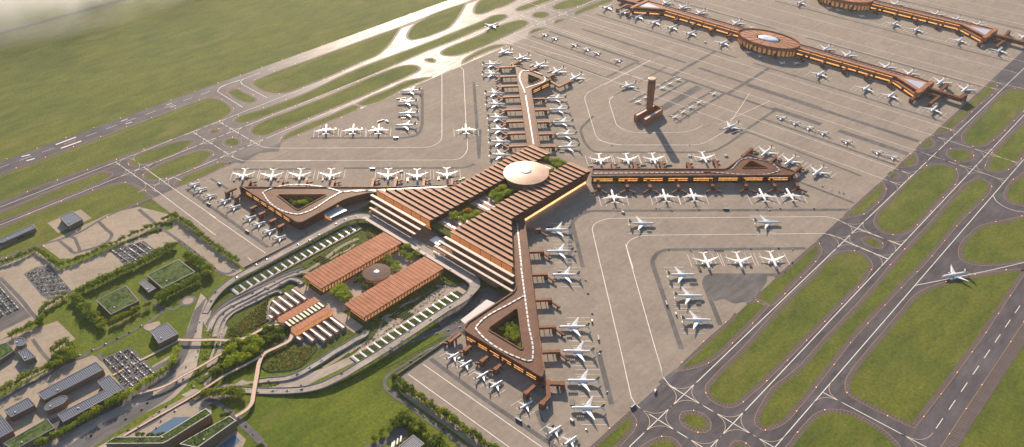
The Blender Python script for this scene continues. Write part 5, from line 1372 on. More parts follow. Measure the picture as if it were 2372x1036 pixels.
# landscape park in the middle, raised
def mound(name, fn, s, z, label, mat='bed'):
    PZ[0] += 1; z += .07*(PZ[0] % 7)
    pts, fl = fn.sp(s); o = ccw(spline(pts, fl, True, 6)); m = MB(); m.prism(o, 0, z, 0, 1); ob = m.build(name, [MAT[mat], MAT['parapet']]); return tag(ob, label, 'garden')
mound('park_garden', c2, "640,0 1150,0 1380,-80 1560,-10 1560,100 1450,200 1300,290 1160,400 1070,440 840,600 640,640 400,700 240,820 200,810 380,670 520,420 620,220 560,260 600,100", 2.0, 'raised wedge of shrubs and trees between the footbridges')
mound('park_garden', c2, "1180,420 1350,290 1500,260 1684,300 1800,270 1980,270 1900,400 1684,600 1500,640 1200,640 1150,600", 1.6, 'olive green planted slope right of the bent footbridge')
mound('park_garden', c1, "1160,480 1180,700 1170,790 1060,850 900,950 800,1036 600,1036 620,880 720,780 900,680 1080,560", 2.0, 'planted slope with red shrubs left of the bus roofs')
mound('park_garden', c5, "930,100 1000,10 1180,110 1200,170 1120,205 1020,190", 2.2, 'green triangle of planting by the upper right ramp corner')
mound('park_garden', N, "515,60 560,20 640,50 655,65 560,110 520,95", 2.2, 'green triangle of planting by the upper left ramp corner')
mound('park_garden', c5, "130,680 300,560 290,620 240,700 150,790", 1.6, 'narrow shrub bed at the lower corner of the right landside hall')
mound('park_garden', c5, "620,355 760,240 850,215 850,250 700,330", 1.4, 'small leaf-shaped bed beside the right landside hall')
# landside hall roofs
def land_hall(x0, x1, v0, v1, z, label, nstrip):
    cx_ = (x0+x1)/2; t = empty('landside_hall', (cx_, v0, 0), 0, label, 'hall', 'long landside halls'); W_ = x1-x0; L_ = v1-v0
    p = L_/nstrip
    m = MB()
    for i in range(nstrip):
        y0 = i*p+.15; y1 = (i+1)*p-1.5
        q = [(-W_/2, y0, z-.6), (W_/2, y0, z-.6), (W_/2, y1, z+.5), (-W_/2, y1, z+.5)]
        m.hexa([(a, b, c-.8) for a, b, c in q], q)
    m.build('roof_panel', MAT['cu_land'], t)['kind'] = 'stuff'
    m = MB(); m.prism([(-W_/2+1, .5), (W_/2-1, .5), (W_/2-1, L_-1), (-W_/2+1, L_-1)], z-4, z-2.2, 0, bottom=True); m.build('roof_deck', MAT['cu_dark'], t)
    m = MB(); m.walls([(-W_/2+7, 8), (W_/2-7, 8), (W_/2-7, L_-6), (-W_/2+7, L_-6)], 0, z-4, 0); m.build('glazing', MAT['lit3'], t)
    for sx in (-1, 1):
        m = MB(); n = int(L_/8)
        for j in range(n):
            y = (j+.5)*L_/n
            m.hexa([(sx*(W_/2-6)-.5, y-.5, 0), (sx*(W_/2-6)+.5, y-.5, 0), (sx*(W_/2-6)+.5, y+.5, 0), (sx*(W_/2-6)-.5, y+.5, 0)],
                   [(sx*(W_/2-.5)-.3, y-2.6, z-1.5), (sx*(W_/2-.5)+.3, y-2.6, z-1.5), (sx*(W_/2-.5)+.3, y+2.6, z-1.5), (sx*(W_/2-.5)-.3, y+2.6, z-1.5)])
        m.build('facade_fins', MAT['cu_land'], t)['kind'] = 'stuff'
    return t
land_hall(-97, -34, -612, -387, 19, 'long orange-ribbed landside hall left of the small dome', 24)
land_hall(43, 106, -610, -387, 19, 'long orange-ribbed landside hall right of the small dome', 24)
sdc = N.one(595, 380, 14)
SD = empty('small_dome', (sdc[0], sdc[1], 0), 0, 'small round brown disc roof with bright centre between the two landside halls', 'dome')
disc(SD, 31, 13.5, .8, 7, rimmat='cu_dark', mat='cu_smalldome', thick=2.4)
m = MB(); m.loft([[(r_*math.cos(2*math.pi*i/40), r_*math.sin(2*math.pi*i/40), z) for i in range(40)] for r_, z in ((26, 0), (28, 11.5))], caps=False, smooth=False); m.build('drum', MAT['lit3'], SD)
# ribbed entrance hall of the station: two copper strips and a glass strip
t = empty('station_hall', (3, -680, 0), 0, 'low twin copper-roofed hall with yellow glass strips between the bus roofs', 'hall')
for x0, x1, z in ((-30, -9, 12), (14, 34, 12)):
    m = MB(); n = 11
    for i in range(n):
        y0 = -45+i*8.4; q = [(x0-3, y0, z-.3), (x1-3, y0, z-.3), (x1-3, y0+7.6, z+.4), (x0-3, y0+7.6, z+.4)]
        m.hexa([(a, b, c-.7) for a, b, c in q], q)
    m.build('roof_panel', MAT['cu_land'], t)['kind'] = 'stuff'
    m = MB(); m.prism([(x0-2.5, -44), (x1-3.5, -44), (x1-3.5, 46), (x0-2.5, 46)], 0, z-1.5, 0, 0); m.build('wall', MAT['lit3'], t)
for i in range(10):
    m = MB(); y0 = -44+i*9.0; m.box((.5, y0+2.5, 13.6), (19, 4.6, .8)); m.build('glass_strip', MAT['creamglass'], t)
m = MB(); m.prism([(-12, -44), (11, -44), (11, 46), (-12, 46)], 0, 12.6, 0, 0); m.build('glass_deck', MAT['glassdark'], t)
# bus shelters: brown roof with a white half
def shelter(x0, x1, v, label, w=9.5):
    t = empty('bus_shelter', ((x0+x1)/2, v, 0), 0, label, 'bus shelter', 'bus shelters beside the station hall'); L_ = x1-x0
    m = MB(); m.hexa([(-L_/2, 0, 7.0), (L_/2, 0, 7.0), (L_/2, w/2, 6.2), (-L_/2, w/2, 6.2)], [(-L_/2, 0, 7.6), (L_/2, 0, 7.6), (L_/2, w/2, 6.8), (-L_/2, w/2, 6.8)]); m.build('brown_roof', MAT['cu_box2'], t)
    m = MB(); m.hexa([(-L_/2, -w*.38, 7.2), (L_/2, -w*.38, 7.2), (L_/2, 0, 7.1), (-L_/2, 0, 7.1)], [(-L_/2, -w*.38, 7.9), (L_/2, -w*.38, 7.9), (L_/2, 0, 7.8), (-L_/2, 0, 7.8)]); m.build('white_roof', MAT['shelterwhite'], t)
    for j in range(max(2, int(L_/11))):
        x = -L_/2+L_*(j+.5)/max(2, int(L_/11)); m = MB(); m.tube((x, .2, 0), (x, .2, 7), .35, n=5); m.build('column', MAT['dark'], t)
    m = MB(); m.box((L_/2-.4, .6, 3.4), (.8, w*.7, 6.2)); m.build('end_wall', MAT['cu_land'], t)
for i, (x0, x1, v) in enumerate(((-90, -42, -646), (-91, -42, -663), (-91, -42, -679), (-90, -42, -695), (-75, -43, -711), (-54, -43, -727))):
    shelter(x0, x1, v, '%s white and brown bus shelter from the top, left of the station hall' % ORD[i])
for i, (x0, x1, v) in enumerate(((44, 89, -646), (44, 90, -663), (44, 91, -679), (43, 91, -695), (42, 75, -711), (43, 54, -727))):
    shelter(x0, x1, v, '%s white and brown bus shelter from the top, right of the station hall' % ORD[i])
# footbridges
MAT['boards'] = simple('timber_decking', (.62, .43, .30, 1), .8, var=.15, vs=.6)
def fbridge(pts, zs, w, label):
    deck('footbridge', pts, w, zs, label, cat='footbridge', thick=.9, col=45, par=.45, surf='boards', lanes=1, group=None)
fbridge(SX(c2, "-120,172 0,178 400,172 810,168 900,140 1200,-10 1290,-40 1440,-60 1560,-30", [7]*9), 7, 6.5, 'pale timber footbridge crossing the left roads to the station hall')
fbridge(SX(c2, "-700,980 -300,860 0,690 250,555 520,390 730,270", [7]*6), 7, 5.5, 'straight pale footbridge slanting over the highway into the park')
fbridge(SX(c2, "1600,90 1560,180 1400,270 1160,400 1110,500 1070,700 1010,1036", [7]*7)+SX(c7, "500,230 455,290 330,372", [7]*3), 7, 7.0, 'bent pale footbridge running down from the station hall to the hotel roofs')
fbridge(SX(c2, "80,1036 350,860 620,690 840,580 1140,420", [7]*5)+[], 7, 4.5, 'thin pale footbridge joining the bent footbridge from lower left')
fbridge(SX(c6, "200,590 440,450 620,350 958,150", [1.6]*4), 1.6, 5.0, 'pale boardwalk along the near side of the highway')
fbridge(SX(L, "980,410 1180,300 1330,225 1550,110", [1.2]*4), 1.2, 5.0, 'pale boardwalk from the long solar buildings past the car park')
# retaining walls of the apron
def rwall(a, b, h, label, t_=1.5):
    d = Vector((b[0]-a[0], b[1]-a[1])); m = MB(); m.box((d.length/2, 0, h/2), (d.length, t_, h))
    o = m.build('retaining_wall', MAT['parapet2'] if 'parapet2' in MAT else MAT['cu_dark']); o.location = (a[0], a[1], 0); o.rotation_euler = (0, 0, math.atan2(d.y, d.x)); tag(o, label, 'wall', None)
rwall((-238, -672), (-238, -505), 4.5, 'low wall closing the left apron beside the viaduct'); rwall((266, -672), (266, -500), 4.5, 'low wall closing the right apron beside the service road')
rwall((-238, -505), (-262, -490), 4.5, 'short angled wall below the near-left pier')
# canopies beside pier roots
bx = b5("0,465 190,590 -40,700 -270,560", 9)
slab('glass_canopy', G("1175,485 1310,420 1395,475 1265,535", 12), 11.2, 12.2, MAT['glassroof'], 'square blue-grey glass roof below the near-left pier', 'canopy')
slab('glass_canopy', R("232,490 440,325 510,355 265,520", 12), 11.2, 12.2, MAT['glassroof2'] if 'glassroof2' in MAT else simple('grey_glass_roof', (.24, .25, .3, 1), .3), 'long grey glass roof above the near-right pier', 'canopy')
slab('canopy_wall', G("1180,500 1270,545 1265,548 1176,502", 4), 0, 11, MAT['lit3'], 'lit glazed wall under the square glass roof', 'glazed wall')
# ------------------------------------------------------------------ west side grounds, buildings
cg = MB(); cd = MB(); ca = MB()
PQ = [0]
def pol(mb, fn, s, z, r=0):
    PQ[0] += 1; z += .004*(PQ[0] % 13)
    p = ccw(fn(s)); mb.flat(rounded(p, r) if r else p, z)
pol(cg, F, "330,925 860,680 1110,620 1400,690 1100,860 850,940 600,1036 480,1036", .34)
pol(cg, K, "0,200 300,80 480,230 640,170 900,60 1160,-45 1300,-80 1400,-110 1727,130 1727,220 1500,30 1420,0 1280,90 1000,210 560,400 540,430 350,560 280,640 0,790", .35)
pol(cg, K, "270,700 460,635 605,780 420,900 350,1036 -200,1300 -600,1100 0,790 200,720", .36)
pol(cg, L, "-100,700 0,610 400,380 800,240 840,250 890,290 1100,560 700,760 480,870 0,1100 -300,1100", .37)
pol(cg, F, "380,750 645,640 735,712 465,830", .38); pol(cg, F, "-60,920 270,760 300,800 -60,990", .36)
pol(cg, K, "1150,670 1270,635 1290,660 1200,720 1150,700", .46, 6)
cg.flat(ellipse(*K.one(1505,475), 11, 11), .51)
pol(cg, G, "0,560 40,560 560,960 520,1000 430,1000 0,690", .36)
pol(cg, c8, "380,60 420,50 1400,760 1300,760 380,90 300,0", .36)
cg.build('yard_paving', MAT['pave'], kind='structure')
rds = MB(); ZQ = [0]
def rl(fn, s, w, z=.42, sm=True):
    p = fn(s); ZQ[0] += 1; rds.strip(spline(p, None, False, 8) if sm else p, w, z+.005*(ZQ[0] % 12))
rl(F, "1215,550 850,700 600,840 330,925 0,1040 -400,1230", 7); rl(F, "1110,640 1180,700 1250,760", 9)
rl(F, "790,740 850,800 895,850 870,890 640,980 600,990 560,960 460,880", 8); rl(F, "500,870 560,860 620,920 640,975", 7)
rl(G, "-120,600 40,710 180,815 300,910 370,970 440,985 500,960", 8)
rl(K, "1290,520 1400,540 1450,510", 5); rl(K, "0,290 80,370 190,490 260,580 310,625", 8); rl(K, "-100,330 0,480", 6)
rl(K, "600,930 750,870 900,800 1060,720 1200,640 1250,600 1290,570 1240,500 1180,470 1130,420", 6.5)
rl(L, "0,640 200,520 400,420 600,290 700,255 760,230", 7); rl(L, "870,220 860,250 920,290", 8); rl(K, "260,780 330,880 400,960", 7)
rl(c8, "170,0 300,110 420,190 600,320 700,400 850,500 1000,620 1150,720", 8); rl(c8, "335,545 200,600 60,670 -60,700", 14)
rl(Q, "940,90 800,180 600,290 480,370 380,430 320,490 330,560 420,600", 6.5); rl(N, "1290,810 1100,860 900,930 700,1010", 8)
rl(Q, "950,60 870,70 700,90 600,140 470,220 380,270 250,300 120,330", 7)
rl(c6, "300,560 450,480 640,350 760,300 880,280 958,290", 6, .44); rl(c7, "-100,210 60,200 180,260 290,340 400,450 520,570 640,690", 10, .44)
rl(c7, "330,372 480,520 600,640", 14, .43)
rds.flat(ellipse(*K.one(1505,475), 17, 17), .495); rds.flat(ellipse(*c8.one(330,530), 16, 14), .496)
rds.build('service_road', MAT['road'], kind='structure')
# apron service roads
ar = MB()
def al(fn, s, w, r=25): ZQ[0] += 1; ar.strip(fillet_line(fn(s), r), w, Z_ROAD-.10+.004*(ZQ[0] % 11))
al(I, "240,-100 140,0 175,100 240,172 1130,172 1250,110 1400,0", 8, 20); al(I, "1180,-0 1400,20 1942,230 2250,350", 8)
al(I, "60,1045 75,690 180,612 2350,602", 10, 30); al(Z, "895,-20 1040,560", 10); al(H, "1540,700 1620,1036", 9)
al(S, "545,760 330,130 400,58 1420,48", 10, 45); al(S, "820,590 700,290 730,235 1240,235", 10, 30); al(S, "390,1000 1180,400 1440,100", 8)
al(Y, "830,985 2072,982", 8); al(crop(820,380,8.471), "-200,85 2180,80 2372,0", 8); al(a1, "0,770 1300,770 1480,730 1530,600 1530,100", 9, 20)
al(a1, "2240,0 2310,1008", 9); al(H, "850,0 840,220", 8); al(a10, "60,200 380,430 1040,900", 9); al(a10, "350,70 560,200", 7)
al(Q, "690,320 1130,650 1500,900 2100,1300", 9); al(Q, "1550,740 1700,1060", 9)
for y, x0, x1, w_ in ((912, -570, -130, 12), (907, -80, 345, 12), (804, -255, 245, 12), (811, 240, 390, 20), (811, 443, 640, 20), (899, 100, 633, 16), (745, -660, -270, 8), (818, -640, -250, 12),
                      (1058, -620, -30, 9), (1058, 30, 640, 9), (1368, -600, -60, 9), (1368, 60, 640, 9), (732, 250, 640, 9), (1620, -200, 640, 9), (1940, 60, 640, 9), (650, -560, -260, 8), (487, 380, 640, 8)):
    ZQ[0] += 1; ar.strip([(x0, y), (x1, y)], w_, Z_ROAD-.05+.004*(ZQ[0] % 9))
for x, y0, y1, w_ in ((-110, 1060, 804, 12), (90, 1060, 804, 12), (250, 800, 640, 9), (-255, 804, 650, 9), (-95, 790, 560, 9), (-50, 800, 570, 9), (45, 800, 560, 9), (82, 800, 540, 9)):
    ZQ[0] += 1; ar.strip([(x, y0), (x, y1)], w_, Z_ROAD-.01+.004*(ZQ[0] % 8))
ar.strip([(0, 585), (0, 790)], 26, Z_ROAD+.03)
pol(ar, crop(1540,570,4.933), "500,340 900,330 1170,340 1170,400 1080,540 980,640 900,640 800,665 660,600 560,640 530,560 470,470 450,400", Z_ROAD-.05, 8)
pol(ar, Y, "830,860 1400,650 1600,560 1560,700 1240,720 980,900", Z_ROAD-.05)
ar.build('apron_road', MAT['road'], kind='structure')
# stand markings: lines beside each aircraft
sm_ = MB()
for (x, y, rz, kd, l_) in PLANES:
    if kd == 'T': continue
    hw_ = 36 if kd == 'W' else 20; hl = 36 if kd == 'W' else 20
    co, si = math.cos(rz), math.sin(rz)
    for s in (-1, 1):
        for f_ in ((1.0, .62) if kd == 'W' else (1.0,)):
            ox, oy = -si*hw_*s*f_*.95, co*hw_*s*f_*.95
            a = (x+ox-co*hl*.95, y+oy-si*hl*.95); b = (x+ox+co*hl*.35, y+oy+si*hl*.35)
            if -655 < a[0] < 640: sm_.strip([a, b], .8 if f_ == 1.0 else .6, Z_MK+.004*(s+1)+(.01 if f_ < 1 else 0))
sm_.build('stand_marking', MAT['white'], kind='structure')
# buildings
def solar():
    m = NM('solar_panel_roof'); s = m.sep(m.uvn())
    lx = m.lines(s[0], 3.4, .7); ly = m.lines(s[1], 3.4, .7)
    k = m.math('MULTIPLY', lx, ly); k2 = m.math('MAXIMUM', lx, ly)
    c = m.mix(k2, (.05, .065, .10, 1), (.16, .18, .22, 1)); c = m.mix(k, c, (.85, .85, .85, 1))
    m.color(c).rough(.3); return m.m
def greenroof():
    m = NM('green_roof_planting'); g = m.geo(); n1 = m.noise(g, .055, 6, .75, .6); n2 = m.noise(g, .45, 5, .75)
    c = m.ramp(n1, [(.36, (.02, .045, .01)), (.47, (.05, .085, .022)), (.54, (.12, .17, .06)), (.6, (.05, .08, .02)), (.68, (.15, .06, .03))])
    c = m.mix(1.0, c, m.ramp(n2, [(.3, (.55, .55, .55)), (.7, (1.4, 1.4, 1.4))]), 'MULTIPLY'); m.color(c).rough(.95).spec(.1); m.bump(n2, .7, 1); return m.m
def slats():
    m = NM('slatted_facade'); s = m.sep(m.uvn()); k = m.lines(s[1], 3.2, .9); k2 = m.lines(s[0], 2.4, .5)
    c = m.mix(k, (.25, .17, .12, 1), (.05, .04, .035, 1)); c = m.mix(k2, c, (.16, .11, .08, 1)); m.color(c).rough(.7); return m.m
MAT['solar'] = solar(); MAT['green'] = greenroof(); MAT['slats'] = slats(); MAT['rimw'] = simple('pale_roof_rim', (.55, .54, .53, 1), .5); MAT['rimg'] = simple('grey_roof_rim', (.16, .16, .17, 1), .5)
def bldg(fn, s, z, roof, label, rim=1.6, r=0, name='building', cat='building', rimm='rimg', smooth=False, rz=None):
    pts, fl = fn.sp(s, z); o = ccw(pts)
    if smooth: o = ccw(spline(pts, fl, True, 3))
    if r: o = rounded(o, r)
    c = (sum(p[0] for p in o)/len(o), sum(p[1] for p in o)/len(o)); q = [(p[0]-c[0], p[1]-c[1]) for p in o]
    t = empty(name, (c[0], c[1], 0), 0, label, cat)
    m = MB(); m.walls(offset(q, -1.0), 0, z-1.0, 0); m.build('wall', MAT['slats'], t)
    inn = offset(q, -rim)
    m = MB(); m.flat(q, z, 0, [inn]); m.walls(inn[::-1], z-.7, z, 0); m.walls(q, z-1.2, z, 0); m.flat(q, z-1.25, 0); m.build('roof_rim', MAT[rimm], t)
    m = MB(); k = len(m.v); m.flat(inn, z-.7, 0)
    if rz is None:
        e = Vector((q[1][0]-q[0][0], q[1][1]-q[0][1])).normalized()
    else: e = Vector((math.cos(rz), math.sin(rz)))
    for fi, f in enumerate(m.f): m.uv[fi] = [(m.v[i][0]*e.x+m.v[i][1]*e.y, -m.v[i][0]*e.y+m.v[i][1]*e.x) for i in f]
    m.build({'solar': 'solar_array', 'green': 'green_roof', 'pale': 'roof'}[roof], MAT['solar' if roof == 'solar' else 'green' if roof == 'green' else 'pave'], t)
    n = len(q)
    bx_, by_ = (q[1][0]+q[0][0])/2, (q[1][1]+q[0][1])/2
    m = MB(); m.box((q[0][0]*.5, q[0][1]*.5, z+.3), (3, 2.4, 2.0)); m.build('roof_plant', MAT['rimw'], t)
    d_ = offset(q, -.85)
    L2 = max(range(n), key=lambda i: (d_[(i+1) % n][0]-d_[i][0])**2+(d_[(i+1) % n][1]-d_[i][1])**2)
    a, b = d_[L2], d_[(L2+1) % n]
    m = MB(); a2_ = (a[0]*.6+b[0]*.4, a[1]*.6+b[1]*.4); b2_ = (a[0]*.4+b[0]*.6, a[1]*.4+b[1]*.6); m.walls([a2_, b2_], .2, 3.4, 0, closed=False); m.build('door', MAT['glassdark'], t)
    return t
bldg(K, "770,470 1010,348 1112,470 885,583", 11, 'green', 'green-roofed building on the left, nearer the car park')
bldg(K, "1172,268 1430,140 1562,240 1300,374", 11, 'green', 'larger green-roofed building nearest the tree corner')
bldg(K, "1108,325 1155,300 1247,372 1190,406", 9, 'solar', 'small solar-roofed block between the two green-roofed buildings')
bldg(K, "1198,712 1340,645 1427,735 1270,815", 13, 'solar', 'square solar-roofed building at the end of the left footbridge')
bldg(K, "-90,850 55,803 115,870 -60,985", 11, 'green', 'green-roofed building cut by the left edge')
bldg(K, "140,880 210,845 288,920 195,955", 13, 'solar', 'small solar-roofed block beside the round one')
bldg(K, "112,800 125,775 160,765 195,775 205,800 190,825 155,835 122,822", 13, 'solar', 'small round building with solar roof', smooth=True)
bldg(L, "320,565 835,290 905,357 385,625", 15, 'solar', 'long straight solar-roofed building by the car park')
bldg(L, "497,748 905,540 845,465 950,403 1080,528 548,818", 15, 'solar', 'L-shaped solar-roofed building beside the highway trees')
bldg(L, "30,715 245,600 308,665 95,775", 14, 'solar', 'short solar-roofed block left of the oval building')
bldg(L, "382,700 400,665 480,610 560,585 588,602 560,645 470,692 402,717", 13, 'solar', 'leaf-shaped solar-roofed building in the courtyard', smooth=True)
bldg(L, "-150,760 0,742 118,888 -60,985", 14, 'solar', 'solar-roofed building cut by the lower left edge')
bldg(L, "25,1005 410,785 478,867 120,1060", 14, 'green', 'green-roofed bar in the lower left corner')
bldg(F, "472,700 580,650 662,715 545,775", 13, 'solar', 'hangar with panelled roof on a concrete pad in the grass', name='hangar', cat='hangar', rimm='rimg')
bldg(F, "-60,905 5,872 262,757 290,785 20,905", 10, 'solar', 'long low hangar cut by the left edge', name='hangar', cat='hangar')
bldg(c8, "290,700 488,538 622,640 420,800", 10, 'solar', 'solar-roofed building at the bottom beside white bus roofs')
bldg(c6, "42,655 132,597 510,595 565,565 910,352 958,396 585,630 540,652", 22, 'green', 'long bent hotel wing with planted roof', rimm='rimw', rim=1.2, name='hotel_wing', cat='hotel')
bldg(c7, "-240,650 270,365 338,412 -60,690", 22, 'green', 'straight hotel wing with planted roof at the bottom edge', rimm='rimw', rim=1.2, name='hotel_wing', cat='hotel')
wt = MB(); 
def water_mat():
    m = NM('pool_water'); n = m.noise(m.geo(), .6, 3); m.color((.10, .17, .26, 1)).rough(.12); m.bump(n, .15, .3); return m.m
MAT['water'] = water_mat()
wt.flat(ccw(c6("420,575 450,545 640,430 800,425 880,380 560,590 500,600", .6)), .6); wt.build('pool', MAT['water'], kind='structure')
wt = MB(); wt.flat(ccw(c7("150,690 320,560 380,620 290,690 240,720", .6)), .6); wt.build('pool', MAT['water'], kind='structure')
pp_ = MB(); pp_.flat(ccw(c6("300,590 640,380 900,330 958,340 958,420 700,560 450,640")), .46); pp_.flat(ccw(c7("100,700 320,500 440,610 400,700")), .5); pp_.build('pool_terrace', MAT['pave'], kind='structure')
# car parks: dark bays
ck = MB()
pol(ck, K, "870,70 1150,-5 1250,70 1010,195", .45); pol(ck, K, "190,260 290,205 400,190 580,400 390,470 330,430", .45); pol(ck, K, "-100,290 0,320 250,600 0,725 -100,740", .45)
pol(ck, L, "880,265 1140,165 1385,400 1120,545", .48)
ck.build('car_park', MAT['road'], kind='structure')
# ------------------------------------------------------------------ trees
def leaf_mat(name, b):
    m = NM(name); oi = m.n('ShaderNodeObjectInfo').outputs['Random']; g = m.geo(); n1 = m.noise(g, .35, 3, .6)
    c = m.ramp(n1, [(.3, tuple(x*.6 for x in b)), (.7, tuple(x*1.45 for x in b))])
    c = m.mix(1.0, c, m.ramp(oi, [(0, (.75, .85, .8)), (.5, (1, 1, 1)), (1, (1.35, 1.15, .9))]), 'MULTIPLY')
    m.color(c).rough(.8).spec(.2)
    t = m.n('ShaderNodeBsdfTranslucent'); m.l(c, t.inputs[0]); x = m.n('ShaderNodeMixShader'); x.inputs[0].default_value = .3
    m.l(m.b.outputs[0], x.inputs[1]); m.l(t.outputs[0], x.inputs[2]); m.l(x.outputs[0], m.out.inputs[0]); return m.m
MAT['leafA'] = leaf_mat('leaves_olive', (.21, .27, .012)); MAT['leafB'] = leaf_mat('leaves_bright', (.32, .40, .015)); MAT['leafD'] = leaf_mat('leaves_deep', (.11, .16, .012)); MAT['leafY'] = leaf_mat('leaves_yellow', (.42, .26, .02))
MAT['bark'] = simple('bark', (.09, .065, .045, 1), .9)
def make_tree(r, h, leaf, seed, nl=420, lobes=7):
    rnd = random.Random(seed); t = empty('tree', (0, 0, 0))
    m = MB(); m.tube((0, 0, 0), (rnd.uniform(-.3, .3), rnd.uniform(-.3, .3), h*.55), .42, .22, 7)
    for i in range(4):
        a = rnd.uniform(0, 6.28); m.tube((0, 0, h*(.32+.06*i)), (math.cos(a)*r*.55, math.sin(a)*r*.55, h*.7), .17, .07, 5)
    m.build('trunk', MAT['bark'], t)
    m = MB(); L = []
    for i in range(lobes):
        a = 6.28*i/lobes+rnd.uniform(-.4, .4); d = r*rnd.uniform(.35, .68) if i else 0
        L.append((math.cos(a)*d, math.sin(a)*d, h*rnd.uniform(.55, .82), r*rnd.uniform(.36, .55)))
    for k in range(nl):
        cx_, cy_, cz_, cr_ = rnd.choice(L)
        v = Vector((rnd.gauss(0, 1), rnd.gauss(0, 1), rnd.gauss(0, 1)*.85+.15)).normalized(); rr = cr_*rnd.uniform(.72, 1.08)
        p = Vector((cx_, cy_, cz_))+v*rr; s = rnd.uniform(.45, .95)
        n = (v+Vector((rnd.uniform(-.7, .7), rnd.uniform(-.7, .7), rnd.uniform(-.4, .9)))).normalized(); u = n.orthogonal().normalized(); w = n.cross(u)
        an = rnd.uniform(0, 6.28); u, w = u*math.cos(an)+w*math.sin(an), w*math.cos(an)-u*math.sin(an)
        m.add([p+u*s, p+w*s*.7, p-u*s, p-w*s*.7], [(0, 1, 2, 3)])
    m.build('crown', leaf, t); fix_kids(t); return t
TP = {'A': [make_tree(5.2, 10, MAT['leafA'], 1), make_tree(6.0, 11.5, MAT['leafA'], 2, 480, 8)], 'B': [make_tree(6.5, 12, MAT['leafB'], 3, 520, 8), make_tree(5.4, 10, MAT['leafB'], 4)],
      'D': [make_tree(5.6, 9, MAT['leafD'], 5), make_tree(4.8, 8, MAT['leafA'], 6)], 'Y': [make_tree(6.2, 10, MAT['leafY'], 7)]}
tused = set(); tr = random.Random(5); TREES = []; GS = 1.5
def tree(x, y, kind, label, group, z=.3, s=1.0): TREES.append((x, y, kind, label, group, z, s))
def place_trees():
    TREES.sort(key=lambda t: ((t[0]-CAM.x)**2+(t[1]-CAM.y)**2+(CAM.z)**2)/(t[6]*t[6])/(1 if t[5] < 2.5 else 4.0))
    far = [MB() for _ in range(5)]; keys = ['A', 'B', 'D', 'Y']
    for n, (x, y, kind, label, group, z, s) in enumerate(TREES):
        i = tr.randrange(len(TP[kind])); p = TP[kind][i]; sc = GS*s*tr.uniform(.82, 1.15); rz = tr.uniform(0, 6.28)
        if n < 296:
            if (kind, i) not in tused: tused.add((kind, i)); o = p; o.location = (x, y, z); o['label'] = label; o['group'] = group
            else: o = copy_tree(p, loc=(x, y, z), rz=rz, label=label, group=group)
            o.rotation_euler = (0, 0, rz); o.scale = (sc, sc, sc*tr.uniform(.9, 1.1)); o['category'] = 'tree'
        else:
            co, si = math.cos(rz)*sc, math.sin(rz)*sc
            for ch in KIDS[p.name]:
                mi = 4 if ch.name.startswith('trunk') else keys.index(kind)
                me = ch.data; vs = [(x+v.co.x*co-v.co.y*si, y+v.co.x*si+v.co.y*co, z+v.co.z*sc) for v in me.vertices]
                far[mi].add(vs, [tuple(f.vertices) for f in me.polygons], 0)
    al = MB()
    for mi, f in enumerate(far):
        b = len(al.v); al.v += f.v; al.f += [[i+b for i in q] for q in f.f]; al.m += [mi]*len(f.f)
    if al.v: al.build('tree_belt', [MAT['leafA'], MAT['leafB'], MAT['leafD'], MAT['leafY'], MAT['bark']], kind='stuff', label='farther trees of the hedges and belts around the car parks', cat='trees')
    for ks in TP:
        for i, p in enumerate(TP[ks]):
            if (ks, i) not in tused:
                for c in KIDS[p.name]: bpy.data.objects.remove(c)
                bpy.data.objects.remove(p)
def trow(fn, s, step, kind, label, s_=1.0, jit=1.5, rows=1, z=.3):
    q = fn(s, 6)
    for k, (x, y, a) in enumerate(along(q, step*1.2, step/2)):
        for r_ in range(rows):
            o = (r_-(rows-1)/2)*7.5
            tree(x-math.sin(a)*o+tr.uniform(-jit, jit), y+math.cos(a)*o+tr.uniform(-jit, jit), kind if tr.random() < .8 else 'A', label, label+' row', z, s_)
def tpts(fn, s, kind, label, s_=1.0, z=.3, each=True):
    q = fn(s, z+7)
    for k, (x, y) in enumerate(q): tree(x, y, kind, (ORD[k]+' from the left-hand start of: '+label) if False else label, label+' group', z, s_)
trow(K, "0,165 100,140 290,52", 8.5, 'A', 'olive tree in the hedge line left of the far car park', .8)
trow(K, "300,60 380,120 470,190", 8.5, 'A', 'olive tree in the short hedge between two car parks', .8)
trow(K, "490,185 600,145 750,80 900,15 1050,-55 1230,-130 1300,-145", 9.0, 'A', 'olive tree in the long hedge below the concrete yards', .8)
trow(F, "1290,725 1400,685", 8.5, 'A', 'olive tree at the top corner of the hedge', .8)
trow(G, "10,505 160,610 270,700 400,800 530,885", 9.5, 'A', 'olive tree in the hedge along the left apron', .85)
trow(K, "1410,20 1270,95 1130,170 980,235 850,295 720,355 600,410", 8.5, 'A', 'tree in the dense belt above the green-roofed buildings', .95, 2.2, 2)
trow(K, "540,420 440,470 360,520 330,570 340,620 230,680 150,715 60,760", 8.5, 'A', 'tree in the belt left of the green-roofed buildings', .9, 2, 1)
trow(K, "580,440 640,480 700,560 760,620 830,670", 8.0, 'A', 'tree in the belt in front of the nearer green-roofed building', .95, 2, 2)
trow(K, "880,650 960,610 1050,570 1130,520 1210,500", 8.5, 'A', 'tree below the nearer green-roofed building', .95, 2)
trow(K, "1270,470 1350,410 1440,370 1520,325 1600,290", 8.5, 'A', 'tree below the larger green-roofed building', .95, 2.2, 2)
trow(K, "1480,110 1560,150 1640,195 1680,245 1650,275", 8.5, 'A', 'tree right of the larger green-roofed building', 1.0, 2.2, 2)
tpts(K, "430,870 470,830 520,810 560,820 590,860 570,900 520,880 480,900 450,930 500,940 550,940 590,920 440,990 480,975", 'A', 'tree in the round clump on the lawn corner', 1.05)
trow(L, "-30,570 20,545 100,500 200,440 300,390 400,350 430,320", 8.5, 'A', 'tree in the hedge above the solar-roofed buildings', .95, 1.5)
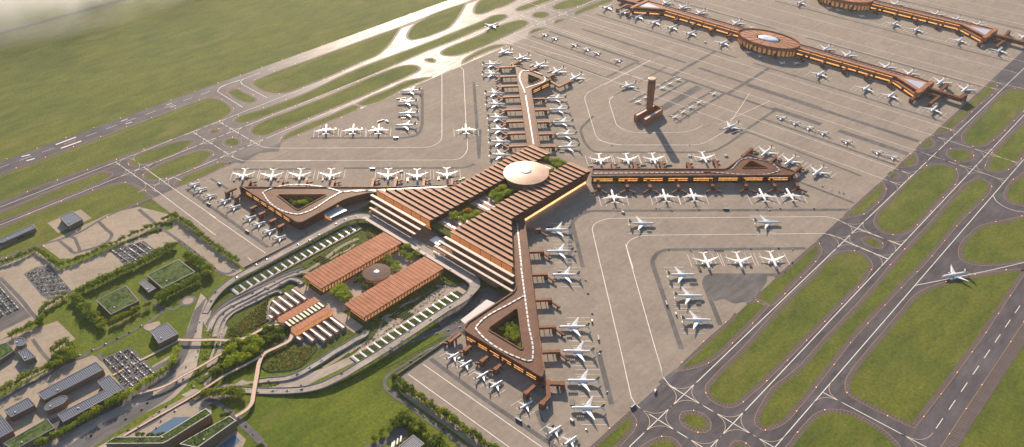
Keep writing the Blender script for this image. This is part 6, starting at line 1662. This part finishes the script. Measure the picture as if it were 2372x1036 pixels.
trow(L, "1550,200 1520,270 1480,340 1400,395 1320,450 1250,495 1180,535 1120,585", 8.0, 'B', 'tree in the belt between car park and highway', .95, 1.6)
trow(L, "1120,585 1040,625 960,665 880,705 820,755 740,795 660,845 590,885 520,925 440,965 350,1015", 8.0, 'A', 'tree in the belt between solar buildings and highway', 1.05, 1.6)
trow(Q, "385,465 520,570 700,700 900,840 1060,950 1180,1036 1300,1120", 7.0, 'D', 'dark tree in the hedge along the right apron', 1.0, 1.0)
tpts(c8, "250,400 290,350 340,290 400,290 430,340 460,370 350,350 300,400 380,400 500,420 550,410 600,450 560,480 630,500 520,480 700,600 740,580 790,590 700,650 760,650 830,640 640,560 480,440 860,680", 'D', 'tree in the dark clump beside the bottom solar building', 1.05)
tpts(c8, "20,560 45,580 110,520 210,480 130,480", 'A', 'slender tree by the small car park at the bottom', .7)
tpts(c2, "1050,140 800,215 890,215 970,180 1070,250 1130,250 580,350 700,320 740,380 920,335 1010,330 1050,350 850,400 780,440 900,440 850,480 690,500 640,560 960,420", 'B', 'bright tree in the park between the footbridges', 1.0, 2)
tpts(c2, "1200,60 1260,90 1320,60 1390,90 1330,150 1250,170 1420,40 1450,120 1180,150 1370,10 1290,10 1210,0 640,420 560,440 620,500 720,440 660,240 720,180 600,300 500,560 450,620 400,660", 'D', 'dark tree in the dense part of the park', .95, 2)
tpts(c4, "1150,200 1200,175 1270,145 1120,250 1210,240 1290,220 1230,310 1330,270 1270,350 1380,300 1190,290 1330,340", 'B', 'tree in the clump on the plaza below the small dome', .95, .45)
tpts(N, "690,270 700,300 655,295 740,330 775,355 735,365 760,320", 'B', 'tree in the clump right of the small dome', .9, .45)
tpts(N, "455,415 440,445 425,455 470,440 490,480 535,475 555,485 510,505", 'D', 'tree in the clump left of the small dome', .85, .45)
tpts(N, "790,225 820,190 845,180 865,200 810,235 850,250 905,230 925,215 880,260 855,275 925,245", 'B', 'tree in the square clumps under the entrance viaduct', .85, .45)
tpts(b2, "720,230 760,200 850,160 920,130 960,170 890,215 980,200 850,270 790,240 900,270 960,240 730,280 1060,180 1020,210 820,360 870,340", 'B', 'tree in the planted slot below the big dome', .95, 24)
tpts(b2, "60,590 110,570 180,560 120,630 60,640 230,670 290,640 340,640 250,700 400,600 450,560 480,540 380,640", 'B', 'tree in the lower planted slot of the main hall', .9, 24)
tpts(b2, "280,510 320,500 360,530 330,540 100,570", 'Y', 'yellow-leaved tree in the lower planted slot', .8, 24)
tpts(crop(1180,320,8.632), "740,430 790,430 840,460 900,470 960,440 1000,470 880,520 940,550 1000,530 1060,520 1100,500 980,570 820,660 850,640 1050,490 910,440", 'B', 'tree at the far end of the planted slot', .85, 24)
tpts(G, "885,365 915,355 990,370 1065,365 1080,380 1130,355 950,400 970,420 1045,405 1060,420 1020,415 1100,390", 'B', 'tree in the left pier court', .8, 6)
tpts(R, "560,560 600,525 640,520 670,560 650,600 620,570 600,610 665,640", 'B', 'tree in the near-right pier court', .72, 6)
tpts(a2, "805,548 785,560 820,565", 'B', 'tree in the far-left pier court', .9, 6)
tpts(c7, "20,130 60,120 100,130 140,125 170,115 200,105 240,105 280,110 310,100 350,110 390,125 400,150 60,150 120,150 180,140 240,140 300,135 350,140", 'A', 'tree in the hedge clump by the bent footbridge', .95)
tpts(c7, "190,350 220,340 250,350 560,670 600,660", 'D', 'small tree behind the hotel wings', .7)
tpts(c6, "330,575 370,570 410,575 450,570 500,575 540,565", 'D', 'bush-like tree at the end of the pool', .6)
# shrubs over the planted slopes: one uncountable mass
sr = random.Random(11)
def shrubs(name, fn, s, n, z, leaf, size, label):
    o = fn(s, z); xs = [p[0] for p in o]; ys = [p[1] for p in o]; m = MB(); k = 0
    while k < n:
        x = sr.uniform(min(xs), max(xs)); y = sr.uniform(min(ys), max(ys))
        if not inpoly((x, y), o): continue
        k += 1; r = size*sr.uniform(.6, 1.3)
        for j in range(9):
            v = Vector((sr.gauss(0, 1), sr.gauss(0, 1), abs(sr.gauss(0, 1)))).normalized(); p = Vector((x, y, z+.1))+v*r*.8; sz = r*.42
            nn = (v+Vector((sr.uniform(-.5, .5), sr.uniform(-.5, .5), .3))).normalized(); u = nn.orthogonal().normalized(); w = nn.cross(u)
            m.add([p+u*sz, p+w*sz, p-u*sz, p-w*sz], [(0, 1, 2, 3)])
    m.build(name, MAT[leaf], kind='stuff', label=label, cat='shrubbery')
MAT['leafO'] = leaf_mat('leaves_olive_brown', (.16, .13, .02))
shrubs('shrubbery', c2, "640,0 1150,0 1380,-80 1560,-10 1560,100 1450,200 1300,290 1160,400 840,600 640,640 400,700 240,820 380,670 520,420 620,220", 900, 2.2, 'leafD', 1.9, 'deep green shrubs filling the park between the footbridges')
shrubs('shrubbery', c2, "1180,420 1350,290 1684,300 1980,270 1900,400 1684,600 1500,640 1200,620", 420, 1.8, 'leafO', 1.5, 'olive shrubs on the slope right of the bent footbridge')
shrubs('shrubbery', c1, "1160,480 1170,790 1060,850 900,950 800,1036 600,1036 640,880 900,680", 420, 2.2, 'leafO', 1.5, 'olive and brown shrubs left of the bus shelters')
shrubs('shrubbery', c1, "1180,440 1160,780 1080,840 980,760 1080,560", 120, 2.2, 'leafD', 1.7, 'dark shrubs along the path left of the bus shelters')
shrubs('shrubbery', U, "470,745 497,790 505,760 478,850 462,880 440,902 436,890 455,850 465,800", 130, .6, 'leafD', 1.4, 'shrubs on the first median below the left roads')
shrubs('shrubbery', U, "560,893 600,885 650,888 640,895 600,900 520,905 450,925 440,935 435,925 500,898", 150, .6, 'leafD', 1.5, 'shrubs on the long median under the bent footbridge')
shrubs('shrubbery', c6, "200,590 130,600 50,650 520,655 590,630 955,395 912,358 570,570 510,600", 380, 21.6, 'leafA', 1.0, 'planting on the roof of the bent hotel wing')
shrubs('shrubbery', c7, "-230,648 268,372 330,412 -60,685", 260, 21.6, 'leafD', 1.0, 'planting on the roof of the straight hotel wing')
shrubs('shrubbery', c6, "620,660 958,470 958,500 700,685", 120, .5, 'leafO', 1.3, 'orange-brown planting between the hotel wings')

shrubs('shrubbery', M, "1000,600 1594,250 1594,330 1300,560 1120,640", 170, .2, 'leafD', 1.5, 'shrubs between the left strip garden and the hall')
shrubs('shrubbery', c5, "130,690 330,560 700,330 860,210 1010,160 1040,240 700,470 480,600 60,880 -60,900", 330, .2, 'leafO', 1.3, 'shrubs between the right hall and the strip garden')
shrubs('shrubbery', c5, "0,900 1020,270 1040,300 20,925", 150, .6, 'leafD', 1.4, 'long dark hedge along the right strip garden')
shrubs('shrubbery', c5, "960,580 1350,350 1420,330 1400,400 1180,600 1000,640", 120, .4, 'leafD', 1.6, 'dark shrubs under the right viaduct by the pier')
shrubs('shrubbery', N, "515,60 560,20 640,50 655,65 560,110 520,95", 60, 2.4, 'leafO', 1.4, 'shrubs on the upper left green triangle')
shrubs('shrubbery', c5, "930,100 1000,10 1180,110 1200,170 1120,205 1020,190", 110, 2.5, 'leafO', 1.4, 'shrubs on the upper right green triangle')
place_trees()
# ------------------------------------------------------------------ cars, apron vehicles, lamps, people
def car_mesh(m, L_=4.6, W_=1.95, H1=.95, H2=1.5, mi=0):
    sec = [(-L_/2, .35, .75), (-L_/2+.2, .3, H1), (-L_*.1, .3, H1), (L_*.28, .3, H1-.05), (L_/2-.15, .3, H1-.22), (L_/2, .35, .55)]
    m.loft([[(x, -W_/2, a), (x, W_/2, a), (x, W_/2*.95, b), (x, -W_/2*.95, b)] for x, a, b in sec], mi, smooth=False)
    c = [(-L_*.42, H1-.02, .78), (-L_*.3, H2, .68), (L_*.08, H2, .68), (L_*.24, H1-.05, .8)]
    m.loft([[(x, -W_/2*k, H1-.1), (x, W_/2*k, H1-.1), (x, W_/2*k, z), (x, -W_/2*k, z)] for x, z, k in c], mi+1, smooth=False)
    for x in (-L_*.3, L_*.3):
        for y in (-W_/2+.12, W_/2-.12): m.tube((x, y-.12, .33), (x, y+.12, .33), .33, n=8, mi=mi+2, smooth=False)
CARC = {'dark': (.025, .027, .032, 1), 'white': (.75, .75, .75, 1), 'silver': (.42, .44, .47, 1), 'blue': (.03, .06, .16, 1), 'red': (.30, .02, .02, 1)}
for k, c in CARC.items(): MAT['car_'+k] = simple('car_paint_'+k, c, .3, .2)
CARS = {}
for k in CARC:
    m = MB(); car_mesh(m); o = m.build('car', [MAT['car_'+k], MAT['dark'], MAT['dark']]); CARS[k] = o.data; bpy.data.objects.remove(o)
def car(x, y, z, rz, col, where, s=1.15):
    o = bpy.data.objects.new('car', CARS[col]); COL.objects.link(o); o.location = (x, y, z); o.rotation_euler = (0, 0, rz); o.scale = (s, s, s)
    tag(o, '%s car %s' % (col, where), 'car', 'cars %s' % where)
cr = random.Random(3)
def pick(): return cr.choices(list(CARC), [4, 3, 3, 1, .4])[0]
ncar = 0
for nm, path, ww, lanes in RD_PATHS:
    if lanes < 2 or nm == 'footbridge': continue
    L2 = [(p[0], p[1]) for p in path]; where = {'viaduct': 'driving on the elevated viaduct', 'approach_road': 'driving on a curved approach road'}.get(nm, 'on the road')
    for (x, y, a) in along(L2, 27, 9):
        if cr.random() < .35: continue
        j = min(range(len(L2)), key=lambda i: (L2[i][0]-x)**2+(L2[i][1]-y)**2)
        ln = cr.randrange(lanes); off = ((ln+.5)/lanes-.5)*ww[j]
        car(x-math.sin(a)*off, y+math.cos(a)*off, path[j][2]+.02, a, pick(), where); ncar += 1
hwl = [("470,730 462,770 450,815 430,860 400,895 330,945 240,995 140,1045 20,1100", 5), ("515,770 505,800 480,860 440,905 380,950 290,1005 200,1050", 3), ("560,890 500,905 440,935 380,975 320,1020", 3), ("840,845 800,868 750,888 680,898 600,902", 3), ("1000,745 940,780 880,820 850,840", 2)]
for s, nl in hwl:
    q = spline(U(s), None, False, 6)
    for (x, y, a) in along(q, 15, 5):
        if cr.random() < .45: continue
        off = (cr.randrange(nl)-(nl-1)/2)*3.6
        car(x-math.sin(a)*off, y+math.cos(a)*off, .46, a+(math.pi if cr.random() < .5 else 0), pick(), 'driving on the wide highway'); ncar += 1
for fn, s, st in ((N, "1290,810 1100,860 900,930 700,1010", 25), (c7, "60,200 180,260 290,340 400,450 520,570", 25), (K, "600,930 750,870 900,800 1060,720 1200,640", 25), (G, "40,710 180,815 300,910 370,970", 22), (c8, "170,0 420,190 700,400 850,500", 24), (Q, "800,180 600,290 480,370", 25)):
    for (x, y, a) in along(fn(s), st, 8): car(x-math.sin(a)*1.6, y+math.cos(a)*1.6, .48, a, pick(), 'on a quiet service road'); ncar += 1
# parked cars: every row of the car parks
LOTS = [(L, "890,275 1130,175 1370,400 1120,535", 'parked in the lot beside the long solar-roofed building'), (K, "880,75 1145,5 1240,70 1010,188", 'parked in the far lot under the hedge'),
        (K, "205,262 290,215 395,200 565,395 390,460", 'parked in the middle lot on the left'), (K, "-90,290 0,330 240,605 0,715", 'parked in the lot at the left edge')]
lotcars = []
for fn, s, where in LOTS:
    o = fn(s); lot = []
    # rows run along the world u axis? follow the long side of the first edge
    e = Vector((o[2][0]-o[1][0], o[2][1]-o[1][1])).normalized(); n_ = Vector((-e.y, e.x)); c0 = Vector(o[0])
    for i in range(-60, 60):
        for j in range(-30, 30):
            row = j*14.5
            for side in (-3.0, 3.0):
                p = c0+e*(i*3.0)+n_*(row+side)
                if inpoly((p.x, p.y), o) and cr.random() < .62 and (i//9) % 7 != 6: lot.append((p.x, p.y, math.atan2(n_.y, n_.x)+(0 if side > 0 else math.pi)))
    lotcars.append((where, lot))
budget = 300-ncar
sm2 = MB(); rest = [MB() for _ in range(3)]; nrest = 0; rowm = MB()
for where, lot in lotcars:
    lot.sort(key=lambda c: (c[0]-CAM.x)**2+(c[1]-CAM.y)**2)
    for (x, y, a) in lot:
        if budget > 0: car(x, y, .5, a, pick(), where, 1.05); budget -= 1
        else:
            k = cr.choices([0, 1, 2], [4, 4, 3])[0]; m = MB(); car_mesh(m); co, si = math.cos(a), math.sin(a)
            vs = [(x+(v[0]*co-v[1]*si)*1.05, y+(v[0]*si+v[1]*co)*1.05, .5+v[2]) for v in m.v]
            b = len(rest[0].v); rest[0].v += vs; rest[0].f += [[i+b for i in f] for f in m.f]; rest[0].m += [(k if q_ == 0 else 3) for q_ in m.m]; nrest += 1
if nrest: rest[0].build('parked_cars', [MAT['car_dark'], MAT['car_white'], MAT['car_silver'], MAT['dark']], kind='stuff', label='rows of parked cars filling the car parks on the left', cat='parked cars')
print('CARS', ncar, nrest)
# taxiway lights
def lampm():
    m = NM('lamp_glow'); m.color((1, .6, .3, 1)).emit((1.0, .38, .13, 1), 6.0); return m.m
MAT['lamp'] = lampm(); MAT['lampb'] = simple('lamp_base_metal', (.3, .28, .25, 1), .5)
m = MB(); m.tube((0, 0, 0), (0, 0, .5), .35, .25, 6, smooth=False); lb = m.build('base', MAT['lampb']); 
m = MB(); m.loft([[(r*math.cos(6.283*i/8), r*math.sin(6.283*i/8), z) for i in range(8)] for r, z in ((.3, .45), (.5, .7), (.42, 1.0), (.15, 1.25))]); lg_ = m.build('lamp_glass', MAT['lamp'])
LL = []
for p in LIGHTS:
    if all((p[0]-q[0])**2+(p[1]-q[1])**2 > 45**2 for q in LL):
        r = ROT.transposed() @ (Vector((p[0], p[1], 0))-CAM); sx = CX+FPX*r.x/-r.z; sy = CY-FPX*r.y/-r.z
        if r.z < 0 and -20 < sx < 2400 and -20 < sy < 1060: LL.append(p)
LL.sort(key=lambda p: (p[0]-CAM.x)**2+(p[1]-CAM.y)**2); LL = LL[:290]
for i, p in enumerate(LL):
    o = bpy.data.objects.new('taxiway_light', None); COL.objects.link(o); o.location = (p[0], p[1], .42); o.empty_display_size = 1
    tag(o, 'small orange ground lamp glowing on a taxiway or runway edge', 'lamp', 'orange lamps along the taxiway edges')
    for src in (lb, lg_):
        if i == 0: c = src
        else: c = src.copy(); COL.objects.link(c)
        c.parent = o
# apron vehicles
def svc(name, parts, label=None):
    t = empty(name, (0, 0, 0)); 
    for pn, fn_, mt in parts:
        m = MB(); fn_(m); m.build(pn, MAT[mt], t)
    fix_kids(t); return t
MAT['yellow'] = simple('yellow_paint', (.55, .40, .03, 1), .5); MAT['gloss'] = simple('container_dark', (.05, .05, .055, 1), .5)
def wheels(m, L_, W_, r=.45):
    for x in (-L_*.32, L_*.32):
        for y in (-W_/2, W_/2): m.tube((x, y-.15, r), (x, y+.15, r), r, n=8, smooth=False)
def dolly(m):
    for k in range(4): m.box((-6+k*4.0, 0, 1.5), (3.2, 2.6, 2.0))
protoV = {
 'truck': svc('service_truck', [('cargo_box', lambda m: m.box((-1, 0, 2.5), (7, 2.8, 3.0)), 'plane'), ('cab', lambda m: m.box((4.0, 0, 1.7), (2.2, 2.6, 2.3)), 'gloss'), ('wheels', lambda m: wheels(m, 9, 2.6), 'dark')]),
 'bus': svc('apron_bus', [('body', lambda m: m.box((0, 0, 2.0), (13, 3.2, 3.0)), 'gloss'), ('roof', lambda m: m.box((0, 0, 3.7), (12.6, 3.0, .5)), 'car_silver'), ('wheels', lambda m: wheels(m, 12, 3), 'dark')]),
 'tug': svc('baggage_tug', [('body', lambda m: m.box((0, 0, .9), (4.2, 2.2, 1.2)), 'yellow'), ('canopy', lambda m: (m.box((-.4, 0, 2.2), (1.8, 2.0, .2)), m.box((-.4, 0, 1.8), (.2, 1.8, .8))), 'yellow'), ('wheels', lambda m: wheels(m, 4, 2), 'dark')]),
 'cart': svc('baggage_cart', [('box', lambda m: m.box((0, 0, 1.6), (5.4, 2.6, 2.2)), 'gloss'), ('deck', lambda m: m.box((0, 0, .45), (6.2, 2.8, .25)), 'car_silver'), ('wheels', lambda m: wheels(m, 5, 2.4, .35), 'dark')]),
}
vused = set(); NAM = {'truck': 'white box service truck', 'bus': 'dark apron bus', 'tug': 'yellow baggage tug', 'cart': 'dark baggage cart'}; CATS = {'truck': 'truck', 'bus': 'bus', 'tug': 'tug', 'cart': 'baggage cart'}
def veh(k, x, y, rz, where, s=1.0):
    lab = NAM[k]+' '+where
    if k not in vused: vused.add(k); o = protoV[k]; o.location = (x, y, .36); o.rotation_euler = (0, 0, rz); o['label'] = lab
    else: o = copy_tree(protoV[k], loc=(x, y, .36), rz=rz, label=lab)
    o['category'] = CATS[k]; o['group'] = lab+' group'; o.scale = (s, s, s)
vr = random.Random(9)
for (x, y, rz, kd, l_) in PLANES:
    if kd == 'T': continue
    far = y > 900
    side = vr.choice((-1, 1)); co, si = math.cos(rz), math.sin(rz)
    def at(fx, fy): return (x+co*fx-si*fy, y+si*fx+co*fy)
    if kd == 'W' and not far:
        if vr.random() < .72:
            bx0 = vr.uniform(4, 16); n = vr.choice((3, 4, 5)); sd = side*vr.uniform(17, 26)
            for i in range(n): p = at(bx0+i*3.6, sd); veh('cart', p[0], p[1], rz+math.pi/2, 'waiting beside a parked airliner', .95)
        if vr.random() < .8: p = at(vr.uniform(-12, 10), side*vr.uniform(8, 14)); veh('tug', p[0], p[1], rz+vr.uniform(-1, 1), 'beside a parked airliner', 1.1)
        if vr.random() < .5: p = at(vr.uniform(0, 18), -side*vr.uniform(7, 12)); veh('truck', p[0], p[1], rz+vr.uniform(-.4, .4), 'standing near an airliner', .9)
    elif vr.random() < .75:
        p = at(vr.uniform(-4, 12), side*vr.uniform(9, 14)); veh(vr.choice(('tug', 'truck', 'cart')), p[0], p[1], rz+vr.uniform(-.5, .5), 'near a small jet' if kd == 'N' else 'at a far concourse stand', .9)
for k, fn, x, y, dx, dy, where in (('bus', Z, 1280,590, 50,-38, 'crossing onto the lower right taxiway'), ('truck', W, 558,222, 10,-30, 'on the lower right taxiway edge'), ('bus', Q, 1405,822, 40,26, 'on the service road near the lower small jets'), ('truck', Z, 600,750, 40,30, 'on the road at the near-right pier tip'),
  ('bus', G, 375,268, 30,20, 'above the left small jets'), ('bus', G, 290,430, 30,20, 'on the road left of the small jets'), ('bus', G, 598,648, 30,20, 'on the road near the lower left small jets'), ('bus', a11, 365,105, 60,0, 'on the road above the near-left pier'),
  ('bus', a1, 1168,780, 60,0, 'on the sunlit road left of the apron'), ('truck', a1, 1050,550, 40,20, 'by the left remote stands'), ('bus', I, 1235,603, 40,0, 'on the road below the right pier'), ('truck', R, 1283,505, 4,30, 'on the road right of the near-right pier'),
  ('truck', I, 463,627, 20,10, 'below the right pier planes'), ('truck', I, 965,205, 40,6, 'above the right pier'), ('truck', I, 1235,203, 40,6, 'above the right pier near the court'), ('bus', S, 437,440, 10,35, 'on the road left of the right remote column'), ('truck', S, 505,517, 10,25, 'by the right remote column'),
  ('truck', H, 215,70, 30,0, 'on the remote stand road'), ('bus', R, 1333,640, 4,30, 'on the long road right of the pier'), ('truck', a4, 1725,735, 40,20, 'on the far apron')):
    a_ = fn.one(x, y); b_ = fn.one(x+dx, y+dy); veh(k, a_[0], a_[1], math.atan2(b_[1]-a_[1], b_[0]-a_[0]), where, 1.05)
for s, fn in (("300,15 640,0", None),): pass
for i, (fn, pts) in enumerate(((I, "1150,905 1165,905 1180,905 1195,905 1210,905"), (a1, "925,550 945,545 965,538 985,532 1000,527"), (Z, "585,520 585,545 585,570 600,520 600,545 600,570 615,520 615,545 615,570"), (a1, "1190,240 1210,238 1230,236 1250,232 1270,230 1290,225"), (a8, "20,385 45,385 65,383 88,382"), (a8, "870,375 890,373 905,373 925,372 1275,378 1295,376 1315,374 1340,372"),
    (a11, "910,160 930,158 950,155 2070,325 2090,320 2120,300 2145,290 2165,288"))):
    for (x, y) in fn(pts): veh('cart', x, y, math.pi/4*(1 if i % 2 else 3), 'in a line on the apron', .95)
for fn, pts in ((I, "380,118 960,117 1640,595 1895,595 1470,605 1560,606 1035,602 828,612 735,590 710,590"), (S, "455,58 610,65 720,63 1033,50 1228,48 1328,58 1325,148 1270,208"), (J, "310,540 372,562 425,580 455,588 255,692 20,692 10,965"), (R, "1150,-60 1232,172 1250,280 1285,440 1350,740"), (Z, "905,10 988,430 760,850 120,800"), (a2, "200,262 275,302 328,310 378,340 30,670 512,292")):
    for (x, y) in fn(pts): car(x, y, .4, vr.uniform(0, 3.1), vr.choice(('white', 'dark', 'silver')), 'driving on an apron road', 1.2)
# bus roofs at the bottom
for i, (x, y) in enumerate(c8("345,588 305,618 265,648 243,664", 3)):
    o = empty('parked_bus', (x, y, .45), math.radians(0), '%s white coach from the top beside the bottom solar building' % ORD[i], 'bus', 'white coaches by the bottom building'); 
    m = MB(); m.box((0, 0, 1.9), (13, 2.6, 3.0)); m.build('body', MAT['plane'], o); m = MB(); m.box((0, 0, 2.3), (13.1, 2.7, .9)); m.build('window_band', MAT['dark'], o); m = MB(); wheels(m, 12, 2.4, .5); m.build('wheels', MAT['dark'], o); o.rotation_euler = (0, 0, P(1000, 500)[0]*0+math.radians(-48))
# people on the footbridges and the plaza
def person_mesh():
    m = MB(); S8 = lambda x, y, r, z, k=1.0: [(x+r*k*math.cos(6.283*i/8), y+r*math.sin(6.283*i/8), z) for i in range(8)]
    m.loft([S8(0, .12, .07, .0), S8(0, .11, .085, .45), S8(0, .1, .11, .85)], 1); m.loft([S8(0, -.12, .07, 0), S8(.05, -.11, .085, .45), S8(0, -.1, .11, .85)], 1)
    m.loft([S8(0, 0, .2, .8, .7), S8(0, 0, .19, 1.1, .65), S8(0, 0, .24, 1.4, .6), S8(0, 0, .1, 1.5, 1)], 0)
    for s in (-1, 1): m.loft([S8(0, s*.26, .06, 1.4), S8(.02, s*.3, .05, 1.1), S8(.1, s*.29, .04, .85)], 0)
    m.loft([S8(0, 0, .06, 1.48), S8(.01, 0, .1, 1.58), S8(0, 0, .11, 1.68), S8(0, 0, .05, 1.78)], 2)
    return m
PM = []
for nm_, c in (('dark', (.03, .03, .04, 1)), ('white', (.7, .7, .68, 1)), ('red', (.35, .04, .03, 1))):
    o = person_mesh().build('person', [simple('clothing_'+nm_, c, .8), MAT['dark'], simple('skin_'+nm_, (.25, .13, .08, 1), .6)]); PM.append((nm_, o.data)); bpy.data.objects.remove(o)
pr = random.Random(21)
def person(x, y, z, where):
    nm_, d = pr.choice(PM); o = bpy.data.objects.new('person', d); COL.objects.link(o); o.location = (x, y, z); o.rotation_euler = (0, 0, pr.uniform(0, 6.28))
    tag(o, 'person in %s clothes walking %s' % (nm_, where), 'person', 'people %s' % where)
for nm, path, ww, lanes in RD_PATHS:
    if nm != 'footbridge' or ww[0] < 5: continue
    L2 = [(p[0], p[1]) for p in path]
    for (x, y, a) in along(L2, 11, 5):
        j = min(range(len(L2)), key=lambda i: (L2[i][0]-x)**2+(L2[i][1]-y)**2); off = pr.uniform(-.38, .38)*ww[j]
        person(x-math.sin(a)*off, y+math.cos(a)*off, path[j][2]+.02, 'on a pale footbridge')
for i in range(70): person(pr.uniform(-30, 38), pr.uniform(-635, -390), .47, 'on the plaza between the halls')
for i in range(40): person(pr.uniform(-180, 175), pr.uniform(-378, -372), 12.36, 'on the footway of the entrance viaduct')
# ------------------------------------------------------------------ camera, light, air
cam_d = bpy.data.cameras.new('camera'); cam = bpy.data.objects.new('camera', cam_d); COL.objects.link(cam)
cam.matrix_world = Matrix.Translation(CAM) @ ROT.to_4x4()
cam_d.sensor_width = 36; cam_d.lens = 36*FPX/W0; cam_d.clip_end = 60000; cam_d.clip_start = 5
scene.camera = cam
SUN_EL = math.radians(23.5)
sh = math.radians(-39.2)                       # direction in which shadows fall
az = sh+math.pi
sdir = Vector((math.cos(az)*math.cos(SUN_EL), math.sin(az)*math.cos(SUN_EL), math.sin(SUN_EL)))
sl = bpy.data.lights.new('sun', 'SUN'); sun = bpy.data.objects.new('sun', sl); COL.objects.link(sun)
sl.energy = 5.0; sl.angle = math.radians(0.6); sl.color = (1.0, 0.81, 0.62)
sun.rotation_euler = sdir.to_track_quat('Z', 'Y').to_euler()
w = bpy.data.worlds.new('World'); scene.world = w; w.use_nodes = True
nt = w.node_tree; nt.nodes.clear()
o_ = nt.nodes.new('ShaderNodeOutputWorld'); bg = nt.nodes.new('ShaderNodeBackground'); sk = nt.nodes.new('ShaderNodeTexSky')
sk.sky_type = 'NISHITA'; sk.sun_disc = False; sk.sun_elevation = SUN_EL; sk.sun_rotation = math.pi/2-az
sk.altitude = 500; sk.air_density = 1.0; sk.dust_density = 1.5
nt.links.new(sk.outputs[0], bg.inputs[0]); nt.links.new(bg.outputs[0], o_.inputs[0]); bg.inputs[1].default_value = 0.085
vs_ = scene.view_settings; vs_.view_transform = 'Standard'; vs_.look = 'None'; vs_.exposure = 0.77; vs_.gamma = 1.0; vs_.use_curve_mapping = False
scene.render.engine = 'CYCLES'; scene.cycles.volume_bounces = 2
scene.render.resolution_x = 1024; scene.render.resolution_y = 447

# haze over the whole site and a thicker low mist over the far left field
def vol(name, lo, hi, dens, label, noise=False, col=(.97, .98, 1, 1)):
    m = MB(); c = [(a+b)/2 for a, b in zip(lo, hi)]; d = [b-a for a, b in zip(lo, hi)]
    m.box((0, 0, 0), d); mt = bpy.data.materials.new(name+'_air'); mt.use_nodes = True; t = mt.node_tree; t.nodes.clear()
    o = t.nodes.new('ShaderNodeOutputMaterial'); v = t.nodes.new('ShaderNodeVolumePrincipled'); t.links.new(v.outputs[0], o.inputs['Volume'])
    v.inputs['Color'].default_value = col; v.inputs['Density'].default_value = dens; v.inputs['Anisotropy'].default_value = .3
    ob = m.build(name, mt, kind='stuff', label=label, cat=name); ob.location = c
    return ob, t, v, d
vol('haze', (-13900, -8900, -1), (8900, 15900, 1190), 1.15e-5, 'thin pale haze over the whole airfield')

def mist(lo, hi, dens, label, sc=0.004):
    ob, t, v, d = vol('mist', lo, hi, 0.0, label)
    tc = t.nodes.new('ShaderNodeTexCoord'); mp = t.nodes.new('ShaderNodeMapping'); mp.inputs['Scale'].default_value = (2/d[0], 2/d[1], 2/d[2]); t.links.new(tc.outputs['Object'], mp.inputs[0])
    ln = t.nodes.new('ShaderNodeVectorMath'); ln.operation = 'LENGTH'; t.links.new(mp.outputs[0], ln.inputs[0])
    f = t.nodes.new('ShaderNodeMapRange'); f.inputs['From Min'].default_value = 0.15; f.inputs['From Max'].default_value = 1.0; f.inputs['To Min'].default_value = 1; f.inputs['To Max'].default_value = 0; t.links.new(ln.outputs['Value'], f.inputs['Value'])
    n = t.nodes.new('ShaderNodeTexNoise'); n.inputs['Scale'].default_value = sc; n.inputs['Detail'].default_value = 3; t.links.new(tc.outputs['Object'], n.inputs['Vector'])
    r = t.nodes.new('ShaderNodeMapRange'); r.inputs['From Min'].default_value = .38; r.inputs['From Max'].default_value = .66; t.links.new(n.outputs['Fac'], r.inputs['Value'])
    m1 = t.nodes.new('ShaderNodeMath'); m1.operation = 'MULTIPLY'; t.links.new(f.outputs[0], m1.inputs[0]); t.links.new(r.outputs[0], m1.inputs[1])
    m2 = t.nodes.new('ShaderNodeMath'); m2.operation = 'MULTIPLY'; t.links.new(m1.outputs[0], m2.inputs[0]); m2.inputs[1].default_value = dens; t.links.new(m2.outputs[0], v.inputs['Density'])
    return ob
a_ = P(60, 10); c_ = (a_[0], a_[1])
mist((c_[0]-1100, c_[1]-900, -40), (c_[0]+650, c_[1]+1150, 190), .009, 'bank of white mist drifting over the far left corner', .0035)
wall_m = MB(); wall_m.box((0, 0, 4), (3, 3600, 8)); wo_ = wall_m.build('perimeter_wall', MAT['soffit'], label='long dark perimeter wall crossing the misty far left corner', cat='wall'); wo_.location = (-2083, 0, 0)
